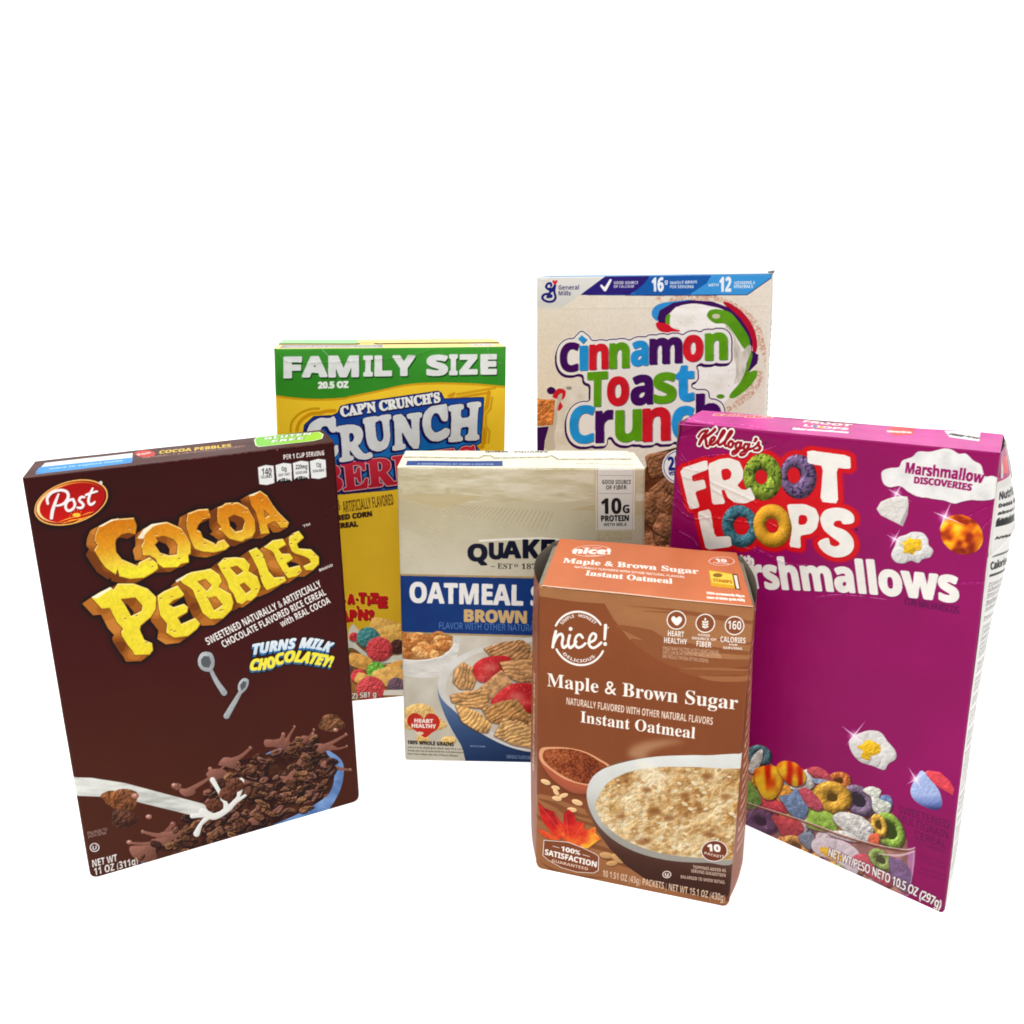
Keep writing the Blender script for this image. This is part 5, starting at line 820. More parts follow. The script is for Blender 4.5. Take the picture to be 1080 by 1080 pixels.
def grid_mesh(name, V, F, C, mat):
    me = bpy.data.meshes.new(name)
    me.vertices.add(len(V))
    me.vertices.foreach_set('co', V.astype(np.float32).ravel())
    me.loops.add(F.size)
    me.loops.foreach_set('vertex_index', F.astype(np.int32).ravel())
    me.polygons.add(len(F))
    me.polygons.foreach_set('loop_start', np.arange(0, F.size, 4, dtype=np.int32))
    me.polygons.foreach_set('use_smooth', np.ones(len(F), bool))
    me.update(calc_edges=True)
    at = me.color_attributes.new('print', 'FLOAT_COLOR', 'POINT')
    at.data.foreach_set('color', np.c_[C, np.ones(len(C))].astype(np.float32).ravel())
    me.materials.append(mat)
    ob = bpy.data.objects.new(name, me)
    COL.objects.link(ob)
    return ob


def board_material(name, rough=.42, spec=.28, coarse=.25, grain=.05):
    m = bpy.data.materials.new(name)
    m.use_nodes = True
    nt = m.node_tree
    N = nt.nodes
    bs = N['Principled BSDF']
    at = N.new('ShaderNodeAttribute')
    at.attribute_name = 'print'
    tc = N.new('ShaderNodeTexCoord')
    n1 = N.new('ShaderNodeTexNoise')
    n1.inputs['Scale'].default_value = 55
    n1.inputs['Detail'].default_value = 4
    n2 = N.new('ShaderNodeTexNoise')
    n2.inputs['Scale'].default_value = 1400
    n2.inputs['Detail'].default_value = 3
    nt.links.new(tc.outputs['Object'], n1.inputs['Vector'])
    nt.links.new(tc.outputs['Object'], n2.inputs['Vector'])
    # ink density varies a little over the sheet
    mr = N.new('ShaderNodeMapRange')
    mr.inputs['From Min'].default_value = .25
    mr.inputs['From Max'].default_value = .75
    mr.inputs['To Min'].default_value = 1 - grain
    mr.inputs['To Max'].default_value = 1 + grain
    nt.links.new(n2.outputs['Fac'], mr.inputs['Value'])
    vm = N.new('ShaderNodeVectorMath')
    vm.operation = 'SCALE'
    nt.links.new(at.outputs['Color'], vm.inputs[0])
    nt.links.new(mr.outputs['Result'], vm.inputs['Scale'])
    # the inside of the board is bare grey pulp
    geo = N.new('ShaderNodeNewGeometry')
    mx = N.new('ShaderNodeMix')
    mx.data_type = 'RGBA'
    ca, cb = [q for q in mx.inputs if q.type == 'RGBA']
    co_ = [q for q in mx.outputs if q.type == 'RGBA'][0]
    cb.default_value = (.34, .30, .24, 1)
    nt.links.new(geo.outputs['Backfacing'], mx.inputs[0])
    nt.links.new(vm.outputs['Vector'], ca)
    nt.links.new(co_, bs.inputs['Base Color'])
    rr = N.new('ShaderNodeMapRange')
    rr.inputs['To Min'].default_value = rough - .08
    rr.inputs['To Max'].default_value = rough + .1
    nt.links.new(n1.outputs['Fac'], rr.inputs['Value'])
    nt.links.new(rr.outputs['Result'], bs.inputs['Roughness'])
    bs.inputs['Specular IOR Level'].default_value = spec * .35
    b1 = N.new('ShaderNodeBump')
    b1.inputs['Strength'].default_value = coarse
    b1.inputs['Distance'].default_value = .0012
    nt.links.new(n1.outputs['Fac'], b1.inputs['Height'])
    b2 = N.new('ShaderNodeBump')
    b2.inputs['Strength'].default_value = .12
    b2.inputs['Distance'].default_value = .00012
    nt.links.new(n2.outputs['Fac'], b2.inputs['Height'])
    nt.links.new(b1.outputs['Normal'], b2.inputs['Normal'])
    nt.links.new(b2.outputs['Normal'], bs.inputs['Normal'])
    return m


class Carton:
    """an upright carton placed by the four measured corners of its front panel"""

    def __init__(s, name, label, quad, depth, mat, zlift=0.):
        P = []
        for (x, y) in quad[:2]:
            r = ray(x, y)
            P.append(r * (-CAMH / r[2]) + [0, 0, CAMH])
        d = P[1] - P[0]
        u = d / np.linalg.norm(d)
        nn = np.array([u[1], -u[0], 0])
        for (x, y) in quad[2:]:
            r = ray(x, y)
            t = (nn @ (P[0] - [0, 0, CAMH])) / (nn @ r)
            P.append(r * t + [0, 0, CAMH])
        s.F = np.array(P)                       # front BL BR TR TL
        s.u, s.n = u, nn
        s.B = s.F - nn * depth                  # back, same order
        s.d, s.mat = depth, mat
        O = (P[0] + P[1]) / 2
        O = O - nn * depth / 2
        O[2] = 0
        s.frame = (O, np.stack([u, -nn, np.array([0, 0, 1.])], 1))
        e = bpy.data.objects.new(name, None)
        COL.objects.link(e)
        e.empty_display_size = .05
        e.location = O / 1000.
        e.rotation_euler = (0, 0, math.atan2(u[1], u[0]))
        e['label'] = label
        e['category'] = 'cereal box'
        e['group'] = 'breakfast cereal boxes standing together'
        s.e = e

    def front(s, res, base):
        return Panel(s.F, res, base)

    def inner(s, P, k):
        return P - s.n * k

    def side(s, which, res, base, r=2., back_in=0.):
        F, B = s.F, s.B
        if which == 'right':
            c = [F[1] - s.n * r, B[1], B[2], F[2] - s.n * r]
        elif which == 'left':
            c = [B[0], F[0] - s.n * r, F[3] - s.n * r, B[3]]
        elif which == 'back':
            c = [B[1], B[0], B[3], B[2]]
        elif which == 'bottom':
            c = [B[0], B[1], F[1] - s.n * r, F[0] - s.n * r]
        else:
            c = [F[3] - s.n * r, F[2] - s.n * r, B[2], B[3]]
        return Panel(c, res, base, 'px' if which == 'top' else 'mm')


def mix(stops, t):
    """colour ramp; stops = [(t, rgb), ...]"""
    ts = [q[0] for q in stops]
    return np.stack([np.interp(t, ts, [q[1][i] for q in stops]) for i in range(3)], -1).astype(np.float32)


def vgrad(stops):
    return lambda px, py: mix(stops, py)


def mottle(c, amp, sc, seed=0, stretch=1.):
    return lambda px, py: np.clip(np.asarray(c, np.float32) * (1 + (fbm(px / stretch, py, sc, seed, 4)[..., None] - .5) * 2 * amp), 0, 255)


WHITE = (238, 236, 232)
BOARD = (176, 166, 148)


def close_box(C, cols, res=1.2, r=2., rb=0., bows=(1.0, 1.0), top=True, waves=.25):
    """plain remaining walls of a carton"""
    for i, which in enumerate(('left', 'right')):
        p = C.side(which, res, cols[which], r)
        p.wave(waves, 60, i + 3)
        p.bow(bows[i])
        if rb:
            p.edge_round(B=rb)
        p.build('side_panel', C.e, C.mat, C.frame)
    p = C.side('back', res, cols['back'])
    p.corner_r = (rb, 0)
    p.build('back_panel', C.e, C.mat, C.frame)
    c = C.side('bottom', res * 2, cols['back'], r)
    if rb:
        c = Panel([c.c[0] + C.u * rb, c.c[1] - C.u * rb, c.c[2] - C.u * rb, c.c[3] + C.u * rb], res * 2, cols['back'], 'mm')
    c.build('bottom_panel', C.e, C.mat, C.frame)


# =====================================================================================
# dark brown box with yellow rock lettering
# =====================================================================================
def cocoa_box():
    C = Carton('cereal_box', 'dark brown cereal box with chipped yellow stone lettering and a red oval badge, leftmost',
               [(95, 927), (379.5, 844), (352.5, 466.5), (23, 505)], 40, board_material('brown_board', .4, .25, .3))
    p = C.front(.3, (60, 24, 18))
    K = X(80, 510, 5.4)
    KR = X(200, 510, 5.4)
    # chocolate ground, lighter towards the bottom
    p.fill(p.full(), lambda px, py: mix([(470, (56, 14, 4)), (560, (58, 18, 8)), (720, (66, 27, 17)), (900, (73, 37, 27))], py + px * .08)
           * (1 + (fbm(px, py, 60, 2, 3)[..., None] - .5) * .10))
    # --- title
    tp = p.part('title_lettering', 'chipped yellow stone letters shading to orange on the upper word')
    cocoa = [
        (K, [(130, 245), (205, 205), (330, 195), (347, 240), (340, 290), (300, 281), (262, 290), (230, 318), (225, 345), (232, 395), (262, 432), (352, 470), (360, 450), (420, 420), (465, 455), (470, 488), (440, 510), (390, 538), (310, 545), (250, 530), (240, 488), (228, 520), (170, 480), (135, 430), (105, 380), (125, 350), (108, 330), (112, 290)], None),
        (K, [(385, 270), (430, 235), (480, 225), (520, 220), (600, 255), (632, 300), (655, 345), (655, 400), (640, 410), (645, 450), (600, 460), (580, 478), (500, 482), (470, 460), (455, 430), (420, 410), (385, 412), (372, 355), (388, 330)],
         [(455, 310), (500, 298), (560, 320), (580, 350), (575, 405), (530, 410), (480, 395), (450, 350), (468, 330)]),
        (KR, [(-10, 170), (50, 148), (105, 145), (122, 195), (80, 205), (50, 235), (40, 262), (62, 275), (75, 310), (135, 338), (150, 350), (160, 330), (195, 318), (228, 358), (205, 378), (140, 395), (80, 390), (30, 375), (5, 320), (-15, 260), (-18, 215)], None),
        (KR, [(160, 135), (185, 128), (205, 112), (275, 108), (330, 140), (370, 210), (375, 270), (355, 310), (318, 318), (300, 332), (280, 330), (225, 315), (185, 275), (160, 262), (180, 250), (160, 225), (158, 180)],
         [(220, 195), (255, 178), (300, 195), (315, 215), (300, 265), (260, 275), (230, 245)]),
        (KR, [(335, 68), (365, 62), (400, 42), (440, 70), (470, 120), (500, 160), (565, 225), (555, 250), (520, 255), (485, 215), (440, 235), (455, 285), (405, 290), (395, 230), (375, 160), (352, 128)],
         [(422, 150), (455, 180), (430, 195)])]
    peb = [
        (K, [(90, 650), (140, 618), (200, 590), (215, 605), (240, 570), (330, 570), (410, 600), (460, 650), (455, 720), (430, 760), (370, 810), (365, 835), (390, 890), (435, 910), (440, 950), (420, 975), (335, 978), (322, 950), (300, 925), (265, 870), (258, 845), (270, 828), (235, 790), (195, 710), (150, 715)],
         [(258, 660), (340, 650), (380, 695), (375, 725), (315, 755), (285, 700)]),
        (K, [(465, 640), (500, 615), (580, 580), (620, 635), (600, 650), (560, 665), (530, 690), (555, 705), (615, 685), (640, 705), (635, 735), (580, 765), (600, 800), (680, 765), (710, 800), (690, 830), (640, 870), (560, 880), (515, 850), (520, 800), (480, 750), (470, 690)], None),
        (KR, [(-55, 550), (-20, 518), (10, 505), (70, 495), (120, 485), (170, 520), (185, 560), (165, 590), (235, 630), (250, 680), (240, 720), (215, 745), (190, 770), (120, 775), (75, 740), (50, 680), (35, 650), (20, 610), (-5, 590), (-40, 570)],
         [(45, 560), (90, 545), (125, 580), (98, 612)]),
        (KR, [(160, 460), (195, 425), (260, 420), (310, 425), (345, 465), (335, 500), (385, 530), (405, 590), (385, 640), (350, 670), (325, 668), (300, 690), (270, 680), (250, 630), (225, 600), (215, 560), (180, 500)],
         [(230, 480), (270, 470), (305, 500), (270, 522)]),
        (KR, [(335, 385), (380, 365), (415, 400), (430, 440), (440, 470), (450, 500), (480, 535), (540, 530), (550, 555), (500, 585), (440, 610), (425, 590), (410, 560), (390, 490), (360, 430)], None),
        (KR, [(420, 365), (470, 325), (530, 315), (550, 350), (505, 375), (525, 400), (570, 400), (590, 430), (550, 455), (565, 480), (625, 465), (640, 500), (610, 530), (560, 540), (545, 520), (530, 500), (500, 450), (480, 400), (465, 385)], None),
        (KR, [(565, 305), (590, 283), (620, 270), (650, 310), (610, 345), (620, 370), (690, 375), (735, 420), (735, 460), (700, 495), (660, 495), (645, 470), (690, 450), (680, 430), (650, 415), (600, 400), (580, 385), (565, 345)], None)]
    B2 = KR((285, 580), (310, 565), (350, 605), (320, 625))
    Bh = KR((105, 655), (150, 645), (188, 690), (140, 722))
    masks = []
    for word, L in (('c', cocoa), ('p', peb)):
        for i, (f, o, h) in enumerate(L):
            loops = [f(*o)] + ([f(*h)] if h else [])
            if word == 'p' and i == 2:
                loops.append(Bh)
            if word == 'p' and i == 3:
                loops.append(B2)
            masks.append((word, p.mpoly(*loops), f(*o)))
    sh = [p.sweep(m, -8.2 if w == 'c' else -9.0, 4.6 if w == 'c' else 6.4, 14) for w, m, _ in masks]
    allm = p.mor(*sh)
    p.soft(p.grow(allm, 2.0), 3.5, (18, 4, 3), .85)
    p.fill(p.grow(allm, 2.1), (22, 7, 5), tp)
    for (w, m, o), S in zip(masks, sh):
        # flank of the stone block: facets of brown and orange
        p.fill(p.grow(S, .9), (58, 26, 10), tp)
        p.fill(p.grow(S, .3), lambda px, py: mix([(0, (112, 58, 18)), (.4, (146, 82, 28)), (.7, (170, 102, 38)), (1, (190, 120, 50))],
                                      np.clip(np.round((fbm(px * .9 + py * .5, py - px * .3, 17, 4, 1) * 1.5 - .25) * 4) / 4, 0, 1)), tp)
    for (w, m, o), S in zip(masks, sh):
        p.fill(p.grow(m, .6), (92, 46, 12), tp)
        if w == 'c':
            g = lambda px, py: mix([(-42, (196, 112, 24)), (-14, (212, 142, 34)), (4, (224, 190, 58)), (14, (230, 214, 52))], py + (px - 170) * .17 - 596 + 14) * (1 + (fbm(px, py, 2.2, 3)[..., None] - .5) * .16)
        else:
            g = lambda px, py: np.clip(mix([(0, (232, 214, 60)), (1, (222, 198, 44))], fbm(px, py, 16, 5)) * (1 + (fbm(px, py, 2.2, 8)[..., None] - .5) * .14), 0, 255)
        p.fill(m, g, tp)
        # bright chamfer along upper edges
        lit = p.mand(m, p.shift(m, .5, 1.3), inv=True)
        p.fill(lit, (246, 226, 160), tp, .75)
        dk = p.mand(m, p.shift(m, -.3, -.9), inv=True)
        p.fill(dk, (176, 110, 30), tp, .55)
        rs = random.Random(int(o[0][0] * 10))
        px, py = p.xy(m)
        ys, xs = np.nonzero(m.a)
        for _ in range(4):
            j = rs.randrange(len(ys))
            cx, cy = px[ys[j], xs[j]], py[ys[j], xs[j]]
            q = p.mpoly([(cx - 1.7, cy + .3), (cx + .2, cy - .9), (cx + 1.8, cy), (cx + .4, cy + .7)])
            p.fill(p.mand(q, m), (150, 88, 22), tp)
            p.fill(p.mand(p.shift(q, .3, .9), m), (250, 236, 170), tp, .5)
    # white glints on the first letters
    for f, q in ((K, [(130, 245), (205, 205), (250, 198), (190, 222), (150, 246)]), (K, [(350, 312), (385, 262), (430, 232), (520, 218), (440, 246), (395, 290), (385, 315)]),
                 (K, [(90, 648), (195, 590), (205, 600), (120, 655)]), (K, [(568, 552), (640, 512), (600, 548), (575, 565)]), (KR, [(335, 68), (398, 44), (360, 70)])):
        p.poly(f(*q), (246, 238, 214), tp, alpha=.85)
    bt = p.part('flavour_lettering')
    p.text('™', KR((650, 262)), KR((690, 248)), 4.5, part=p.part('trademark_sign'), font='sans', bold=.2)
    p.text('BRAND', KR((740, 502)), KR((815, 470)), 3.0, part=p.part('brand_note'), font='sb', bold=.1)
    p.text('SWEETENED NATURALLY & ARTIFICIALLY', KR((105, 920)), KR((752, 585)), 8.3, part=bt, bold=.12)
    p.text('CHOCOLATE FLAVORED RICE CEREAL', KR((195, 935)), KR((778, 632)), 7.9, part=bt, bold=.12)
    p.text('with REAL COCOA', KR((525, 818)), KR((803, 678)), 7.7, part=bt, bold=.12)
    # --- claim
    cl = p.part('claim_lettering')
    m1 = p.mtext('TURNS MILK', KR((362, 972), (480, 952), (610, 936), (700, 938), (800, 962)), None, 11.0, font='it', bold=.75)
    m2 = p.mtext('CHOCOLATEY!', KR((345, 1062), (450, 1052), (560, 1015), (680, 1022), (800, 1045)), None, 12.0, font='it', bold=.95)
    p.fill(p.grow(p.mor(m1, p.shift(m1, -.6, 2.2), m2, p.shift(m2, -.6, 2)), 1.2), (24, 14, 14), cl)
    p.fill(p.sweep(m1, -.7, 2.4, 6), (46, 104, 158), cl)
    p.fill(p.sweep(m2, -.7, 2.0, 6), (58, 100, 140), cl)
    p.fill(m1, lambda px, py: mix([(674, (226, 232, 236)), (688, (196, 214, 226))], py), cl)
    p.fill(m2, (236, 222, 70), cl)
    # --- brand oval
    KP = X(10, 470, 9)
    lo = p.part('brand_logo', 'red oval badge with white script lettering and a gold double rim')
    c0 = KP((588, 541))
    A, Bv = np.array((347, -52)) / 9, np.array((32, -213)) / 9
    p.soft(p.mell((c0[0] + .8, c0[1] + 1.4), A * 1.05, Bv * 1.06), 2, (20, 4, 2), .8)
    p.fill(p.mell(c0, A, Bv), (236, 176, 96), lo)
    p.fill(p.mell(c0, A * .962, Bv * .945), (120, 14, 10), lo)
    p.fill(p.mell((c0[0] - .6, c0[1] - .4), A * .925, Bv * .89), lambda px, py: mix([(0, (250, 214, 150)), (.5, (214, 120, 40)), (1, (168, 40, 20))], np.clip((px - 40) / 70, 0, 1)), lo)
    p.fill(p.mell((c0[0] + .7, c0[1] + .2), A * .875, Bv * .85), lambda px, py: mix([(505, (158, 14, 12)), (548, (190, 28, 20))], py), lo)
    for a, b, w in ((KP((475, 725)), KP((650, 672)), .9), (KP((500, 742)), KP((700, 690)), 1.0), (KP((600, 742)), KP((790, 660)), 1.1), (KP((690, 665)), KP((800, 630)), .8), (KP((560, 715)), KP((690, 700)), .6)):
        p.fill(p.mstroke([a, ((a[0] + b[0]) / 2, (a[1] + b[1]) / 2 - .6), b], [w * .4, w, w * .4]), (244, 182, 56), lo)
    p.fill(p.mell(KP((640, 660)), 4.3, 2.2), (248, 196, 60), lo)
    for q in ((575, 670), (590, 645), (618, 622), (650, 618), (680, 630)):
        p.fill(p.mell(KP(q), .55), (236, 150, 50), lo)
    script = [([(368, 552), (362, 500), (405, 448), (480, 424), (545, 440), (560, 490), (525, 545), (470, 570), (432, 566)], [2.8, 3.2, 3.2, 3.0, 3.2, 3.3, 3.0, 2.4, 1.6]),
              ([(468, 462), (436, 545), (412, 620), (402, 688)], [2.0, 3.5, 3.8, 3.5]),
              ([(606, 512), (560, 525), (535, 575), (556, 618), (602, 604), (624, 560), (606, 512)], 2.9),
              ([(716, 492), (684, 490), (664, 520), (690, 545), (704, 568), (684, 592), (648, 590)], [2.2, 2.8, 2.9, 3.0, 3.0, 2.9, 2.4]),
              ([(792, 408), (764, 470), (752, 530), (768, 560), (796, 552), (812, 534)], [2.2, 2.9, 3.0, 3.0, 2.7, 1.9]),
              ([(728, 470), (780, 450), (834, 436)], [2.4, 2.8, 2.0])]
    ms = p.mor(*[p.mstroke(KP(*a), w) for a, w in script])
    p.fill(p.grow(p.shift(ms, .5, .7), .3), (92, 8, 8), lo, .7)
    p.fill(ms, (236, 226, 226), lo)
    p.fill(p.mell(KP((868, 355)), 1.9), (216, 206, 200), lo)
    # --- nutrition badges
    KN = X(260, 440, 9)
    nb = p.part('nutrition_badge', 'row of four small white nutrition badges')
    p.text('PER 1 CUP SERVING', KN((352, 405)), KN((736, 362)), 5.0, part=nb, bold=.18)
    for x0, yt, big, sm, blk in ((108, 478, '140', 'CALORIES', 0), (275, 458, '0g', 'SAT FAT', 1), (438, 438, '220mg', 'SODIUM', 1), (600, 420, '12g', 'SUGARS', 0)):
        dy = -.09
        o = [(x0, yt), (x0 + 75, yt - 22), (x0 + 148, yt - 14), (x0 + 152, yt + 60), (x0 + 156, yt + 148), (x0 + 85, yt + 168), (x0 + 14, yt + 160), (x0 + 5, yt + 70)]
        m = p.mpoly(KN(*o))
        p.fill(p.grow(m, .35), (40, 20, 18), nb)
        p.fill(m, (222, 222, 220), nb)
        if blk:
            p.fill(p.mand(p.mell(KN((x0 + 85, yt + 178)), KN.s and 74 / 9, 55 / 9), p.grow(m, .3)), (28, 26, 26), nb)
            p.text('0% DV', KN((x0 + 48, yt + 152)), KN((x0 + 128, yt + 140)), 2.4, (230, 230, 228), nb, bold=.1)
        w = 92 if len(big) == 3 and big[-1] != 'g' else (110 if len(big) > 3 else 46)
        p.text(big, KN((x0 + 82 - w / 2, yt + (75 if not blk and big == '140' else 58))), KN((x0 + 82 + w / 2, yt + (70 if not blk and big == '140' else 52))), 7.0 if big == '140' else 4.6, (34, 32, 32), nb, bold=.12)
        p.text(sm, KN((x0 + 28, yt + 108)), KN((x0 + 136, yt + 96)), 2.8, (60, 58, 58), nb, bold=.06)
    # --- splash of cereal and milk
    KB = X(170, 760, 4.909)
    K2 = X(50, 680, 3.176)
    cp = p.part('cereal_picture', 'picture of chocolate rice flakes splashing in a blue bowl with a stream of milk')
    bowl = K2((330, 735), (322, 690), (420, 620), (560, 560), (690, 400), (780, 345), (900, 340), (960, 365), (990, 400), (985, 470), (950, 540), (900, 580), (700, 640), (480, 700))
    p.fill(p.mpoly(bowl, smooth=True), lambda px, py: mix([(0, (66, 92, 140)), (.5, (104, 138, 190)), (1, (140, 170, 212))], fbm(px, py, 12, 6)), cp)
    pile = K2((335, 728), (330, 690), (400, 640), (480, 560), (560, 470), (600, 400), (680, 380), (720, 370), (790, 350), (830, 320), (900, 320), (940, 370), (960, 410), (955, 470), (930, 510), (850, 560), (760, 600), (640, 640), (500, 680))
    pm = p.mpoly(pile, smooth=True)
    p.fill(pm, lambda px, py: mix([(0, (30, 13, 8)), (.5, (62, 32, 22)), (1, (96, 58, 44))], fbm(px, py, 7, 7)), cp)
    rs = random.Random(5)
    pxs, pys = p.xy(pm)
    ys, xs = np.nonzero(pm.a)
    # chocolate milk tongues
    tongues = []
    for a, b, w in (((470, 490), (600, 400), 16), ((600, 395), (680, 345), 22), ((800, 330), (828, 275), 16), ((860, 320), (893, 285), 14), ((900, 350), (1000, 300), 20), ((930, 400), (1015, 418), 18),
                    ((700, 590), (728, 462), 20), ((770, 330), (790, 300), 26), ((420, 640), (320, 625), 24), ((380, 660), (276, 662), 20), ((560, 440), (545, 415), 26), ((900, 500), (850, 530), 22), ((640, 460), (560, 500), 22), ((810, 450), (890, 300), 20), ((330, 690), (420, 600), 34), ((950, 345), (1003, 340), 12)):
        mid = ((a[0] + b[0]) / 2 + rs.uniform(-6, 6), (a[1] + b[1]) / 2 + 5)
        m = p.mor(p.mstroke(K2(a, mid, b), [w * 1.15 / 3.176, w * .62 / 3.176, w * .30 / 3.176]), p.mell(K2(b), w * .27 / 3.176),
                  p.mpoly(spline([np.array(K2(a)) + np.array((math.cos(t), math.sin(t) * .6)) * w * rs.uniform(.25, .62) for t in np.linspace(0, 6.283, 8)[:-1]], 4, True)))
        tongues.append((m, K2((b[0] - 2, b[1] - 3))))
        p.dome(m, (118, 76, 64), cp, seed=int(a[0]), rough=.15, nsc=5, lo=.5, hi=1.3)
        p.fill(p.mell(tongues[-1][1], .7, .5), (206, 178, 166), cp)
    for i in range(280):
        if i in (90, 150):            # some of the splash lies over the flakes
            for m, q in tongues[i // 150::4]:
                p.dome(m, (122, 80, 68), cp, seed=i, rough=.15, nsc=5, lo=.5, hi=1.3)
                p.fill(p.mell(q, .7, .5), (206, 178, 166), cp)
        j = rs.randrange(len(ys))
        cx, cy = pxs[ys[j], xs[j]] + rs.uniform(-3, 3), pys[ys[j], xs[j]] + rs.uniform(-3, 3)
        r = rs.uniform(2.6, 6.0)
        a = rs.uniform(-.9, .4)
        va = np.array((math.cos(a), math.sin(a))) * r * 1.25
        vb = np.array((-math.sin(a), math.cos(a))) * r * rs.uniform(.45, .8)
        base = rs.choice([(64, 36, 24), (84, 52, 34), (54, 30, 22), (108, 72, 46), (76, 46, 32), (50, 28, 24), (100, 64, 52), (92, 58, 46)])
        m = p.mpoly(spline([np.array((cx, cy)) + (math.cos(t) * va + math.sin(t) * vb) * rs.uniform(.72, 1.18) for t in np.linspace(0, 6.283, 9)[:-1]], 4, True))
        p.fill(p.grow(p.shift(m, .5, .9), .5), (22, 9, 6), cp, .75)
        p.dome(m, mottle(base, .35, 3, i), cp, seed=i, rough=1.0, nsc=2.2, rad=1.1, lo=.4, hi=1.45)
        if rs.random() < .45:
            p.fill(p.mand(p.mell((cx + va[0] * .1, cy + vb[1] * .1), va * .55, vb * .5), m), tuple(int(q * .55) for q in base), cp, .7)
        if rs.random() < .5:
            p.fill(p.mstroke([(cx - va[0] * .4 - .3, cy - va[1] * .4 - 1.0), (cx + va[0] * .2, cy + va[1] * .2 - 1.3)], .45), (196, 160, 130), cp, .6)
    # milk
    mk = lambda px, py: mix([(0, (150, 152, 146)), (.45, (202, 203, 197)), (1, (228, 228, 222))], fbm(px * .2 + py, py * .9 - px * .25, 7, 9))
    st = p.mpoly(K2((80, 443), (150, 445), (260, 462), (400, 500), (520, 532), (560, 560), (500, 575), (400, 550), (300, 525), (180, 508), (90, 505)), smooth=False)
    p.dome(st, mk, cp, rough=.1, rad=3.5, lo=.6, hi=1.15)
    m = p.mor(p.mstroke(K2((520, 560), (560, 575), (610, 545), (640, 505), (650, 455)), [8, 7, 6, 4, 6]), p.mstroke(K2((600, 545), (580, 500), (553, 452)), [7, 4, 5.5]),
              p.mstroke(K2((540, 575), (515, 600), (500, 632)), [6, 4, 7]), p.mstroke(K2((520, 570), (485, 573)), [5, 5]), p.mstroke(K2((625, 530), (662, 505)), [4, 3]))
    p.dome(m, (222, 222, 216), cp, rough=.1, rad=1.6, lo=.66, hi=1.12)
    for q in ((560, 538), (605, 500), (628, 470)):
        m = p.mell(K2(q), 9.5, 7.5)
        p.dome(m, mottle((76, 42, 30), .4, 4, 3), cp, rough=1.2, nsc=2.4, lo=.4, hi=1.4)
    # stray flakes and drops
    for q, r, col_ in (((255, 520), 17, (112, 66, 40)), ((215, 510), 10, (120, 70, 38)), ((255, 580), 14, (66, 38, 28)), ((950, 262), 13, (98, 62, 40)), ((435, 475), 5, (120, 80, 66))):
        m = p.mpoly([(K2(q)[0] + math.cos(t) * r * (1 + .18 * math.sin(3 * t + r)), K2(q)[1] + math.sin(t) * r * .72) for t in np.linspace(0, 6.28, 18)[:-1]], smooth=True)
        p.dome(m, lambda px, py, c_=col_: mix([(0, [v * .55 for v in c_]), (1, [v * 1.35 for v in c_])], fbm(px, py, 6, 12)), cp, rough=1.4, nsc=3, lo=.4, hi=1.4)
    for q, r in (((340, 575), 3.2), ((425, 470), 3), ((965, 285), 2.6), ((295, 505), 4), ((275, 660), 3)):
        m = p.mell(K2(q), r, r * .75)
        p.dome(m, (138, 92, 80), cp, rough=.1, lo=.55, hi=1.4)
        p.fill(p.mell((K2(q)[0] - .6, K2(q)[1] - .8), .7), (230, 214, 206), cp)
    # the two stone spoons that stand above the splash
    sp = p.part('spoon_picture', 'small grey stone spoon')
    for bowl_, han in (([(505, 45), (520, 25), (550, 28), (560, 60), (548, 88), (520, 85), (506, 68)], [(548, 85), (565, 120), (592, 160)]), ([(638, 135), (655, 112), (674, 118), (668, 145), (645, 165)], [(645, 160), (628, 190), (600, 238)])):
        m = p.mor(p.mpoly(K2(*bowl_), smooth=True), p.mstroke(K2(*han), [4, 5, 6.5]))
        p.fill(p.grow(m, .8), (30, 26, 26), sp)
        p.dome(m, (150, 152, 154), sp, rough=.5, lo=.6, hi=1.25)
        b = np.array(K2(*bowl_))
        p.fill(p.mpoly(b.mean(0) + (b - b.mean(0)) * .62), (84, 88, 92), sp)
    # --- weight
    Kw = X(50, 770, 6)
    wt = p.part('weight_lettering')
    p.text('NET WT', Kw((288, 866)), Kw((444, 826)), 8.3, (232, 228, 224), wt, bold=.15)
    p.text('11 OZ (311g)', Kw((300, 918)), Kw((574, 846)), 8.6, (232, 228, 224), wt, bold=.15)
    p.text('ENLARGED TO', Kw((256, 660)), Kw((380, 634)), 3.2, (170, 150, 144), wt, font='sans')
    p.text('SHOW DETAIL', Kw((260, 682)), Kw((378, 656)), 3.2, (170, 150, 144), wt, font='sans')
    p.fill(p.mell(Kw((300, 741)), 5.1, 4.7), (226, 220, 216), wt)
    p.fill(p.mell(Kw((300, 741)), 4.0, 3.7), (66, 32, 28), wt)
    p.text('U', Kw((287, 757)), Kw((313, 752)), 4.6, (230, 226, 222), wt, bold=.15)
    # wear
    p.wave(.35, 70, 2)
    p.edge_round(L=1.8, R=1.8, T=1.4)
    p.crease(X(260, 440, 9)((760, 900), (830, 850), (885, 815)), .15, .8, .45, color=(200, 180, 170))
    p.crease(X(260, 440, 9)((290, 320), (300, 300), (315, 285)), .1, .6, .8)
    p.crease([(24, 505), (90, 497), (200, 485), (352, 467)], .05, .6, .35, color=(196, 160, 150))
    p.crease([(352.5, 468), (360, 570), (371, 720), (379, 835)], .05, .6, .3, color=(150, 116, 108), seed=4)
    p.crease([(24, 508), (50, 660), (75, 810)], .05, .6, .2, color=(150, 116, 108), seed=6)
    p.corner_r = (5.5, 0)
    p.build('front_panel', C.e, C.mat, C.frame)
    # --- top
    t = C.side('top', .35, (74, 36, 30), 1.4)
    t.fill(t.full(), mottle((78, 38, 32), .1, 20, 3))
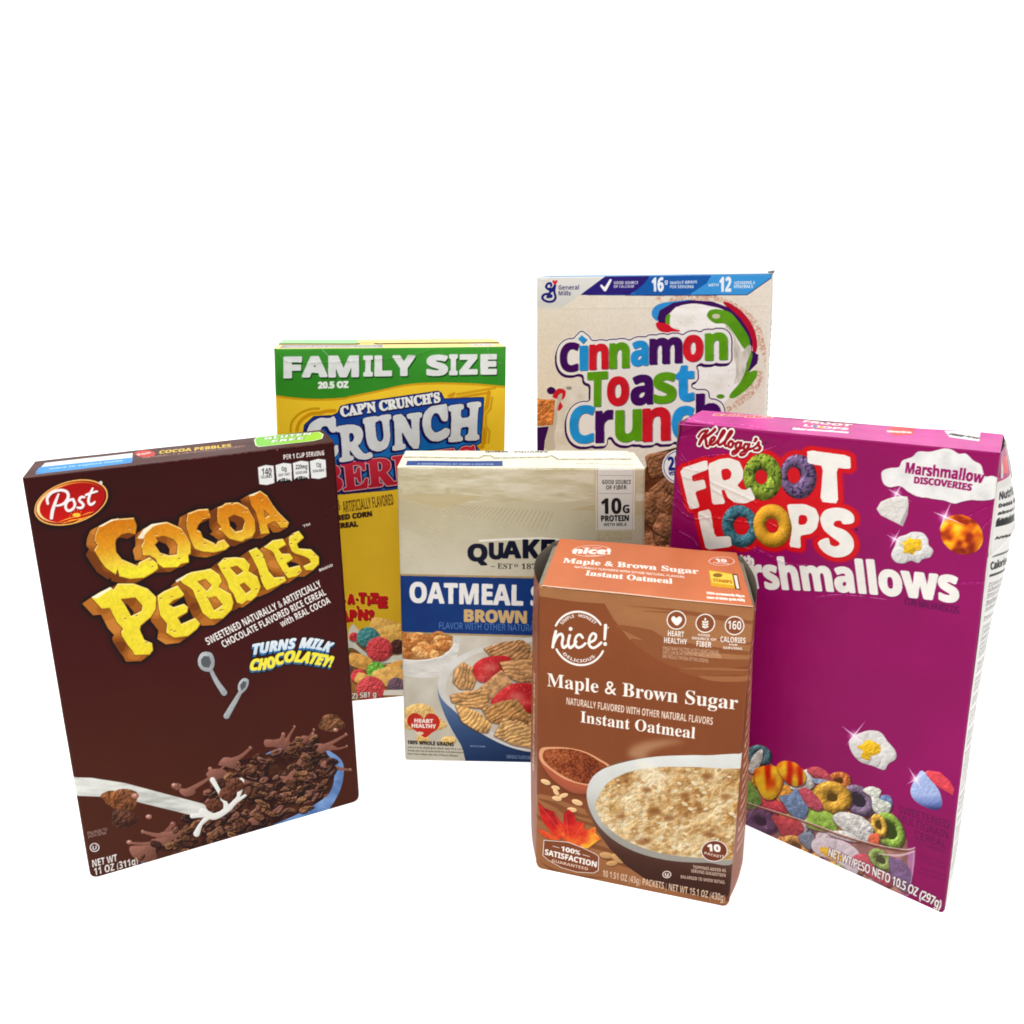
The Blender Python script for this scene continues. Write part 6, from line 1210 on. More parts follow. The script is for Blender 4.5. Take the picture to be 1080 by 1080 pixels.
    t.poly([(38, 499), (139, 479.5), (139, 488), (38, 500)], (70, 150, 222), t.part('tear_strip', 'blue and white tear strip printed at the left end'))
    q = X(10, 440, 2.842)
    ts = t.part('tear_strip', 'blue and white tear strip printed at the left end')
    t.poly(q((78, 166), (108, 138), (370, 108), (368, 128)), (238, 240, 242), ts)
    t.poly(q((78, 166), (92, 150), (370, 121), (368, 134)), (66, 150, 226), ts)
    t.text('more to explore inside', q((120, 157)), q((340, 132)), 2.2, (190, 222, 246), ts, bold=.1)
    tl = t.part('top_lettering')
    lg = t.part('brand_logo')
    t.fill(t.mell(q((407, 110)), 11, 3.6), (200, 60, 50), lg)
    t.text('Post', q((388, 116)), q((428, 108)), 3, (240, 230, 226), lg, font='it')
    a = t.mtext('COCOA PEBBLES', q((448, 110)), q((664, 88)), 4.6, bold=.35)
    t.fill(t.grow(a, .5), (40, 14, 10), tl)
    t.fill(a, (226, 190, 70), tl)
    t.text('NATURALLY & ARTIFICIALLY FLAVORED', q((400, 124)), q((706, 88)), 2.0, (196, 150, 130), tl, font='sans', bold=.08)
    t.text('sweetened cereal', q((440, 92)), q((636, 72)), 1.8, (230, 214, 206), tl, bold=.1)
    gb = t.part('claim_badge', 'lime green badge with white lettering')
    e = X(260, 440, 9)
    g = t.mpoly(e((70, 215), (100, 185), (690, 140), (730, 165), (715, 205), (640, 225), (120, 282), (85, 270)), smooth=False)
    t.fill(t.grow(g, .5), (60, 60, 30), gb)
    t.fill(g, (236, 240, 220), gb)
    t.fill(t.grow(g, -.9), lambda px, py: mix([(268, (120, 200, 70)), (340, (170, 214, 60))], px), gb)
    for tx_, a_, b_ in (('GLUTEN', (170, 212), (625, 164)), ('FREE', (230, 240), (555, 206))):
        m = t.mtext(tx_, e(a_), e(b_), 3.0, font='it', bold=.3)
        t.fill(t.grow(m, .5), (40, 60, 24), gb)
        t.fill(m, (244, 246, 236), gb)
    t.wave(.3, 40, 8)
    t.build('top_panel', C.e, C.mat, C.frame)
    close_box(C, dict(left=(66, 30, 24), right=(66, 30, 24), back=(62, 26, 20)), rb=5.5, bows=(2.2, 1.0))


# =====================================================================================
# yellow family-size box
# =====================================================================================
def crunch_box():
    C = Carton('cereal_box', 'yellow cereal box with a green FAMILY SIZE band, back left behind the brown box',
               [(300, 746.5), (529, 724), (534, 366), (289, 368)], 64, board_material('yellow_board', .38, .28, .35))
    p = C.front(.36, (222, 174, 30))
    p.fill(p.full(), lambda px, py: mix([(380, (242, 200, 50)), (520, (236, 194, 46)), (750, (222, 178, 40))], py) * (1 + (fbm(px, py, 40, 3)[..., None] - .5) * .08))
    G = X(280, 345, 4.075)
    L9 = X(280, 345, 9)
    R9 = X(460, 345, 9)
    T = X(320, 400, 5.143)
    gp = p.part('size_band', 'green band with bold white lettering')
    low = [L9((85, 645)), L9((300, 672)), L9((520, 682)), L9((760, 668)), T((250, 92)), T((400, 62)), T((560, 28)), T((720, 18)), T((900, 22)), R9((480, 545)), R9((665, 562))]
    low = list(spline(low, 6))
    low = [tuple(q) for q in low]
    band = low + [(536, 360), (286, 360)]
    p.fill(p.mpoly([(q[0], q[1] + 2.2) for q in low] + [(536, 360), (286, 360)]), (206, 146, 22), gp, .8)
    p.fill(p.mpoly(band), lambda px, py: mix([(366, (66, 150, 54)), (400, (52, 136, 40)), (430, (58, 142, 44))], py) * (1 + (fbm(px, py, 30, 3)[..., None] - .5) * .12), gp)
    fs = []
    for ch, x0, x1, y0, y1 in (('F', 78, 158, 126, 222), ('A', 157, 268, 124, 218), ('M', 270, 403, 122, 218), ('I', 420, 462, 122, 214), ('L', 468, 545, 121, 213), ('Y', 545, 645, 120, 212),
                               ('S', 690, 785, 118, 212), ('I', 788, 826, 117, 208), ('Z', 832, 912, 116, 207), ('E', 922, 995, 115, 206)):
        a, b = G((x0, y0)), G((x1, y1))
        fs.append(p.mglyph(ch, (a[0], a[1], b[0], b[1]), -.01, bold=1.5 if ch != 'I' else 1.2))
    m = p.mor(*fs)
    p.fill(p.sweep(m, .9, 1.8, 5), (26, 72, 24), gp)
    p.fill(m, mottle((224, 226, 224), .04, 8), gp)
    p.text('20.5 OZ', G((228, 264)), G((356, 260)), 6.2, (236, 238, 232), gp, bold=.5)
    # gold contour swirls
    for pts, w, col_ in ((L9((240, 990), (255, 900), (330, 820), (430, 780), (510, 775)), 2.0, (196, 140, 20)), (L9((300, 980), (330, 900), (420, 830), (520, 815), (580, 800), (660, 795)), 3.0, (204, 138, 20)),
                         (R9((120, 655), (170, 630), (130, 690), (300, 655), (500, 625)), 2.2, (206, 140, 20)), (R9((200, 640), (380, 610), (560, 578)), 2.0, (208, 150, 24)),
                         (R9((500, 620), (480, 760), (435, 810), (430, 950), (465, 985), (455, 1100)), 3.4, (206, 142, 22)), (R9((530, 670), (515, 780), (470, 830), (470, 940), (505, 990), (495, 1100)), 1.8, (204, 150, 26)),
                         (R9((455, 1000), (440, 1100), (440, 1140), (300, 1150)), 3.0, (206, 142, 22))):
        sw = p.part('background_swirl', 'darker gold contour strokes left of the title' if pts[0][0] < 400 else 'darker gold zigzag strokes right of the title')
        p.fill(p.mstroke(pts, w * 1.25, curve=pts[0][0] < 400), col_, sw, .85)
    # title
    tp = p.part('title_lettering', 'white slab letters over red letters on a blue burst')
    pan = p.mpoly(T((160, 200), (190, 185), (205, 150), (250, 138), (730, 68), (745, 78), (760, 110), (975, 102), (958, 345), (930, 360), (960, 400), (940, 540), (520, 590), (450, 600), (200, 620), (60, 640), (40, 420), (0, 330), (10, 250), (60, 205)))
    p.fill(p.grow(pan, 1.2), (36, 26, 84), tp)
    p.fill(pan, lambda px, py: mix([(412, (28, 40, 120)), (432, (24, 66, 150)), (470, (28, 104, 176)), (505, (34, 120, 190))], py + (px - 420) * .15) * (1 + (fbm(px, py, 25, 4)[..., None] - .5) * .25), tp)
    m = p.mtext("CAP'N CRUNCH'S", T((207, 203)), T((742, 122)), 9.6, font='serif', bold=.75, hr=9.4)
    p.fill(p.grow(p.shift(m, .3, 1.0), .8), (30, 20, 70), tp)
    p.fill(m, (236, 236, 232), tp)
    L = [([(172, 200), (178, 285), (152, 288), (130, 250), (100, 255), (85, 290), (85, 350), (110, 390), (150, 390), (185, 350), (190, 400), (150, 440), (90, 440), (40, 400), (18, 340), (22, 280), (40, 240), (90, 210), (140, 215)], None),
         ([(178, 258), (262, 245), (310, 260), (325, 300), (310, 345), (290, 360), (330, 410), (365, 395), (378, 420), (340, 435), (290, 430), (250, 375), (250, 415), (270, 420), (272, 438), (200, 450), (195, 430), (215, 425), (205, 285), (180, 285)], [(245, 290), (270, 288), (280, 315), (270, 340), (248, 345)]),
         ([(325, 212), (405, 200), (408, 225), (385, 232), (395, 330), (420, 345), (440, 320), (430, 225), (412, 222), (410, 200), (472, 190), (475, 215), (462, 220), (470, 320), (455, 370), (410, 392), (365, 380), (345, 340), (335, 240), (325, 238)], None),
         ([(488, 198), (540, 190), (590, 290), (588, 215), (565, 212), (562, 190), (640, 180), (642, 205), (625, 210), (630, 375), (590, 375), (530, 270), (535, 350), (552, 355), (552, 378), (485, 388), (485, 365), (500, 360), (495, 225), (488, 222)], None),
         ([(750, 140), (778, 135), (783, 225), (755, 228), (735, 185), (710, 180), (690, 210), (690, 270), (715, 295), (750, 280), (770, 265), (795, 275), (785, 310), (740, 335), (695, 335), (660, 300), (645, 240), (655, 185), (690, 150), (720, 145)], None),
         ([(788, 145), (865, 135), (868, 160), (852, 165), (852, 215), (905, 208), (905, 155), (890, 150), (888, 130), (960, 122), (962, 148), (945, 152), (938, 300), (952, 305), (950, 330), (878, 332), (878, 308), (895, 300), (900, 255), (852, 260), (848, 310), (862, 315), (862, 335), (788, 342), (788, 318), (802, 312), (805, 175), (788, 170)], None)]
    br = p.mtext('BERRIES', T((90, 618)), T((940, 512)), 27, font='serif', bold=1.3, hr=29)
    m = p.mor(*[p.mpoly(chaikin(T(*a)), *([chaikin(chaikin(T(*b)))] if b else [])) for a, b in L])
    p.fill(p.grow(p.sweep(br, -1.2, 1.6, 5), 2.0), (34, 22, 78), tp)
    p.fill(p.grow(br, .75), (226, 190, 190), tp)
    p.fill(br, lambda px, py: mix([(480, (206, 50, 68)), (512, (178, 28, 50))], py), tp)
    p.fill(p.grow(p.sweep(m, -1.6, 1.6, 6), 1.5), (30, 22, 84), tp)
    p.fill(p.grow(m, .5), (226, 228, 226), tp)
    p.fill(m, mottle((218, 220, 220), .04, 8), tp)
    # flavour lines
    fl = p.part('flavour_lettering')
    B0 = X(340, 500, 4.32)
    p.text('NATURALLY &', B0((-70, 180)), B0((84, 164)), 11.6, (92, 60, 20), fl, bold=.05)
    p.text('ARTIFICIALLY FLAVORED', B0((97, 176)), B0((326, 140)), 11.8, (92, 60, 20), fl, bold=.0)
    p.text('SWEETENED CORN', B0((-60, 228)), B0((226, 192)), 5.2, (58, 34, 30), fl, bold=.5)
    p.text('& OAT CEREAL', B0((-60, 262)), B0((162, 238)), 5.2, (58, 34, 30), fl, bold=.5)
    # slogan
    V = X(340, 600, 7.2)
    sl = p.part('slogan_lettering')
    m1 = p.mor(p.mtext('CRUNCH-', V((-230, 290)), V((168, 262)), 10.4, bold=1.2), *[p.mglyph(ch, V((x0, y0)) + V((x1, y1)), 0, bold=1.1) for ch, x0, y0, x1, y1 in
                (('A', 188, 188, 248, 268), ('-', 250, 220, 274, 238), ('T', 272, 176, 336, 262), ('I', 338, 200, 362, 276), ('Z', 360, 178, 428, 262), ('E', 418, 204, 496, 296))])
    m2 = p.mor(p.mtext("ME CA", V((-130, 400)), V((196, 392)), 11, bold=1.2), *[p.mglyph(ch, V((x0, y0)) + V((x1, y1)), 0, bold=1.0) for ch, x0, y0, x1, y1 in
                (('P', 204, 306, 262, 396), ("'", 258, 276, 278, 304), ('N', 268, 302, 346, 388), ('!', 348, 306, 396, 392))])
    mm = p.mor(m1, m2)
    p.fill(p.grow(mm, .9), (246, 214, 60), sl)
    p.fill(p.shift(mm, .6, .9), (120, 16, 18), sl)
    p.fill(mm, (196, 26, 34), sl)
    # cereal
    cp = p.part('cereal_picture', 'picture of red, green and teal berry puffs with golden corn pillows in a white bowl and spoon')
    p.fill(p.mpoly(V((-400, 640), (-100, 560), (200, 540), (240, 420), (300, 560), (700, 540), (1360, 560), (1360, 1100), (-400, 1200))), mottle((150, 104, 56), .3, 12), cp)
    p.fill(p.mpoly(V((200, 460), (235, 415), (280, 470), (260, 560), (200, 560))), (222, 216, 200), cp)
    rs = random.Random(8)
    cols = [(186, 66, 68), (70, 130, 130), (102, 148, 66), (92, 74, 88), (206, 160, 84), (184, 62, 64), (200, 150, 76)]
    items = []
    for i in range(46):
        items.append((rs.uniform(-380, 1300), rs.uniform(600, 1020), rs.uniform(58, 92), rs.choice(cols)))
    items = [q for q in items if not (180 < q[0] < 640)]
    items.sort(key=lambda q: q[1])

    def puff(x, y, r, c, seed):
        a = V((x, y))
        R_ = r / 7.2
        if c[0] > 194 and c[1] > 140:          # corn pillow
            an = rs.uniform(-.5, .5)
            va, vb = np.array((math.cos(an), math.sin(an))) * R_ * 1.25, np.array((-math.sin(an), math.cos(an))) * R_ * .8
            m = p.mpoly(spline([a - va - vb * .7, a - vb, a + va - vb * .8, a + va * 1.1, a + va + vb * .8, a + vb * 1.05, a - va + vb * .8, a - va * 1.08], 6, True))
            p.fill(p.grow(p.shift(m, .5, 1), .5), (60, 34, 18), cp, .5)
            p.dome(m, mottle(c, .2, 5, seed), cp, rough=.5, nsc=2.5, lo=.5, hi=1.3, seed=seed, ridges=(an + 1.57, R_ * .9, .25))
        else:
            m = p.mell(a, R_, R_ * .93)
            p.fill(p.grow(p.shift(m, .5, 1), .5), (50, 28, 20), cp, .5)
            p.dome(m, mottle(c, .18, 4, seed), cp, rough=1.3, nsc=2.6, lo=.42, hi=1.35, seed=seed)

    for i, q in enumerate(items):
        puff(*q, i)
    # spoon with three pieces, then the row below it
    p.fill(p.mpoly(V((150, 540), (230, 548), (300, 610), (420, 680), (560, 650), (700, 600), (720, 650), (600, 705), (440, 725), (330, 690), (270, 668), (300, 650), (230, 600), (150, 600)), smooth=True), mottle((206, 206, 196), .15, 8), cp)
    p.fill(p.mpoly(V((320, 680), (440, 716), (600, 708), (720, 670), (720, 720), (330, 720))), (88, 84, 60), cp, .8)
    for i, (x, y, r, c) in enumerate([(240, 515, 36, (196, 56, 62)), (470, 440, 80, (206, 160, 84)), (530, 495, 92, (214, 166, 84)), (570, 590, 60, (70, 40, 36)), (348, 520, 86, (64, 126, 128)), (432, 608, 100, (190, 62, 68))]):
        puff(x, y, r, c, 60 + i)
    for i, (x, y, r, c) in enumerate([(285, 700, 66, (210, 156, 78)), (560, 750, 60, (206, 150, 70)), (600, 780, 46, (60, 136, 138)), (275, 815, 58, (206, 64, 70)), (408, 772, 72, (98, 162, 58)), (500, 815, 88, (214, 166, 90)), (330, 850, 60, (210, 160, 84)), (560, 885, 66, (96, 74, 88)), (368, 915, 108, (190, 66, 70))]):
        puff(x, y, r, c, 80 + i)
    p.fill(p.mpoly(V((470, 920), (700, 915), (700, 960), (460, 960))), (216, 210, 198), cp)
    wt = p.part('weight_lettering')
    m = p.mtext('NET WT 20.5 OZ (1 LB 4.5 OZ) 581 g', V((-420, 1040)), V((408, 968)), 5.6, font='thin', bold=.4)
    p.fill(p.grow(m, .5), (60, 34, 20), wt)
    p.fill(m, (232, 226, 210), wt)
    # wear: the split along the top and scuffs
    p.wave(.5, 80, 4)
    p.edge_round(L=2, R=2, T=1.2)
    p.crease(L9((80, 225), (130, 275), (200, 325), (330, 345), (560, 338), (760, 328), (980, 315), (1300, 290), (1560, 225), (1640, 190)), .5, 1.0, .5, color=(60, 70, 40))
    p.crease(L9((540, 215), (600, 275)), .2, .8, .6)
    p.crease(R9((490, 200), (500, 260), (590, 330), (620, 355)), .25, .8, .6, color=(160, 200, 150))
    p.crease(L9((250, 215), (235, 360)), .15, .8, .3, color=(200, 220, 200))
    p.corner_r = (1.5, 3.0)
    p.build('front_panel', C.e, C.mat, C.frame)
    t = C.side('top', .5, (238, 222, 130), 1.2)
    a, b, c_, d = t.q

    def Q(x, y):
        return tuple(a * (1 - x) * (1 - y) + b * x * (1 - y) + c_ * x * y + d * (1 - x) * y)
    t.fill(t.full(), mottle((242, 224, 132), .06, 8))
    t.poly([Q(0, .5), Q(.36, .5), Q(.36, 1), Q(0, 1)], (152, 216, 146), t.part('top_flap_print'))
    t.poly([Q(.02, .1), Q(.47, .1), Q(.47, .42), Q(.02, .42)], (150, 140, 150), t.part('lettering_strip'))
    t.text('natural and artificial flavors', Q(.05, .18), Q(.45, .18), 1.6, (222, 216, 210), t.part('lettering_strip'))
    t.poly([Q(.86, .1), Q(.96, .1), Q(.96, .46), Q(.86, .46)], (236, 230, 214), t.part('code_patch'))
    t.text('20.5 OZ', Q(.87, .18), Q(.95, .18), 2.0, (120, 60, 50), t.part('code_patch'))
    t.fill(t.mstroke([Q(0, .5), Q(.35, .5), Q(.38, .6), Q(.42, .6), Q(.45, .5), Q(1, .5)], .5, curve=False), (120, 88, 40))
    t.disp += np.where(t.uv()[1] > t.h * .5, .8, 0).astype(np.float32)
    t.wave(.4, 50, 3)
    t.build('top_panel', C.e, C.mat, C.frame)
    close_box(C, dict(left=(206, 160, 30), right=(206, 160, 30), back=(210, 164, 30)), rb=1.5, bows=(1.5, 1.5))


# =====================================================================================
# tall beige box with multicoloured title
# =====================================================================================
def toast_box():
    C = Carton('cereal_box', 'tall beige cereal box with multicoloured rounded lettering, standing at the back right',
               [(566.3, 651.5), (794, 693), (814.5, 289.5), (565.5, 292.3)], 60, board_material('beige_board', .45, .22, .4))
    p = C.front(.42, (216, 205, 186))
    p.fill(p.full(), lambda px, py: mix([(0, (222, 213, 196)), (.5, (227, 219, 203)), (1, (232, 225, 213))], fbm(px, py, 60, 5)) * (1 + (fbm(px, py, 1.6, 6)[..., None] - .5) * .08))
    G = X(550, 275, 7.714)
    T1 = X(550, 280, 3.857)
    TT = X(575, 340, 7.2)
    TR = X(680, 290, 6.75)
    R2 = X(720, 275, 6)
    cols = dict(p=(66, 18, 92), b=(40, 146, 214), r=(204, 34, 46), g=(92, 156, 30))
    # --- splash picture behind the title
    sp = p.part('splash_picture', 'swirl of white milk with purple, red, blue and green ribbons')
    # cinnamon dust
    dm = p.mpoly(TR((110, 150), (450, 140), (640, 200), (800, 330), (850, 480), (860, 640), (800, 820), (640, 960), (560, 960), (740, 800), (800, 640), (790, 420), (640, 230), (400, 180), (120, 195)), smooth=True)
    px, py = p.xy(dm)
    dust = (fbm(px, py, 1.1, 3, 2) > .50) & (fbm(px, py, 14, 9) > .26)
    p.fill(Mask(dm.y0, dm.x0, dm.a & dust), (196, 140, 112), sp, .75)
    p.fill(p.mpoly(TR((50, 290), (60, 240), (110, 205), (200, 190), (330, 180), (200, 230), (110, 290), (90, 330)), smooth=True), (52, 140, 208), sp)
    p.fill(p.mpoly(TR((80, 345), (140, 330), (200, 380), (260, 400), (160, 412), (100, 395)), smooth=True), (204, 30, 46), sp)
    p.fill(p.mpoly(TR((600, 200), (700, 270), (770, 370), (798, 470), (795, 540), (770, 560), (755, 460), (690, 330), (560, 205)), smooth=True), (178, 26, 48), sp)
    p.fill(p.mpoly(TR((90, 310), (105, 255), (200, 200), (330, 180), (480, 190), (600, 235), (680, 310), (740, 400), (765, 480), (760, 540), (808, 570), (800, 630), (740, 690), (700, 690), (730, 520), (640, 330), (480, 225), (330, 205), (220, 230), (150, 300), (145, 345), (100, 340))), (62, 20, 88), sp)
    p.fill(p.mpoly(TR((150, 345), (150, 300), (175, 280), (200, 330), (185, 350)), smooth=True), cols['g'], sp)
    milk = p.mpoly(TR((185, 370), (185, 280), (240, 225), (350, 205), (460, 222), (560, 250), (640, 330), (700, 430), (725, 540), (715, 680), (660, 780), (600, 870), (540, 920), (470, 880), (300, 900), (250, 640), (250, 400)), smooth=True)
    p.fill(milk, lambda px, py: mix([(0, (220, 214, 202)), (.45, (238, 236, 230)), (1, (246, 245, 242))], fbm(px * .5 + py * .2, py * 1.6, 10, 7)), sp)
    grn = p.mpoly(TR((445, 300), (460, 255), (520, 245), (600, 265), (640, 300), (700, 380), (740, 450), (750, 530), (735, 545), (700, 520), (620, 400), (570, 350), (500, 345)), smooth=True)
    p.fill(p.mor(grn, p.mpoly(TR((745, 540), (765, 570), (750, 640), (735, 690), (790, 680), (797, 720), (740, 800), (650, 870), (605, 876), (610, 845), (680, 760), (720, 660)), smooth=True), p.mell(TR((538, 866)), 4.2, 2.4)), lambda px, py: mix([(0, (72, 130, 24)), (1, (104, 166, 36))], fbm(px, py, 10, 2)), sp)
    p.fill(p.mpoly(TR((575, 360), (610, 390), (660, 480), (690, 545), (735, 500), (757, 510), (750, 560), (720, 640), (690, 740), (650, 775), (635, 765), (650, 700), (640, 600), (600, 470)), smooth=True),
           lambda px, py: mix([(0, (158, 150, 136)), (.5, (206, 200, 188)), (1, (240, 237, 230))], fbm(px * 1.6, py * .6, 7, 8)), sp)
    p.fill(p.mell(TR((507, 295)), 4.3, 2.6), (196, 196, 160), sp)
    rs = random.Random(4)
    for _ in range(26):
        c = TR((rs.uniform(230, 620), rs.choice([rs.uniform(260, 370), rs.uniform(680, 850)])))
        p.fill(p.mand(p.mell(c, rs.uniform(.25, .6)), milk), (170, 120, 84), sp, .8)
    # splash at the left with a square of cereal
    p.fill(p.mpoly(TT((-100, 1050), (-60, 800), (60, 640), (130, 500), (230, 480), (330, 560), (400, 700), (400, 1050)), smooth=True), lambda px, py: mix([(0, (206, 198, 182)), (1, (236, 232, 224))], fbm(px, py, 9, 3)), sp)
    p.fill(p.mpoly(TT((15, 510), (45, 490), (80, 510), (60, 545), (25, 540)), smooth=True), (62, 20, 88), sp)
    p.fill(p.mpoly(TT((75, 525), (110, 502), (155, 520), (150, 570), (120, 600), (135, 640), (105, 672), (92, 640), (110, 590), (60, 570)), smooth=True), (200, 40, 50), sp)
    p.fill(p.mpoly(TT((100, 560), (130, 540), (125, 590), (100, 640), (90, 760), (70, 860), (75, 960), (0, 960), (30, 800), (85, 640)), smooth=True), (196, 188, 172), sp)
    p.fill(p.mell(TT((183, 500)), 3, 1.9), (150, 146, 130), sp)
    p.fill(p.mpoly(TT((-90, 800), (30, 790), (0, 900), (-10, 1000), (-90, 1000))), (58, 20, 84), sp)
    p.dome(p.mpoly(TT((-90, 570), (-20, 585), (78, 585), (70, 700), (60, 780), (-20, 785), (-90, 790))), mottle((190, 116, 62), .35, 6, 2), sp, rough=1.3, nsc=3, rad=1.5, lo=.5, hi=1.3)
    # --- title
    tp = p.part('title_lettering', 'rounded multicoloured letters on a white outline with purple edge')
    b1, b2 = .55, .7
    glyphs = []
    for f, items in ((TT, [('C', 'p', 110, 148, 260, 384), ('ı', 'b', 260, 175, 328, 370), ('n', 'r', 334, 158, 482, 365), ('n', 'g', 486, 148, 640, 357), ('a', 'b', 648, 135, 784, 340), ('m', 'p', 790, 108, 1042, 325),
                           ('T', 'g', 318, 370, 476, 646), ('o', 'r', 468, 404, 638, 642), ('a', 'p', 646, 392, 820, 636), ('s', 'g', 820, 374, 996, 624),
                           ('C', 'b', 184, 622, 380, 928), ('r', 'p', 380, 662, 518, 918), ('u', 'g', 530, 656, 736, 916), ('n', 'r', 738, 638, 952, 910), ('c', 'b', 960, 630, 1130, 900)]),
                     (TR, [('o', 'r', 270, 422, 416, 625), ('n', 'g', 426, 405, 588, 614), ('t', 'b', 218, 640, 352, 908), ('h', 'p', 362, 836, 540, 1130)])):
        for ch, c, x0, y0, x1, y1 in items:
            a, b = f((x0, y0)), f((x1, y1))
            glyphs.append((c, p.mglyph(ch, (a[0], a[1], b[0], b[1]), -.06, bold=1.25)))
    glyphs.append(('b', p.mpoly(TT((250, 128), (278, 98), (318, 130), (288, 165)))))
    allm = p.mor(*[g for _, g in glyphs])
    allm = p.mor(p.grow(p.grow(allm, 6.5), -6.5), p.mell(TT((205, 265)), 8, 11), p.mell(TT((300, 775)), 10, 15), p.mell(TT((1060, 765)), 10, 14))
    wide = p.grow(allm, 4.4)
    p.fill(p.grow(wide, 1.0), (238, 235, 230), tp)
    p.fill(p.mor(wide, p.sweep(p.grow(wide, -.4), -1.2, 2.2, 5)), (58, 20, 82), tp)
    p.fill(p.grow(allm, 3.4), (232, 230, 225), tp)
    for c, g in glyphs:
        p.fill(p.shift(g, .7, .5), (40, 34, 60), tp, .85)
        p.fill(p.shift(g, .25, -.25), (246, 246, 246), tp, .7)
        p.fill(g, mottle(cols[c], .08, 8, 3), tp)
    # --- header
    hd = p.part('header_band', 'blue and indigo header strip with white claims')
    p.fill(p.mpoly([(640, 288), G((690, 122)), (820, 286), (812, 292), R2((560, 112)), R2((405, 218)), G((1040, 282)), G((485, 276))]), (42, 118, 190), hd)
    p.fill(p.mpoly([G((690, 122)), G((1045, 110)), G((1020, 190)), G((880, 276)), G((485, 276))]), (48, 36, 116), hd)
    p.fill(p.mpoly(TR((0, 60), (30, 20), (60, 5), (480, -5), (440, 60), (320, 140), (200, 148), (-60, 144), (-80, 130))), (32, 92, 168), hd)
    p.fill(p.mpoly(TR((480, -5), (900, -8), (905, 20), (735, 142), (320, 140), (440, 60))), (62, 148, 214), hd)
    p.fill(p.mstroke([G((485, 278)), G((1040, 284)), R2((405, 218)), R2((560, 110))], .8, curve=False), (30, 32, 96), hd)
    p.fill(p.mstroke([(566, 292.3), (640, 291.5), (816, 289.2)], .9, curve=False), (20, 26, 56), hd)
    p.fill(p.mstroke(G((650, 205), (680, 238), (725, 160)), [2.4, 3.4, 2.6], curve=False), (240, 240, 240), hd)
    for t, a, b, h in (('GOOD SOURCE', G((752, 193)), G((948, 192)), 2.7), ('OF CALCIUM', G((752, 222)), G((914, 220)), 2.5)):
        p.text(t, a, b, h, (226, 226, 236), hd, bold=.2)
    for t, a, b, h in (('16', TR((52, 118)), TR((132, 116)), 12.2), ('g', TR((142, 62)), TR((163, 62)), 3.6), ('12', TR((532, 120)), TR((612, 118)), 12.4), ('WHOLE GRAIN', TR((180, 68)), TR((370, 60)), 2.6), ('PER SERVING', TR((180, 96)), TR((346, 94)), 2.6),
                       ('WITH', TR((452, 84)), TR((524, 80)), 2.4), ('VITAMINS &', TR((634, 70)), TR((784, 66)), 2.7), ('MINERALS', TR((634, 96)), TR((768, 94)), 2.7)):
        p.text(t, a, b, h, (232, 238, 244), hd, bold=.45 if h > 10 else .18)
    # --- brand corner
    lo = p.part('brand_logo', 'white corner flag with a looping blue monogram and a small red heart')
    p.fill(p.mpoly([(560, 288), G((690, 122)), G((480, 278)), G((330, 385)), G((250, 430)), G((130, 380)), (560, 330)]), lambda px, py: mix([(292, (222, 222, 220)), (326, (204, 204, 200))], py), lo)
    p.fill(p.mpoly(G((135, 384), (330, 384), (260, 432))), (226, 222, 208), lo, .8)
    mono = [[(236, 226), (218, 232), (202, 214), (214, 190), (238, 186), (244, 206)], [(216, 230), (236, 240), (262, 222), (274, 200)], [(274, 205), (268, 250), (278, 300), (258, 330), (214, 334), (176, 314), (178, 284), (208, 272), (240, 282), (244, 294), (212, 298)], [(262, 240), (236, 256), (216, 284)]]
    p.fill(p.mor(*[p.mstroke(G(*q), 2.5) for q in mono]), (34, 34, 116), lo)
    p.fill(p.mpoly(G((272, 196), (256, 178), (254, 164), (266, 160), (274, 168), (284, 158), (294, 166), (290, 180)), smooth=True), (206, 32, 42), lo)
    p.text('General', G((302, 238)), G((470, 236)), 4.3, (40, 40, 104), lo, bold=.15)
    p.text('Mills', G((302, 284)), G((402, 284)), 4.3, (40, 40, 104), lo, bold=.15)
    # --- lower part, mostly hidden by the boxes in front
    cp = p.part('cereal_picture', 'heap of ridged cinnamon squares')
    p.fill(p.mpoly([(560, 516), (684, 497), (683, 504), (560, 524)]), (192, 46, 52), cp)
    p.fill(p.mpoly([(560, 524), (683, 504), (682, 510), (560, 530)]), (62, 92, 150), cp)
    low = p.mpoly([(560, 560), (660, 530), (690, 478), (720, 470), (810, 480), (810, 700), (560, 700)])
    p.fill(low, mottle((92, 52, 32), .5, 10, 4), cp)
    rs = random.Random(3)
    for i in range(60):
        cx, cy = rs.uniform(566, 795), rs.uniform(500, 690)
        if i < 4:
            cx, cy = [(697, 490), (700, 522), (696, 548), (690, 576)][i]
        if cy < 560 - (cx - 560) * .3 and i >= 4:
            continue
        an, r = rs.uniform(0, 1.5), rs.uniform(14, 19)
        q = [(cx + math.cos(an + k * 1.571) * r * (1 + .1 * math.sin(i + k)), cy + math.sin(an + k * 1.571) * r) for k in range(4)]
        m = p.mpoly(spline(q, 5, True) * .5 + np.repeat(np.array(q), 5, 0) * .5)
        p.fill(p.grow(p.shift(m, -.5, 1.0), .6), (56, 26, 14), cp, .6)
        p.dome(m, mottle((112, 74, 50), .55, 9, i), cp, rough=.9, nsc=3.5, rad=3, lo=.4, hi=1.4, seed=i, ridges=(an + .78, 5.0, .3))
    bd = p.part('claim_badge', 'round white badge with blue rim')
    Q4 = X(600, 460, 9)
    c = Q4((1050, 290))
    for r, k in ((18.4, (236, 236, 236)), (17.0, (40, 44, 120)), (16.2, (232, 233, 236))):
        p.fill(p.mell(c, r), k, bd)
    p.text('25%', Q4((950, 325)), Q4((1150, 318)), 13, (40, 44, 120), bd, bold=.5)
    p.text('VITAMIN D', Q4((950, 372)), Q4((1150, 366)), 3.6, (40, 44, 120), bd, bold=.3)
    p.wave(.7, 90, 5)
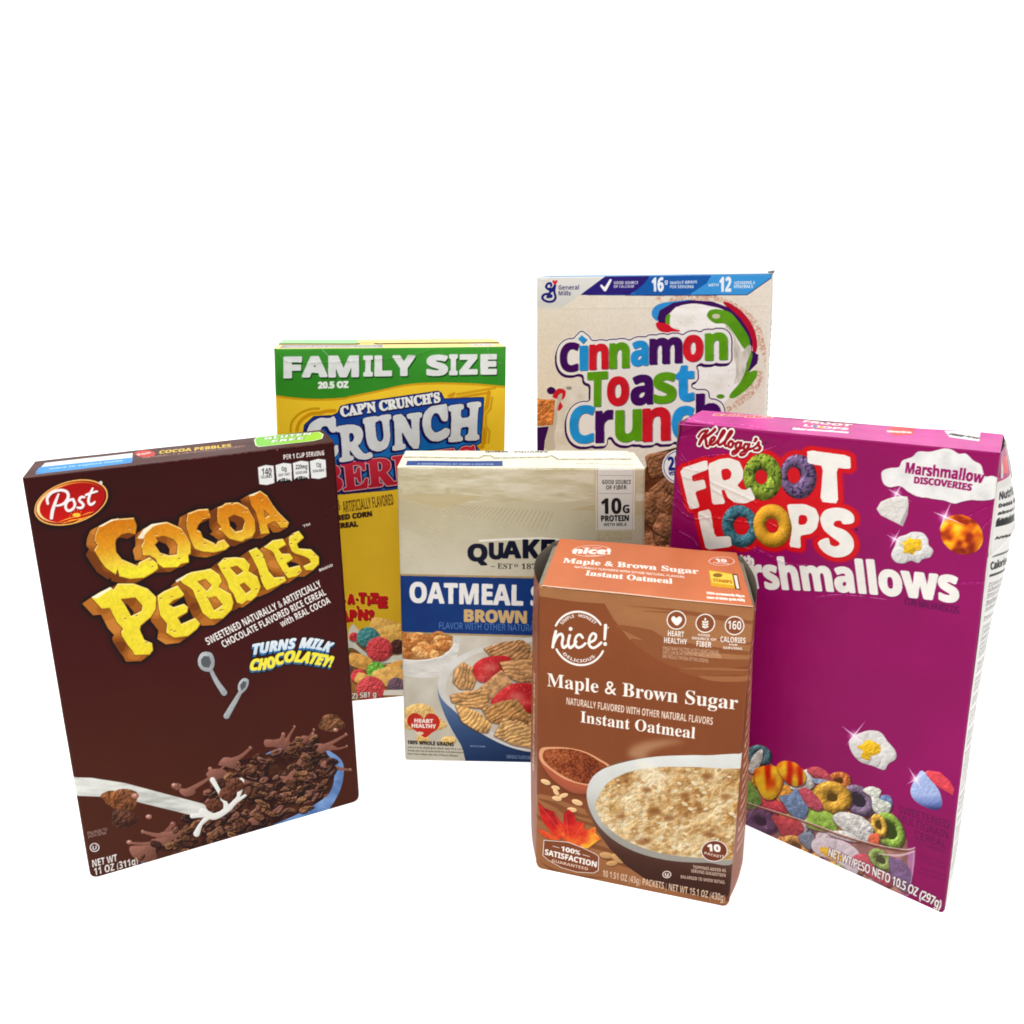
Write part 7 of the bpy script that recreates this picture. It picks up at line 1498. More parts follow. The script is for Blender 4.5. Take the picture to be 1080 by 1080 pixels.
    p.edge_round(L=2.2, R=2.2, T=1.2)
    p.crease([(560, 325.3), (600, 325), (700, 324), (812, 322)], .18, .9, .12, color=(150, 140, 124))
    p.crease(G((140, 150), (160, 240), (140, 330)), .5, 1.6, .3)
    p.crease([(566, 292), (575, 296), (580, 293)], .4, 1, .5)
    p.corner_r = (1.5, 2.0)
    p.build('front_panel', C.e, C.mat, C.frame)
    t = C.side('top', .8, (206, 200, 188), 1.2)
    t.fill(t.full(), (92, 150, 200))
    t.wave(.4, 50, 3)
    t.build('top_panel', C.e, C.mat, C.frame)
    # right wall with its small print
    r = C.side('right', .6, (206, 198, 184), 2.2)
    nf = r.part('nutrition_table')
    r.fill(r.mpoly([(8, 40), (r.w - 6, 40), (r.w - 6, 330), (8, 330)]), (216, 212, 204), nf)
    rs = random.Random(2)
    y = 322
    while y > 50:
        k = rs.choice([1.6, 2.2, 3.2])
        r.text(rs.choice(['Nutrition Facts', 'Total Fat 4g', 'Sodium 230mg', 'Total Sugars 12g', 'Whole grain wheat', 'Calories 170', 'Vitamin D 4mcg', 'Iron 4.5mg']), (10, y), (rs.uniform(34, r.w - 9), y), k, (70, 66, 62), nf, bold=.2)
        y -= k + rs.choice([2, 3, 6])
    r.wave(.5, 60, 2)
    r.bow(2.2)
    r.build('side_panel', C.e, C.mat, C.frame)
    for which in ('left', 'back', 'bottom'):
        q = C.side(which, 1.4, (206, 196, 176), 2.2)
        q.wave(.3, 70, 4)
        q.build({'left': 'side_panel', 'back': 'back_panel', 'bottom': 'bottom_panel'}[which], C.e, C.mat, C.frame)
    # lifted corner of the closing flap
    tip = C.F[2]
    q = Panel([tip + C.u * -4 + [0, 0, 1.5] - C.n * 2, tip + C.u * 1.2 + [0, 0, .6] - C.n * 2, tip + C.u * 1.8 + [0, 0, 3.5] - C.n * 14, tip + C.u * -4 + [0, 0, 2.5] - C.n * 14], .6, (96, 86, 78), 'mm')
    q.build('closing_flap', C.e, C.mat, C.frame)


# =====================================================================================
# cream box with blue band
# =====================================================================================
def quaker_box():
    C = Carton('cereal_box', 'cream cereal box with a wide blue band, between the yellow box and brown carton',
               [(427, 801.5), (676.5, 806), (681, 494.5), (418.5, 493.5)], 46, board_material('cream_board', .4, .25, .3))
    p = C.front(.33, (206, 197, 172))
    Q1 = X(415, 460, 3.6)
    Q2 = X(415, 640, 6.17)
    Q3 = X(410, 460, 9)
    Q4 = X(600, 460, 9)
    p.fill(p.full(), lambda px, py: mix([(494, (192, 180, 146)), (560, (197, 188, 160)), (610, (202, 195, 174))], py) * (1 + (fbm(px, py, 30, 5)[..., None] - .5) * .08))
    bg = p.part('landscape_print', 'faint engraved fields with furrows under a clouded sky')
    sky = p.mpoly([(416, 494), (683, 494), (683, 530), (416, 530)])
    p.fill(sky, lambda px, py: mix([(0, (186, 174, 138)), (.5, (204, 194, 164)), (1, (220, 212, 190))], np.clip(fbm(px * .28, py * 1.5, 7, 4, 4) * 2 - .5, 0, 1)), bg, .8)
    p.fill(p.mpoly(Q3((75, 560), (330, 545), (560, 545), (890, 572), (640, 660), (480, 690), (300, 640), (75, 590))), (190, 172, 132), bg, .75)
    p.fill(p.mpoly([(640, 530), (683, 528), (683, 545), (660, 540), (600, 538)]), (188, 170, 130), bg, .7)
    p.fill(p.mell(Q3((560, 520)), 3.2, 3.3), (178, 172, 124), bg, .6)
    p.fill(p.mell(Q3((110, 520)), 3, 3.3), (178, 168, 124), bg, .5)
    for i in range(24):
        a = Q3((520 + i * 42, 712 + i * 8))
        b = Q3((640 + i * 40, 655 + i * 3))
        p.fill(p.mstroke([a, b], [.6, 1.1], curve=False), (158, 138, 98), bg, .42)
    for i in range(14):
        y = 600 + i * 18
        p.fill(p.mstroke(Q3((85, y), (250, y + 45 + i * 3), (480, y + 105 + i * 4), (650, y + 150 + i * 3)), [1.1, 1.0, .8, .4]), (164, 146, 106), bg, .42 - i * .02)
    rs = random.Random(2)
    for i in range(260):
        x, y = rs.uniform(420, 680), rs.uniform(540, 606)
        L = rs.uniform(1.5, 5)
        p.fill(p.mstroke([(x, y), (x + L, y + L * rs.uniform(.2, .6))], .45, curve=False), rs.choice([(172, 158, 122), (226, 220, 202)]), bg, .4)
    for i in range(9):
        p.fill(p.mstroke([(628 + i * 6, 575 - i), (655 + i * 5, 545 - i)], .6, curve=False), (178, 160, 120), bg, .35)
    # --- blue band and title
    bb = p.part('title_band', 'blue band with white title and gold flavour line')
    p.fill(p.mpoly([(416, 605), (684, 611), (684, 676), (416, 668)]), (172, 148, 104), bb)
    p.fill(p.mpoly([(416, 607), (684, 613), (684, 674), (416, 666)]), lambda px, py: mix([(0, (16, 50, 110)), (1, (22, 62, 124))], fbm(px, py, 20, 3)), bb)
    p.text('OATMEAL SQUARES', Q1((64, 630)), Q1((930, 655)), 20.5, (232, 230, 226), bb, bold=.75)
    p.text('BROWN SUGAR', Q1((270, 703)), Q1((740, 717)), 12.0, (206, 172, 118), bb, bold=.75)
    p.text('FLAVOR WITH OTHER NATURAL FLAVORS', Q1((174, 731)), Q1((660, 745)), 7.0, (90, 128, 186), bb, font='thin', bold=.1)
    # --- wordmark
    wm = p.part('brand_wordmark', 'heavy dark navy wordmark with a thin founding date under it')
    p.fill(p.grow(p.mpoly(Q1((325, 402), (430, 396), (560, 392), (680, 402), (680, 394), (560, 384), (430, 388), (325, 394))), .2), (238, 234, 222), wm, .9)
    x = 281
    for ch, x0, x1, y0, y1 in (('Q', 281, 358, 408, 492), ('U', 362, 418, 404, 470), ('A', 412, 486, 398, 466), ('K', 490, 556, 392, 466), ('E', 560, 614, 392, 468), ('R', 622, 690, 396, 474)):
        a, b = Q1((x0, y0)), Q1((x1, y1))
        p.fill(p.mglyph(ch, (a[0], a[1], b[0], b[1]), 0, bold=1.0), (24, 26, 44), wm)
    p.text('– EST', Q1((370, 503)), Q1((452, 505)), 5.4, (40, 38, 40), wm, font='serif')
    p.text('D', Q1((458, 498)), Q1((473, 498)), 3.2, (40, 38, 40), wm, font='serif')
    p.text('1877 –', Q1((486, 505)), Q1((590, 507)), 5.4, (40, 38, 40), wm, font='serif')
    # --- claim panel
    cl = p.part('claim_panel', 'tall white claim panel with gold edges')
    p.fill(p.mpoly(Q4((245, 300), (635, 300), (628, 895), (245, 895))), (186, 170, 130), cl)
    p.fill(p.mpoly(Q4((252, 300), (628, 300), (622, 893), (252, 893))), (222, 216, 198), cl)
    p.fill(p.mpoly(Q4((262, 300), (612, 300), (606, 890), (264, 890))), (186, 170, 130), cl)
    p.fill(p.mpoly(Q4((272, 300), (608, 300), (600, 888), (274, 888))), (216, 213, 204), cl)
    for y in (374, 545):
        p.fill(p.mstroke([Q4((285, y)), Q4((598, y + 2))], .4, curve=False), (150, 146, 136), cl)
    D = (40, 36, 36)
    for t, a, b, h, bo in (('GOOD SOURCE', (314, 456), (586, 456), 4.1, .2), ('OF FIBER', (352, 508), (546, 506), 4.1, .2), ('10', (308, 736), (494, 734), 15.0, .45), ('G', (510, 730), (570, 730), 8.0, .3),
                           ('PROTEIN', (306, 810), (566, 806), 5.8, .25), ('WITH MILK', (328, 855), (548, 852), 3.1, .2)):
        p.text(t, Q4(a), Q4(b), h, D, cl, bold=bo)
    p.text('SEE SIDE PANEL FOR', Q4((264, 950)), Q4((594, 946)), 4.0, (172, 152, 104), cl, font='thin', bold=.2)
    p.text('MORE INFORMATION', Q4((264, 996)), Q4((594, 992)), 4.0, (172, 152, 104), cl, font='thin', bold=.2)
    # --- bowl picture
    cp = p.part('bowl_picture', 'picture of a white and blue bowl of woven oat squares with strawberries, on a pale table')
    p.fill(p.mpoly([(416, 668), (684, 676), (684, 812), (416, 812)]), lambda px, py: mix([(0, (190, 182, 164)), (.5, (206, 199, 184)), (1, (220, 216, 206))], fbm(px, py, 18, 3)) * mix([(670, (1, 1, 1)), (800, (.9, .9, .88))], py), cp)
    # small dish at the left
    p.fill(p.mpoly(Q2((40, 400), (60, 440), (200, 462), (330, 440), (400, 360), (430, 240), (400, 200), (40, 200)), smooth=True), lambda px, py: mix([(0, (196, 192, 184)), (1, (232, 230, 224))], fbm(px * .5, py * 2, 6, 3)), cp)
    p.fill(p.mpoly(Q2((40, 350), (200, 350), (320, 320), (380, 250), (390, 190), (340, 180), (40, 170))), (170, 120, 70), cp)
    rs = random.Random(6)
    for i in range(46):
        c = Q2((rs.uniform(45, 360), 185 + i * 2.9))
        if c[0] > Q2((390 - max(0, i - 20) * 5, 0))[0]:
            continue
        p.dome(p.mell(c, rs.uniform(4.5, 7.5), rs.uniform(3.4, 5.4)), mottle(rs.choice([(206, 152, 92), (186, 124, 66), (160, 98, 48)]), .2, 3, i), cp, rough=1.0, nsc=2.5, lo=.45, hi=1.3, seed=i)
    p.fill(p.mstroke(Q2((40, 342), (150, 350), (250, 340), (340, 310), (400, 240)), 1.4), (236, 234, 228), cp)
    # flakes and heart
    for q, r in (((170, 690), 16), ((250, 760), 13), ((120, 760), 11), ((300, 770), 8), ((190, 860), 7), ((360, 870), 8)):
        m = p.mell(Q2(q), r, r * .62)
        p.dome(m, mottle((206, 170, 106), .2, 4, int(r)), cp, rough=.8, nsc=2.5, lo=.55, hi=1.25, seed=int(q[0]), ridges=(.4, 2.4, .15))
    # main bowl
    out = Q2((288, 540), (312, 450), (380, 365), (490, 300), (640, 252), (800, 220), (1000, 198), (1250, 220), (1450, 330), (1520, 500), (1480, 700), (1380, 880), (1200, 1000), (1100, 1100), (560, 1100), (440, 900), (360, 760), (310, 640))
    p.fill(p.mpoly(out, smooth=True), lambda px, py: mix([(0, (26, 44, 80)), (.45, (54, 78, 118)), (1, (118, 138, 168))], np.clip((812 - py - (px - 470) * .12) / 90, 0, 1)), cp)
    rim = Q2((292, 540), (305, 445), (375, 355), (490, 292), (640, 246), (800, 214), (1000, 192), (1250, 222), (1450, 330), (1520, 480), (1490, 640), (1380, 790), (1200, 900), (1000, 940), (860, 938), (700, 890), (520, 790), (400, 680), (325, 610))
    p.fill(p.mpoly(rim, smooth=True), lambda px, py: mix([(0, (196, 194, 186)), (1, (228, 227, 222))], fbm(px, py, 20, 8)), cp)
    inn = Q2((340, 540), (360, 450), (440, 360), (560, 300), (720, 258), (1000, 222), (1250, 250), (1420, 350), (1480, 480), (1440, 620), (1340, 760), (1180, 860), (1000, 905), (860, 895), (720, 850), (560, 765), (440, 660), (365, 600))
    p.fill(p.mpoly(inn, smooth=True), lambda px, py: mix([(0, (170, 160, 140)), (1, (216, 211, 198))], fbm(px, py, 16, 2)), cp)

    def square(pts, ang, seed, c=(188, 142, 92)):
        m = p.mpoly(spline(Q2(*pts), 5, True) * .4 + np.repeat(np.array(Q2(*pts)), 5, 0) * .6)
        p.fill(p.grow(p.shift(m, -.4, 1.0), .7), (84, 52, 28), cp, .55)
        p.dome(m, lambda px, py: mix([(0, [v * .62 for v in c]), (.5, c), (1, [min(255, v * 1.2) for v in c])], fbm(px, py, 5, seed)), cp, rough=.6, nsc=3.0, rad=2.2, lo=.42, hi=1.3, seed=seed, ridges=(ang, 4.2, .5))

    def berry(pts, c, seed):
        m = p.mpoly(Q2(*pts), smooth=True)
        p.fill(p.grow(p.shift(m, -.3, .8), .5), (80, 30, 22), cp, .5)
        p.dome(m, lambda px, py: mix([(0, (150, 26, 32)), (.6, (186, 44, 48)), (1, (216, 104, 94))], np.clip(fbm(px, py, 12, seed) * 1.2 - .1, 0, 1)), cp, rough=.5, nsc=2, lo=.6, hi=1.25, seed=seed)
        p.soft(p.mell((sum(q[0] for q in Q2(*pts)) / len(pts) - 1, sum(q[1] for q in Q2(*pts)) / len(pts) - .5), 8, 4), 3, (232, 150, 134), .6)
        px_, py_ = p.xy(m)
        rr = random.Random(seed)
        ys, xs = np.nonzero(m.a)
        for _ in range(26):
            j = rr.randrange(len(ys))
            p.fill(p.mell((px_[ys[j], xs[j]], py_[ys[j], xs[j]]), .45, .6), (236, 140, 100), cp, .8)
    for k in range(34):
        x, y = rs.uniform(800, 1420), rs.uniform(300, 820)
        a = rs.uniform(0, 1.5)
        if (x - 1000) ** 2 / 460 ** 2 + (y - 560) ** 2 / 320 ** 2 > 1:
            continue
        r = rs.uniform(85, 110)
        square([(x + math.cos(a + j * 1.571) * r, y + math.sin(a + j * 1.571) * r * .8) for j in range(4)], a, 40 + k)
    square([(590, 270), (700, 232), (830, 215), (890, 250), (880, 330), (760, 345), (640, 320)], 1.0, 1, (170, 124, 80))
    square([(400, 410), (450, 360), (510, 390), (540, 470), (520, 530), (440, 535), (390, 490)], .3, 2)
    berry([(520, 390), (580, 335), (680, 318), (760, 330), (740, 400), (660, 440), (600, 490), (540, 470)], 0, 3)
    square([(690, 360), (800, 345), (920, 345), (940, 500), (820, 490), (740, 450)], 1.5, 4, (182, 136, 90))
    square([(545, 540), (620, 480), (700, 412), (775, 495), (690, 540), (640, 600)], -.75, 5, (196, 150, 102))
    square([(372, 575), (450, 552), (620, 535), (625, 610), (600, 660), (470, 650), (385, 620)], 1.45, 6, (186, 140, 88))
    berry([(635, 630), (680, 560), (750, 510), (830, 495), (950, 520), (960, 640), (900, 690), (760, 650)], 0, 7)
    square([(575, 660), (680, 620), (800, 598), (870, 690), (880, 760), (800, 720), (720, 760), (630, 750)], 1.0, 8, (172, 126, 74))
    square([(405, 640), (470, 650), (560, 690), (635, 760), (620, 815), (560, 815), (450, 750)], .7, 9, (196, 152, 92))
    square([(660, 840), (715, 718), (800, 755), (920, 800), (930, 920), (800, 900)], 1.25, 10, (196, 154, 98))
    # heart and small print
    hp = p.part('heart_badge', 'red heart with white lettering')
    p.fill(p.mpoly(Q2((205, 850), (150, 810), (96, 765), (95, 720), (130, 692), (170, 700), (198, 725), (230, 695), (275, 702), (302, 740), (290, 790), (245, 825)), smooth=True), (186, 46, 36), hp)
    p.text('HEART', Q2((138, 752)), Q2((258, 756)), 4.0, (236, 226, 216), hp, bold=.3)
    p.text('HEALTHY', Q2((120, 784)), Q2((276, 790)), 4.0, (236, 226, 216), hp, bold=.3)
    p.fill(p.mell(Q2((172, 823)), 4, 1.8), (226, 196, 170), hp)
    sm = p.part('small_print')
    p.text('100% WHOLE GRAINS', Q2((92, 892)), Q2((392, 906)), 4.0, (40, 36, 32), sm, bold=.3)
    for i, t in enumerate(('Diets rich in whole grain foods and other plant', 'foods and low in saturated fat and cholesterol', 'may help reduce the risk of heart disease.')):
        y = 918 + i * 21
        p.text(t, Q2((94, y)), Q2((458 - (i == 2) * 34, y + 14)), 1.9, (70, 64, 56), sm, bold=.1)
    p.text('FLAVOR MARK', Q2((500, 910)), Q2((598, 914)), 1.6, (150, 166, 190), sm, bold=.05)
    p.text('ENLARGED TO SHOW DETAIL', Q2((735, 972)), Q2((920, 980)), 1.6, (130, 146, 176), sm, bold=.05)
    p.text('SERVING SUGGESTION', Q2((735, 984)), Q2((920, 992)), 1.6, (130, 146, 176), sm, bold=.05)
    p.wave(.35, 80, 6)
    p.edge_round(L=2.2, R=2.2, T=1.4)
    p.crease([(680.8, 497), (679, 600), (677, 760)], .05, .6, .35, color=(232, 226, 210))
    p.crease([(419, 497), (423, 640), (427, 790)], .05, .6, .3, color=(228, 222, 206), seed=3)
    p.crease([(419, 494.3), (540, 495), (681, 495.2)], .08, .6, .6, color=(240, 236, 222), seed=5)
    p.corner_r = (1.5, 0)
    p.build('front_panel', C.e, C.mat, C.frame)
    # --- top: two flaps, the rear one lying over with its tongue
    t = C.side('top', .35, (246, 242, 222), 1.4)
    a, b, c_, d = t.q

    def Q(x, y):
        return tuple(a * (1 - x) * (1 - y) + b * x * (1 - y) + c_ * x * y + d * (1 - x) * y)
    t.fill(t.full(), mottle((244, 240, 220), .05, 12))
    bl = t.part('lettering_strip', 'narrow blue strip with pale lettering')
    t.fill(t.mpoly(Q3((165, 278), (178, 235), (1080, 235), (1080, 285))), (58, 86, 152), bl)
    t.text('A GOOD SOURCE OF FIBER & PROTEIN', Q3((270, 270)), Q3((990, 272)), 1.6, (190, 202, 226), bl, bold=.1)
    t.text('Best if used by', Q4((70, 268)), Q4((290, 264)), 1.2, (170, 162, 140), t.part('small_print'))
    t.text('Quaker oatmeal squares brown sugar cereal', Q4((300, 274)), Q4((610, 274)), 1.2, (190, 182, 158), t.part('small_print'))
    edge = [Q3((145, 208)), Q3((500, 212)), Q3((860, 216)), Q3((900, 194)), Q3((970, 194)), Q3((1005, 216)), Q1((580, 84)), Q1((600, 78)), Q1((625, 92)), Q4((330, 228)), Q4((590, 226)), Q4((560, 150)), Q3((160, 150))]
    fm = t.mpoly(edge)
    ff = t.part('tuck_flap', 'rear flap tucked over the front one')
    t.fill(fm, mottle((250, 247, 230), .04, 12), ff)
    t.fill(t.mstroke(edge[:-2], .45, curve=False), (150, 138, 104), ff)
    t.fill(t.mell(Q1((392, 55)), 8, 1.8), (200, 150, 70), ff)
    t.text('QUAKER', Q1((350, 66)), Q1((436, 66)), 1.8, (60, 56, 60), ff, bold=.2)
    t.text('OATMEAL', Q1((458, 58)), Q1((590, 60)), 1.6, (60, 52, 44), ff, bold=.2)
    t.text('SQUARES', Q1((458, 66)), Q1((586, 67)), 1.6, (60, 52, 44), ff, bold=.2)
    ids = t.id[::SS, ::SS] == ff
    t.disp += np.where(ids, .9, 0).astype(np.float32)
    t.wave(.3, 40, 2)
    t.build('top_panel', C.e, C.mat, C.frame)
    close_box(C, dict(left=(208, 200, 178), right=(212, 204, 184), back=(206, 198, 176)), rb=1.5, bows=(1.6, 1.6))


# =====================================================================================
# small brown oatmeal carton
# =====================================================================================
def oat_box():
    C = Carton('oatmeal_box', 'small brown carton with an orange lid and a porridge picture, front and centre',
               [(564.5, 915), (769.5, 957), (796.5, 641), (567.5, 618)], 71, board_material('tan_board', .4, .25, .3))
    C.e['category'] = 'oatmeal box'
    p = C.front(.24, (134, 74, 46))
    N1 = X(550, 560, 4.154)
    NT = X(555, 635, 4.32)
    NB = X(555, 770, 6.754)
    NC = X(670, 770, 5.538)
    p.fill(p.full(), lambda px, py: mix([(618, (134, 75, 45)), (760, (128, 70, 41)), (950, (122, 68, 43))], py) * (1 + (fbm(px, py, 40, 2)[..., None] - .5) * .08))
    # wood grain sweep, upper right and lower left
    wd = p.part('wood_grain_print', 'lighter tan wood grain sweeping across the upper corner')
    tan = (160, 108, 70)
    up = p.mpoly(N1((40, 240), (70, 285), (240, 310), (365, 318), (400, 380), (425, 412), (470, 470), (545, 530), (700, 560), (1000, 590), (1000, 655), (860, 650), (780, 635), (1060, 640), (1040, 300), (40, 230)))
    p.fill(up, mottle(tan, .06, 14, 3, 3), wd)
    dk = (138, 82, 50)
    for pts in ([(455, 328), (620, 345), (800, 380), (1010, 410), (1010, 395), (800, 360), (640, 338)], [(530, 350), (700, 365), (900, 385), (900, 372), (700, 355)], [(410, 412), (560, 430), (640, 470), (800, 500), (1005, 530), (1005, 545), (800, 530), (620, 520), (520, 470)],
                [(480, 470), (640, 505), (760, 545), (900, 560), (1000, 565), (1000, 590), (860, 600), (690, 600), (560, 540)], [(690, 605), (860, 612), (1000, 620), (1000, 630), (860, 632), (780, 640)], [(860, 470), (1005, 490), (1005, 500), (900, 490)]):
        p.fill(p.mpoly(N1(*pts), smooth=True), dk, wd)
    for pts in ([(690, 600), (860, 598), (1000, 608), (1000, 614), (860, 610)], [(780, 634), (900, 640), (1000, 634), (1000, 655), (900, 660), (820, 652)]):
        p.fill(p.mpoly(N1(*pts), smooth=True), (154, 100, 64), wd)
    lowm = p.mpoly(NB((60, 470), (100, 455), (180, 470), (300, 520), (420, 560), (480, 640), (560, 740), (660, 840), (760, 930), (900, 1000), (1500, 1250), (900, 1200), (0, 1100), (50, 700)))
    wd = p.part('wood_grain_print', 'tan wood grain in the lower corner')
    p.fill(lowm, mottle((150, 98, 62), .06, 12, 5, 3), wd)
    for pts in ([(85, 490), (200, 510), (330, 570), (450, 610), (470, 630), (330, 600), (200, 545)], [(230, 560), (380, 630), (480, 660), (520, 690), (400, 660), (280, 600)], [(70, 600), (180, 660), (90, 640)], [(430, 800), (560, 830), (700, 885), (560, 860), (460, 830)], [(60, 900), (140, 960), (300, 1020), (560, 1050), (400, 1050), (200, 1010)],
                [(420, 560), (520, 670), (640, 780), (600, 770), (500, 690)], [(520, 900), (700, 940), (900, 1010), (700, 970)]):
        p.fill(p.mpoly(NB(*pts), smooth=True), (124, 74, 44), wd)
    # --- brand ring
    lo = p.part('brand_logo', 'white script word in a broken ring')
    cen = np.array(NT((243, 165)))
    rx, ry = 118 / 4.32, 121 / 4.32

    def arc(a0, a1, r, n=26):
        return [(cen[0] + rx * r * math.cos(t), cen[1] + ry * r * math.sin(t) + rx * r * math.cos(t) * .06) for t in np.radians(np.linspace(a0, a1, n))]
    W = (240, 233, 226)
    p.fill([p.mstroke(arc(205, 325, 1.0), 2.2, curve=False), p.mstroke(arc(25, 152, 1.0), 2.2, curve=False)], W, lo)
    p.text('SIMPLE · HONEST', arc(216, 316, .80), None, 2.9, W, lo, bold=.12)
    p.text('·DELICIOUS·', arc(140, 44, .90), None, 2.9, W, lo, bold=.12)
    for pts, w in (([(122, 206), (128, 165), (136, 134)], 3.0), ([(126, 188), (142, 156), (160, 146), (168, 162), (164, 190), (172, 208), (188, 196)], 2.9), ([(199, 152), (192, 186), (200, 208), (218, 196), (228, 180)], 2.9),
                   ([(258, 162), (246, 148), (230, 156), (222, 184), (234, 206), (254, 202), (270, 188)], 2.7), ([(284, 186), (312, 172), (318, 150), (303, 143), (289, 164), (288, 194), (304, 208), (324, 200), (342, 184)], 2.7), ([(362, 106), (360, 140), (358, 168)], [3.6, 3.2, 2.6])):
        p.fill(p.mstroke(NT(*pts), w), W, lo)
    for q in ((203, 122), (360, 190)):
        p.fill(p.mell(NT(q), 2.0), W, lo)
    p.fill(p.mell(NT((374, 116)), .7), W, lo)
    # --- titles
    tl = p.part('title_lettering', 'cream serif title in two lines')
    p.text('Maple & Brown Sugar', NT((96, 383)), NT((962, 490)), 13.0, (240, 232, 222), tl, font='serif', bold=.12)
    p.text('NATURALLY FLAVORED WITH OTHER NATURAL FLAVORS', NT((184, 465)), NT((848, 558)), 7.0, (228, 206, 188), tl, bold=.05)
    p.text('Instant Oatmeal', NT((248, 545)), NT((768, 620)), 11.2, (240, 232, 222), tl, font='serif', bold=.12)
    # --- round badges
    bd = p.part('claim_badges', 'three round outlined symbols: heart, grain, 160 calories')
    for (cx, cy) in ((684, 81), (815, 96), (948, 107)):
        c = NT((cx, cy))
        p.fill(p.mell(c, 10.3, 10.0), W, bd)
        p.fill(p.mell(c, 9.2, 8.9), (134, 76, 46), bd)
    p.poly(NT((686, 106), (664, 86), (662, 70), (672, 63), (684, 72), (696, 64), (708, 72), (706, 88)), W, bd, smooth=True)
    p.fill(p.mstroke(NT((815, 74), (815, 96), (814, 120)), .6), W, bd)
    for k, y in enumerate((90, 101, 112)):
        for sgn in (-1, 1):
            p.fill(p.mell(NT((815 + sgn * 8, y)), (1.5, -.9 * sgn), (.5 * sgn, .8)), W, bd)
    p.fill(p.mell(NT((815, 78)), .9, 1.6), W, bd)
    p.text('160', NT((917, 122)), NT((978, 126)), 7.6, W, bd, bold=.15)
    for t, a, b, h in (('HEART', (645, 152), (718, 158), 5.0), ('HEALTHY', (628, 184), (732, 192), 5.0), ('GOOD', (782, 152), (836, 157), 2.0), ('SOURCE OF', (754, 167), (866, 176), 2.2), ('FIBER', (775, 199), (842, 206), 5.0),
                       ('CALORIES', (884, 180), (998, 188), 5.0), ('PER', (924, 197), (962, 199), 1.7), ('SERVING', (896, 212), (982, 217), 2.1)):
        p.text(t, NT(a), NT(b), h, W, bd, bold=.12)
    for i, t in enumerate(('WHILE MANY FACTORS AFFECT HEART DISEASE,', 'DIETS LOW IN SATURATED FAT AND CHOLESTEROL', 'MAY REDUCE THE RISK OF THIS DISEASE.')):
        p.text(t, NT((622, 214 + i * 19)), NT((888 - (i == 2) * 58 - (i == 0) * 10, 236 + i * 19)), 3.2, (214, 186, 160), bd, font='thin', bold=.06)
    # --- scoop of sugar
    pc = p.part('porridge_picture', 'picture of a pale bowl of porridge beside a wooden scoop of brown sugar')
    p.soft(p.mpoly(NB((130, 250), (250, 430), (420, 470), (470, 400)), smooth=True), 3, (84, 40, 24), .6)
    p.dome(p.mpoly(NB((92, 180), (110, 130), (180, 120), (300, 124), (420, 150), (520, 200), (600, 258), (560, 340), (480, 430), (400, 452), (300, 430), (190, 350), (120, 260)), smooth=True), (172, 88, 62), pc, rough=.1, rad=4, lo=.5, hi=1.15)
    p.fill(p.mpoly(NB((92, 180), (110, 130), (180, 120), (300, 124), (420, 150), (520, 200), (605, 262), (520, 330), (470, 388), (380, 380), (270, 345), (170, 280), (110, 230)), smooth=True), (214, 152, 112), pc)
    sg = p.mpoly(NB((118, 180), (140, 142), (220, 132), (320, 134), (420, 160), (510, 210), (580, 262), (500, 325), (455, 376), (370, 368), (280, 332), (180, 270), (130, 220)), smooth=True)
    p.fill(sg, lambda px, py: mix([(0, (70, 26, 14)), (.35, (112, 50, 28)), (.6, (150, 76, 42)), (1, (196, 120, 78))], np.clip(.32 * fbm(px, py, 9, 3) + .75 * fbm(px, py, 1.4, 4, 2) - .05 + np.clip((600 - px) / 160, -.1, .18), 0, 1)), pc)
    # oats
    rs = random.Random(12)
    for q, a, r in (((140, 370), .35, 5.4), ((210, 410), .2, 4.6), ((215, 442), .9, 4.6), ((268, 464), -.3, 4.8), ((220, 486), .2, 5.2), ((365, 512), .35, 6), ((328, 565), .15, 5.2), ((570, 888), .1, 7), ((655, 910), .5, 8), ((610, 945), -.1, 6)):
        va = np.array((math.cos(a), math.sin(a))) * r
        vb = np.array((-math.sin(a), math.cos(a))) * r * .48
        m = p.mell(NB(q), va, vb)
        p.fill(p.grow(p.shift(m, .4, .7), .3), (84, 48, 28), pc, .6)
        p.dome(m, (222, 182, 134) if q[1] < 800 else (186, 142, 92), pc, rough=.3, nsc=2, lo=.6, hi=1.2, seed=int(q[0]))
        c = np.array(NB(q))
        p.fill(p.mstroke([c - va * .6, c + va * .6], .4, curve=False), (168, 122, 76), pc, .6)
    # maple leaf
    lf = p.part('maple_leaf_picture', 'red maple leaf with orange lower tips')
    leaf = NB((85, 510), (130, 555), (200, 580), (235, 640), (265, 665), (270, 590), (300, 560), (340, 590), (360, 650), (415, 655), (410, 690), (430, 710), (500, 680), (495, 730), (535, 770), (490, 800), (440, 840), (400, 835), (350, 815), (280, 790), (255, 760), (235, 785), (160, 775), (110, 745), (75, 705), (130, 715), (180, 745), (200, 770), (150, 690), (110, 640), (95, 570))
    lm = p.mpoly(leaf)
    p.soft(p.shift(lm, .6, 1.0), 1, (80, 30, 20), .5)
    p.fill(lm, lambda px, py: mix([(0, (150, 22, 28)), (.35, (196, 34, 32)), (.62, (214, 72, 36)), (1, (236, 164, 52))], np.clip((py - 848) / 52 + (fbm(px, py, 8, 3) - .5) * .7 + np.clip((px - 610) / 60, 0, .3), 0, 1)), lf)
    for a, b in (((100, 540), (280, 760)), ((285, 590), (300, 770)), ((410, 660), (330, 780)), ((530, 770), (340, 800)), ((90, 710), (230, 770)), ((200, 590), (270, 720))):
        p.fill(p.mand(p.mstroke([NB(a), NB(b)], .45, curve=False), lm), (232, 120, 84), lf, .6)
    # steam
    for pts, w, al in (([(1170, 640), (1190, 680), (1180, 700)], 9, .1), ):
        pass
    st = p.mpoly(NT((470, 700), (480, 660), (540, 635), (640, 625), (720, 632), (640, 650), (560, 680), (540, 712)), smooth=True)
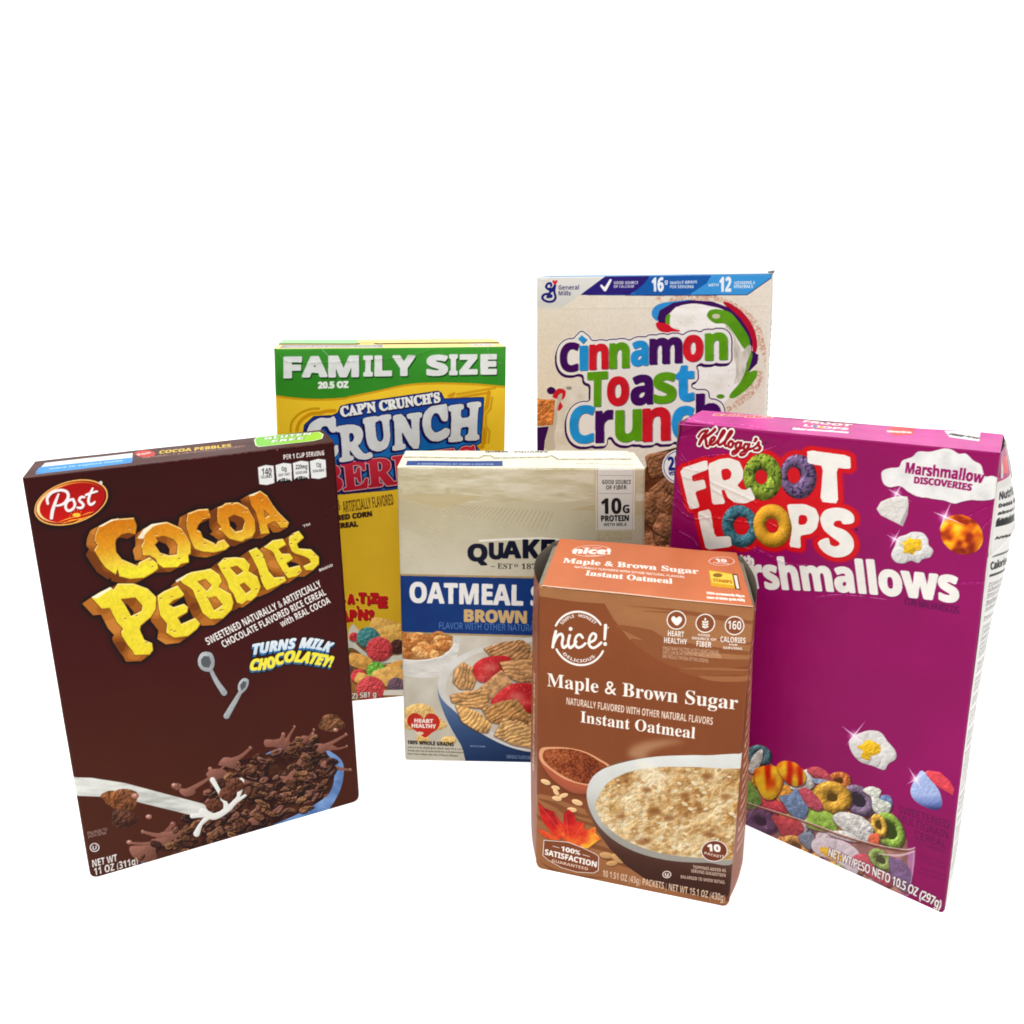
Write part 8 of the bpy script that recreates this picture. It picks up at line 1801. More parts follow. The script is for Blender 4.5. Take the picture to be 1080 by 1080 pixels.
    p.soft(st, 3.0, (196, 160, 122), .55)
    # bowl
    bo = p.mpoly([(619, 838), (619.6, 832), (621.5, 826), (624, 822), (628, 817), (634, 812), (642, 807), (652, 803), (680, 798), (720, 796.5), (760, 797.5), (784, 799), (776, 905), (772, 940), (766, 946), (740, 945), (705, 938), (680, 926), (660, 912), (643, 894), (630, 876), (621, 856)])
    p.fill(bo, lambda px, py: mix([(0, (54, 30, 24)), (.5, (72, 44, 36)), (1, (112, 82, 68))], np.clip((930 - py + (px - 640) * .25) / 70, 0, 1)), pc)
    p.soft(p.mpoly([(690, 925), (740, 945), (775, 950), (775, 930), (720, 920)]), 4, (60, 34, 24), .5)
    cut = p.mpoly([(600, 780), (783.5, 780), (781, 830), (773, 915), (600, 915)])
    rim = p.mand(p.mpoly([(619, 839), (620.5, 828), (626, 818), (637, 810), (653, 804.5), (672, 800), (694, 797), (720, 796), (743, 796.2), (800, 800), (812, 850), (780, 908), (745, 909.5), (715, 908), (692, 904), (672, 898), (655, 890), (641, 880), (630, 868), (622, 853)], smooth=True), cut)
    p.fill(rim, lambda px, py: mix([(0, (150, 146, 138)), (.5, (196, 196, 190)), (1, (216, 218, 214))], np.clip((880 - py) / 90 + (fbm(px, py, 20, 2) - .5) * .3, 0, 1)), pc)
    oat = p.mand(p.mpoly([(628.5, 850), (632, 838), (640, 826), (652, 818), (668, 812), (690, 808.5), (715, 808), (750, 809.5), (800, 816), (806, 850), (780, 903), (745, 904.5), (718, 902.5), (695, 898.5), (675, 892), (658, 884), (645, 875), (634, 864)], smooth=True), cut)
    ox, oy = p.xy(oat)
    n1 = fbm(ox / 1.4, oy, 5.0, 3, 4)
    n2 = fbm(ox / 1.4 + .6, oy + .6, 5.0, 3, 4)
    br = fbm(ox, oy, 16, 6, 3)
    base = mix([(0, (126, 78, 38)), (.36, (172, 130, 78)), (.5, (200, 168, 118)), (.68, (214, 192, 152)), (1, (226, 212, 184))], np.clip(br * .75 + n1 * .45 - .1, 0, 1))
    base = base * np.clip(1 + (n1 - n2) * 1.2, .75, 1.15)[..., None]
    p.fill(oat, np.clip(base, 0, 250), pc)
    for _ in range(300):
        x, y = rs.uniform(630, 784), rs.uniform(810, 906)
        a, r = rs.uniform(-.6, .6), rs.uniform(1.6, 3.8)
        m = p.mand(p.mell((x, y), (r * math.cos(a), r * math.sin(a)), (-r * .5 * math.sin(a), r * .55 * math.cos(a))), oat)
        if not m.a.any():
            continue
        p.fill(p.mand(p.shift(m, .4, .6), oat), (150, 112, 68), pc, .22)
        p.dome(m, rs.choice([(196, 166, 120), (184, 148, 100), (206, 184, 144), (174, 134, 86), (212, 196, 162)]), pc, rough=.25, nsc=2.2, lo=.84, hi=1.08, seed=int(x))
    for q, r in (((690, 855), 7), ((748, 880), 6), ((706, 862), 6), ((765, 840), 5), ((655, 860), 5), ((722, 838), 5), ((682, 832), 5), ((680, 886), 6), ((745, 818), 6)):
        p.soft(p.mand(p.mell(q, r * 1.1, r * .55), oat), 1.6, (124, 74, 36), .75)
    p.soft(p.mpoly([(680, 800), (668, 806), (700, 822), (712, 824)]), 3, (236, 228, 206), .55)
    # lower badges and lettering
    gb = p.part('guarantee_badge', 'white outlined shield with guarantee lettering')
    g = NB((125, 783), (300, 795), (400, 832), (500, 880), (520, 900), (515, 1000), (480, 1018), (360, 1012), (250, 980), (160, 930), (118, 895))
    p.fill(p.mpoly(g), W, gb)
    p.fill(p.grow(p.mpoly(g), -.7), (124, 68, 42), gb)
    p.text('100%', NB((250, 858)), NB((384, 888)), 5.2, W, gb, bold=.2)
    p.text('SATISFACTION', NB((134, 886)), NB((500, 974)), 6.2, W, gb, bold=.2)
    p.text('GUARANTEED', NB((182, 938)), NB((440, 998)), 3.2, (226, 200, 180), gb, bold=.15)
    for a, b in (((190, 826), (236, 838)), ((402, 884), (452, 898))):
        p.fill(p.mstroke([NB(a), NB(b)], .5, curve=False), W, gb)
    pk = p.part('packets_badge', 'round badge with the number 10')
    c = NC((461, 705))
    p.fill(p.mell(c, 13.8, 11.2), W, pk)
    p.fill(p.mell(c, 13.1, 10.5), (112, 56, 36), pk)
    p.text('10', NC((424, 704)), NC((496, 710)), 7.0, W, pk, bold=.5)
    p.text('PACKETS', NC((402, 722), (440, 732), (480, 742), (520, 746)), None, 2.6, (230, 210, 196), pk, bold=.1)
    wt = p.part('weight_lettering')
    p.text('10 1.51 OZ (43g) PACKETS | NET WT 15.1 OZ (430g)', NB((545, 1040)), NC((522, 1000)), 7.6, (216, 186, 160), wt, bold=.12)
    for t, a, b in (('TOPPINGS ADDED AS', (338, 806), (528, 830)), ('SERVING SUGGESTION', (326, 828), (526, 858)), ('ENLARGED TO SHOW DETAIL', (266, 862), (524, 898))):
        p.text(t, NC(a), NC(b), 3.4, (206, 180, 160), wt, bold=.08)
    p.fill(p.mell(NC((184, 840)), 4.7, 3.9), (230, 214, 204), wt)
    p.fill(p.mell(NC((184, 840)), 3.7, 3.0), (76, 44, 34), wt)
    p.text('U', NC((174, 850)), NC((194, 853)), 3.4, (230, 214, 204), wt, bold=.3)
    p.wave(.3, 60, 7)
    p.bow(.8)
    p.edge_round(L=2.4, R=2.4, T=1.0)
    p.crease([(797, 640), (700, 631), (640, 625), (568, 619)], .05, .5, .75, color=(236, 196, 170))
    p.crease(NC((612, 180), (596, 400), (578, 640), (566, 800), (556, 1010)), .3, .8, .22, color=(206, 150, 120))
    p.corner_r = (5.0, 0)
    p.build('front_panel', C.e, C.mat, C.frame)
    # --- lid
    F = C.F
    h0 = (F[2] + F[3]) / 2
    l0 = F[3] + C.u * 2.2 + [0, 0, .3]
    r0 = F[2] - C.u * 1.0 + [0, 0, .3]
    lid = Panel([l0, r0, r0 - C.n * 71 - C.u * 2.0 + [0, 0, 1.5], l0 - C.n * 71 + C.u * 1.0 + [0, 0, 1.5]], .3, (206, 110, 70))
    lid.fill(lid.full(), lambda px, py: mix([(575, (204, 118, 80)), (640, (210, 124, 86))], py) * (1 + (fbm(px, py, 30, 4)[..., None] - .5) * .1))
    L = X(550, 560, 4.154)
    R9 = X(720, 570, 9)
    lb = lid.part('lid_lettering', 'cream lettering printed on the lid')
    Wl = (248, 240, 232)
    m = lid.mell(L((308, 91)), 20.5, 6.0)
    lid.fill(m, Wl, lb)
    lid.fill(lid.grow(m, -.6), (206, 112, 74), lb)
    lid.text('nice!', L((226, 100)), L((388, 106)), 6.4, Wl, lb, font='it', bold=.6)
    lid.text('SIMPLE · HONEST', L((270, 78)), L((350, 80)), 1.2, Wl, lb)
    lid.text('DELICIOUS', L((280, 112)), L((340, 114)), 1.2, Wl, lb)
    lid.text('Maple & Brown Sugar', L((182, 141)), L((776, 192)), 5.2, Wl, lb, font='serif', bold=.25)
    lid.text('NATURALLY FLAVORED WITH OTHER NATURAL FLAVORS', L((232, 165)), L((714, 211)), 2.1, Wl, lb, bold=.08)
    lid.text('Instant Oatmeal', L((280, 198)), L((660, 236)), 4.8, Wl, lb, font='serif', bold=.25)
    m = lid.mell(R9((368, 202)), 13.6, 4.6)
    lid.fill(m, Wl, lb)
    lid.fill(lid.grow(m, -.55), (206, 112, 74), lb)
    lid.text('10', R9((318, 206)), R9((418, 212)), 3.4, Wl, lb, bold=.4)
    lid.text('PACKETS', R9((290, 222)), R9((440, 234)), 1.5, Wl, lb, bold=.1)
    sk = lid.part('packet_picture', 'small picture of a yellow packet')
    lid.poly(R9((245, 285), (518, 325), (548, 470), (270, 440)), (86, 40, 30), sk)
    lid.poly(R9((245, 285), (470, 318), (496, 462), (270, 440)), (222, 170, 50), sk)
    lid.poly(R9((252, 295), (465, 325), (485, 430), (275, 405)), (240, 214, 90), sk)
    lid.fill(lid.mell(R9((330, 335)), 5, 2.2), (150, 110, 50), sk)
    lid.text('STAMPS', R9((290, 395)), R9((470, 412)), 3.0, (196, 120, 40), sk, bold=.25)
    lid.poly(R9((480, 330), (512, 334), (536, 462), (510, 458)), (236, 230, 222), sk)
    for i, t in enumerate(('USDA recommends 48g or', 'more of whole grain daily')):
        lid.text(t, R9((232, 512 + i * 40)), R9((590, 540 + i * 38)), 2.0, Wl, lb, bold=.2)
    # worn white front edge
    for i in range(2):
        lid.fill(lid.mstroke([l0_ for l0_ in [tuple(project(l0)), tuple(project((l0 + r0) / 2)), tuple(project(r0))]], 2.0 - i, curve=False), (246, 216, 196), None, .75)
    lid.wave(.5, 40, 3)
    lid.bow(1.0)
    lid.build('lid', C.e, C.mat, C.frame)
    # --- walls: both sides bulge, grey board shows inside the top
    r = C.side('right', .7, (150, 88, 60), 2.4)
    r.fill(r.full(), mottle((146, 84, 56), .08, 20, 3))
    sm = r.part('small_print')
    rs = random.Random(3)
    for i in range(20):
        y = 165 - i * 7
        r.text(rs.choice(['INGREDIENTS: WHOLE GRAIN', 'ROLLED OATS, SUGAR', 'NATURAL FLAVOR, SALT', 'GUAR GUM, CALCIUM', 'Nutrition Facts', 'Directions']), (6, y), (rs.uniform(40, 64), y), 3, (228, 206, 190), sm, bold=.2)
    r.wave(.4, 50, 5)
    r.bow(1.0, lambda v: np.interp(v, [0, .05, .2, .5, .8, 1], [9, 10.5, 10, 7.5, 5.3, 4.6]))
    r.edge_round(B=5)
    r.build('side_panel', C.e, C.mat, C.frame)
    l = C.side('left', .7, (150, 88, 60), 2.4)
    l.fill(l.full(), mottle((146, 84, 56), .08, 20, 4))
    l.text('WHOLE GRAIN OATS', (60, 60), (60, 130), 5, (228, 206, 190), l.part('small_print'), bold=.2)
    l.wave(.4, 50, 6)
    l.bow(8.4, lambda v: np.interp(v, [0, .05, .3, .8, 1], [.9, 1, 1.08, 1.0, .92]))
    l.edge_round(B=5)
    l.build('side_panel', C.e, C.mat, C.frame)
    b = C.side('back', 1.2, (140, 80, 52), 2)
    b.corner_r = (5, 0)
    b.build('back_panel', C.e, C.mat, C.frame)
    c = C.side('bottom', 2, (140, 80, 52), 2)
    Panel([c.c[0] + C.u * 5, c.c[1] - C.u * 5, c.c[2] - C.u * 5, c.c[3] + C.u * 5], 2, (140, 80, 52), 'mm').build('bottom_panel', C.e, C.mat, C.frame)
    for sgn, a in ((-1, F[3]), (1, F[2])):
        o = a - C.n * 3 + [0, 0, -1.0] + C.u * sgn * 1.0
        q = [o + C.u * (0 if sgn < 0 else -40), o + C.u * (40 if sgn < 0 else 0)]
        q = q + [q[1] - C.n * 64, q[0] - C.n * 64]
        fl = Panel(q, .8, (150, 141, 124), 'mm')
        fl.fill(fl.full(), mottle((156, 147, 130), .1, 4, 2))
        u, v = fl.uv()
        e = u if sgn < 0 else fl.w - u
        fl.disp -= (np.clip(1 - e / 7, 0, 1) ** 2 * 2).astype(np.float32)
        fl.build('dust_flap', C.e, C.mat, C.frame, 'grey unprinted flap showing under the lid')


# =====================================================================================
# magenta box
# =====================================================================================
def froot_box():
    C = Carton('cereal_box', 'crumpled magenta cereal box with cereal rings for letters, rightmost of the boxes',
               [(689, 826), (996, 964), (1055, 478), (714, 446)], 46, board_material('magenta_board', .33, .28, .5))
    p = C.front(.3, (152, 24, 112))
    FK = X(690, 420, 7.714)
    FT = X(705, 440, 5.143)
    FMM = X(780, 560, 4.154)
    FB = X(780, 760, 4.696)
    FC = X(910, 460, 6.353)
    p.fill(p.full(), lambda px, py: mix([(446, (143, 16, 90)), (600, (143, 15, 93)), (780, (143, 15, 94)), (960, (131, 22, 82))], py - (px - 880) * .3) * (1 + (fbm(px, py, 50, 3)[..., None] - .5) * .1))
    W = (232, 229, 222)
    # --- title
    tp = p.part('title_lettering', 'white letters and four cereal rings on a red outline')
    L = [([(62, 282), (210, 232), (217, 285), (127, 318), (134, 350), (195, 338), (208, 385), (145, 405), (172, 490), (115, 502), (90, 400)], None),
         ([(215, 255), (280, 228), (330, 222), (385, 240), (408, 290), (405, 335), (375, 370), (395, 390), (420, 395), (445, 380), (475, 445), (420, 468), (360, 465), (322, 432), (305, 395), (288, 396), (310, 470), (240, 475), (228, 380)], [(285, 285), (325, 277), (345, 300), (338, 335), (295, 347)]),
         ([(753, 178), (985, 210), (990, 282), (912, 275), (922, 468), (825, 458), (840, 265), (755, 250)], None),
         ([(158, 515), (228, 498), (252, 650), (335, 645), (346, 703), (205, 721), (180, 620)], None),
         ([(643, 472), (740, 470), (800, 495), (820, 545), (805, 605), (775, 632), (715, 643), (718, 712), (655, 703), (672, 600), (655, 530)], [(708, 530), (748, 530), (757, 558), (742, 583), (704, 585)])]
    S = [(1003, 530), (1003, 572), (950, 580), (935, 562), (905, 565), (900, 590), (960, 615), (1000, 660), (1002, 715), (965, 752), (900, 760), (840, 730), (812, 680), (865, 655), (880, 692), (912, 700), (928, 682), (880, 645), (840, 605), (825, 550), (850, 505), (910, 490), (965, 500)]
    ms = [p.mpoly(chaikin(FT(*a), .12), *([chaikin(chaikin(FT(*b)))] if b else [])) for a, b in L] + [p.mpoly(FT(*S), smooth=True)]
    rings = [((513, 325), (105, 8), (-4, 126), .31, (138, 164, 56), (-.08, 0), 1, (76, 98, 40)), ((705, 323), (100, 4), (0, 120), .36, (122, 100, 140), (-.24, -.06), 2, (70, 54, 92)),
             ((390, 592), (100, 6), (2, 116), .42, (70, 124, 140), (.06, -.02), 3, (40, 88, 104)), ((565, 590), (105, 4), (0, 118), .33, (226, 168, 52), (-.02, 0), 4, None)]
    rm = [p.mell(FT(c), np.array(a) / 5.143, np.array(b) / 5.143) for c, a, b, *_ in rings]
    base = p.mor(*ms, *rm)
    red = p.grow(base, 4.6)
    red = p.mor(red, p.mpoly(FT((150, 280), (420, 230), (800, 230), (850, 460), (840, 640), (300, 660), (170, 520))))
    p.fill(p.grow(red, 1.6), (172, 18, 60), tp, .6)
    p.fill(red, mottle((204, 26, 34), .05, 20), tp)
    for m in ms:
        p.fill(p.shift(m, .5, .6), (168, 16, 26), tp, .7)
    for (c, a, b, h, col_, hc, sd, fl), m in list(zip(rings, rm))[1::-1] + list(zip(rings, rm))[2:]:
        p.fill(p.grow(p.shift(m, .5, .8), .2), (130, 12, 24), tp, .5)
        p.ring(FT(c), np.array(a) / 5.143, np.array(b) / 5.143, h, col_, tp, sd, hc, rough=.75 if sd < 4 else .3, fleck=fl)
        p.fill(p.mell((FT(c)[0] + hc[0] * a[0] / 5.143, FT(c)[1] + hc[1] * b[1] / 5.143), h * .93 * a[0] / 5.143, h * .93 * b[1] / 5.143), (200, 26, 36), tp)
    for m in ms:
        p.fill(m, mottle(W, .04, 10, 2), tp)
    p.fill(p.mell(FT((1018, 609)), 1.4), (60, 12, 46), tp)
    # --- brand script
    lo = p.part('brand_logo', 'dark red brush script with a white outline')
    st = [([(352, 322), (372, 290), (402, 272), (424, 278)], 2.6), ([(428, 270), (400, 310), (372, 352), (360, 380)], [3.2, 3.8, 3.6, 3.2]), ([(490, 258), (462, 286), (420, 318), (396, 334)], [3.6, 3.2, 2.8, 2.4]), ([(404, 330), (416, 356), (420, 384), (432, 396), (446, 384)], [2.6, 3.2, 3.4, 2.8, 2]),
          ([(446, 368), (478, 352), (490, 328), (474, 322), (454, 344), (450, 372), (470, 384), (498, 368)], 2.8), ([(498, 368), (540, 322), (572, 276), (558, 268), (534, 312), (518, 364), (530, 384), (552, 372)], 2.8), ([(552, 374), (596, 330), (634, 280), (620, 272), (592, 320), (574, 372), (584, 392), (604, 382)], 2.8),
          ([(626, 350), (606, 368), (604, 392), (622, 402), (640, 384), (638, 358), (622, 352)], 2.9), ([(640, 372), (660, 368)], 2), ([(704, 366), (680, 362), (664, 386), (670, 408), (690, 404), (706, 378)], 2.9), ([(710, 362), (696, 410), (668, 446), (642, 456), (640, 438), (676, 420), (728, 402)], 2.8),
          ([(768, 378), (744, 374), (730, 398), (736, 420), (754, 416), (770, 390)], 2.9), ([(776, 374), (760, 422), (734, 458), (706, 466), (704, 450), (740, 430), (806, 408)], 2.8), ([(830, 334), (824, 346), (814, 356)], [4, 3.2, 1.8]),
          ([(806, 408), (838, 384), (852, 360), (850, 384), (864, 404), (848, 424), (816, 426)], [2.2, 2.6, 2.8, 3.2, 3.4, 3.2, 2.6])]
    m = p.mor(*[p.mstroke(FK(*a), w) for a, w in st])
    p.fill(p.grow(m, 2.3), (96, 16, 40), lo)
    p.fill(p.grow(m, 1.7), (240, 236, 232), lo)
    p.fill(m, (150, 24, 34), lo)
    p.fill(p.mell(FK((908, 364)), 1.3), (80, 14, 60), lo)
    # --- second line
    mt = p.part('subtitle_lettering', 'rounded white word with a small word above it')
    mm = p.mtext('Marshmallows', FMM((-135, 246), (60, 250), (240, 257), (420, 264), (600, 276), (760, 290), (955, 312)), None, 27.5, bold=1.25, hr=26)
    p.fill(p.shift(mm, .5, .7), (112, 14, 82), mt)
    p.fill(mm, mottle(W, .04, 10, 4), mt)
    p.text('with', FMM((-30, 140)), FMM((62, 146)), 7.0, W, mt, bold=.8)
    p.text('CON MALVAVISCOS', FMM((722, 322)), FMM((958, 364)), 5.8, (94, 12, 74), mt, font='thin', bold=.25)
    # --- cloud
    cl = p.part('cloud_badge', 'white cloud with purple lettering')
    cm = p.mpoly(FC((125, 275), (130, 235), (180, 215), (240, 208), (265, 165), (330, 140), (370, 105), (450, 105), (540, 85), (600, 95), (640, 118), (690, 120), (740, 165), (790, 195), (815, 268), (870, 268), (915, 300), (922, 360), (905, 410), (830, 430), (760, 430), (720, 428), (660, 440), (610, 452), (540, 430), (440, 415), (360, 402), (300, 370), (250, 335), (180, 342), (140, 320)), smooth=True)
    p.fill(p.shift(cm, .4, .8), (104, 14, 80), cl, .6)
    p.fill(cm, lambda px, py: mix([(0, (204, 202, 202)), (.5, (224, 222, 220)), (1, (236, 234, 231))], fbm(px, py, 14, 6)), cl)
    V = (150, 20, 96)
    p.text('Marshmallow', FC((283, 246), (400, 262), (560, 280), (700, 300), (800, 318)), None, 8.6, V, cl, bold=.4)
    p.text('DISCOVERIES', FC((343, 315), (500, 332), (620, 350), (722, 368)), None, 5.2, V, cl, bold=.35)
    # --- marshmallows
    def sparkle(q, r, a):
        p.sparkle(FC(q), r, a)
    m1 = p.part('marshmallow_picture', 'white heart-shaped marshmallow with a sparkle')
    hm = p.mpoly(FC((92, 488), (120, 440), (165, 420), (215, 405), (250, 402), (298, 405), (306, 450), (300, 520), (268, 604), (200, 570), (120, 530)))
    p.dome(hm, (212, 208, 202), m1, rough=.35, nsc=4, rad=1.8, lo=.62, hi=1.15)
    p.fill(p.mpoly(FC((300, 470), (302, 520), (268, 604), (250, 580))), (160, 152, 152), m1, .8)
    for a, b in (((140, 470), (280, 480)), ((180, 420), (230, 520)), ((210, 450), (270, 430))):
        p.fill(p.mstroke([FC(a), FC(b)], .5, curve=False), (180, 172, 168), m1, .7)
    sparkle((225, 385), 9, .5)
    m2 = p.part('marshmallow_picture', 'amber and orange swirled egg-shaped marshmallow with a sparkle')
    em = p.mell(FC((660, 660)), (22.3, 6.5), (-3.5, 20.2))
    p.dome(em, lambda px, py: mix([(0, (140, 44, 10)), (.3, (206, 92, 16)), (.5, (226, 130, 20)), (.68, (238, 176, 36)), (1, (250, 214, 80))], np.clip(fbm(px * .8 + py * .5, py * .9 - px * .4, 11, 4, 2) * 1.9 - .42 - np.clip((py - 572) / 40, 0, .35), 0, 1)), m2, rough=.2, lo=.62, hi=1.2)
    p.fill(p.mand(p.mell(FC((640, 770)), 8, 3), em), (112, 30, 8), m2, .6)
    sparkle((548, 540), 11, .4)
    m3 = p.part('marshmallow_picture', 'white popcorn-shaped marshmallow with a yellow centre')

    def popcorn(f, pts, yc, part, seed):
        m = p.mpoly(f(*pts), smooth=True)
        p.fill(p.shift(m, .4, .8), (90, 14, 70), part, .5)
        p.dome(m, (214, 212, 209), part, rough=.45, nsc=6, rad=2.6, lo=.5, hi=1.15, seed=seed)
        q = np.array(f(*pts))
        cc = q.mean(0)
        for n_, v in enumerate(spline(q, 4, True)[::5]):       # petals around the middle
            lobe = p.mand(p.mell(cc + (v - cc) * .66, np.linalg.norm(v - cc) * .42), m)
            p.fill(p.mand(p.shift(lobe, .5, .8), m), (146, 140, 146), part, .75)
            p.dome(lobe, (216, 214, 211), part, rough=.35, nsc=5, rad=2.2, lo=.5, hi=1.14, seed=seed + n_)
        y = p.mpoly(f(*yc), smooth=True)
        p.fill(p.grow(p.shift(y, .3, .4), .3), (176, 150, 80), part, .7)
        p.dome(y, mottle((226, 180, 40), .15, 3, seed), part, rough=1.2, nsc=2, lo=.6, hi=1.2)
    popcorn(FC, [(190, 790), (215, 730), (235, 680), (290, 660), (330, 642), (400, 648), (435, 690), (440, 730), (470, 765), (450, 810), (400, 825), (370, 850), (320, 835), (280, 852), (230, 850), (200, 825)],
            [(255, 715), (290, 700), (300, 680), (340, 690), (380, 690), (390, 720), (385, 760), (350, 770), (330, 795), (300, 780), (270, 785), (275, 745)], m3, 3)
    sparkle((212, 690), 8, .5)
    # --- lower picture: glass bowl heaped with loops and marshmallows
    m4 = p.part('marshmallow_picture', 'white popcorn-shaped marshmallow above the cereal bowl')
    popcorn(FB, [(540, 110), (560, 80), (600, 60), (650, 48), (700, 60), (730, 100), (770, 150), (772, 190), (735, 215), (715, 245), (660, 225), (600, 205), (560, 165)],
            [(580, 130), (610, 115), (630, 95), (665, 105), (695, 125), (690, 160), (650, 175), (640, 195), (600, 180), (610, 150)], m4, 5)
    p.sparkle(FB((565, 75)), 10, -.9)
    m5 = p.part('marshmallow_picture', 'blue and red bird-shaped marshmallow with a sparkle')
    p.dome(p.mpoly(FB((905, 265), (930, 248), (990, 255), (1040, 300), (1062, 340), (1055, 368), (1010, 345), (950, 310))), mottle((214, 72, 84), .15, 5, 2), m5, rough=.5, nsc=3, rad=2, lo=.55, hi=1.2)
    p.dome(p.mpoly(FB((845, 345), (880, 270), (905, 250), (940, 290), (985, 345), (1002, 410), (985, 440), (940, 438), (870, 400)), smooth=True), lambda px, py: mix([(838, (150, 166, 206)), (848, (100, 116, 172)), (854, (50, 58, 110))], py), m5, rough=.5, nsc=3, rad=3, lo=.6, hi=1.25)
    p.sparkle(FB((870, 290)), 9, -.55)
    cp = p.part('cereal_picture', 'picture of a glass bowl heaped with coloured loops and marshmallow shapes')
    gl = p.mpoly(FB((-420, 200), (-300, 360), (-100, 420), (40, 412), (300, 490), (560, 590), (760, 640), (868, 630), (866, 700), (840, 860), (800, 900), (600, 820), (200, 620), (-420, 380)))
    p.fill(gl, lambda px, py: mix([(0, (120, 50, 96)), (.5, (160, 96, 140)), (1, (196, 150, 178))], fbm(px, py, 14, 4)), cp)
    heap = p.mpoly(FB((-420, 180), (-200, 120), (50, 130), (180, 230), (340, 240), (520, 310), (660, 360), (740, 430), (780, 500), (830, 600), (830, 640), (840, 860), (600, 830), (200, 640), (-420, 400)), smooth=False)
    p.fill(heap, mottle((150, 110, 90), .4, 9, 3), cp)

    def loop(x, y, r, c, ang=0., sq=.85, seed=0, hole=.36):
        a = np.array((math.cos(ang), math.sin(ang))) * r / 4.696
        b = np.array((-math.sin(ang), math.cos(ang))) * r * sq / 4.696
        cpt = FB((x, y))
        c = tuple(v * .84 + 20 for v in c)
        m = p.mell(cpt, a, b)
        p.fill(p.grow(p.shift(m, .4, 1.3), .7), (66, 24, 40), cp, .65)
        p.fill(m, tuple(v * .4 for v in c), cp)
        p.ring(cpt, a, b, hole, c, cp, seed, rough=.7)

    def marsh(pts, c, seed=0, rgh=.5):
        m = p.mpoly(FB(*pts), smooth=True)
        if not callable(c):
            c = tuple(v * .86 + 18 for v in c)
        p.fill(p.grow(p.shift(m, .4, 1.3), .6), (70, 30, 40), cp, .65)
        p.dome(m, c if callable(c) else mottle(c, .24, 3.2, seed), cp, rough=rgh * 1.2, nsc=3.6, rad=5.0, lo=.34, hi=1.2, seed=seed)
    rs = random.Random(9)
    pal = [(206, 62, 70), (232, 170, 50), (140, 176, 60), (116, 92, 128), (86, 140, 150), (226, 120, 50), (218, 214, 206)]
    for i in range(70):
        x, y = rs.uniform(-400, 800), rs.uniform(150, 860)
        if y < 200 - (x < 40) * 60 or y < 130 + .48 * max(0, x - 150):
            continue
        if rs.random() < .6:
            loop(x, y, rs.uniform(62, 88), rs.choice(pal[:6]), rs.uniform(-1, 1), rs.uniform(.65, .95), i)
        else:
            a0 = rs.uniform(0, 6)
            marsh([(x + math.cos(a0 + t) * rs.uniform(45, 75), y + math.sin(a0 + t) * rs.uniform(40, 62)) for t in np.linspace(0, 6.28, 7)[:-1]], rs.choice([(220, 216, 208), (206, 66, 76), (110, 130, 180), (224, 150, 50)]), i)
    Wm = (220, 219, 212)
    loop(100, 170, 62, (86, 128, 138), .3, .8, 1)
    marsh([(45, 230), (70, 170), (110, 140), (115, 180), (90, 240), (60, 260)], Wm, 2)
    swirl = lambda px, py: mix([(0, (196, 40, 24)), (.5, (226, 120, 30)), (1, (240, 190, 50))], np.clip(fbm(px * 1.4, py * .6, 8, 4, 1) * 1.8 - .4, 0, 1))
    marsh([(40, 300), (70, 320), (110, 400), (60, 440), (20, 400)], (120, 160, 70), 3)
    marsh([(250, 330), (330, 240), (372, 310), (340, 340)], Wm, 4)
    marsh([(335, 240), (380, 226), (430, 250), (462, 300), (400, 290), (360, 270)], (206, 76, 88), 5)
    marsh([(360, 285), (420, 290), (450, 305), (380, 310)], (150, 164, 200), 6)
    marsh([(70, 260), (110, 225), (180, 225), (215, 270), (205, 340), (160, 390), (110, 370)], swirl, 7, .2)
    marsh([(185, 225), (220, 198), (280, 210), (325, 260), (320, 310), (270, 322), (220, 290)], swirl, 8, .2)
    marsh([(120, 420), (160, 400), (230, 405), (240, 450), (160, 450)], (206, 60, 72), 9)
    loop(590, 395, 92, (128, 104, 136), .75, .72, 10, .42)
    marsh([(610, 345), (650, 325), (700, 345), (690, 385), (745, 410), (740, 450), (700, 468), (660, 440), (650, 380)], (222, 226, 212), 11)
    loop(460, 378, 100, (232, 170, 50), .3, .78, 12, .26)
    marsh([(330, 520), (350, 450), (400, 440), (470, 470), (480, 540), (400, 545)], (146, 184, 66), 13)
    marsh([(295, 340), (340, 335), (395, 385), (412, 435), (370, 440), (320, 400)], (208, 80, 98), 14)
    marsh([(198, 375), (250, 362), (280, 335), (320, 400), (340, 430), (318, 485), (260, 470), (225, 420)], (112, 136, 176), 15)
    loop(740, 545, 98, (142, 180, 62), 1.05, .7, 16, .5)
    loop(690, 520, 62, (232, 176, 60), 1.2, .6, 17)
    marsh([(460, 480), (500, 450), (570, 462), (620, 485), (660, 530), (655, 585), (625, 605), (560, 570), (510, 540)], (216, 213, 208), 18, .6)
    marsh([(440, 550), (520, 545), (600, 590), (560, 600), (470, 575)], Wm, 19)
    marsh([(640, 570), (685, 560), (690, 615), (645, 612)], (222, 96, 60), 20)
    # inside the glass
    loop(110, 500, 88, (84, 54, 84), .3, .7, 21, .3)
    marsh([(160, 470), (240, 480), (310, 510), (300, 570), (220, 570), (190, 530)], (196, 56, 52), 22)
    loop(280, 620, 80, (226, 160, 50), .4, .6, 23)
    marsh([(290, 580), (330, 550), (370, 570), (350, 640)], (110, 140, 150), 24)
    popcorn(FB, [(355, 610), (390, 580), (500, 590), (580, 640), (600, 700), (570, 760), (480, 700), (380, 660)], [(400, 625), (470, 640), (520, 690), (470, 690), (410, 660)], cp, 25)
    marsh([(560, 680), (620, 660), (690, 700), (750, 780), (740, 820), (640, 770)], (206, 72, 78), 26)
    loop(700, 690, 72, (130, 176, 60), .7, .6, 27)
    marsh([(740, 680), (800, 690), (850, 760), (830, 850), (760, 800), (745, 740)], (112, 90, 130), 28)
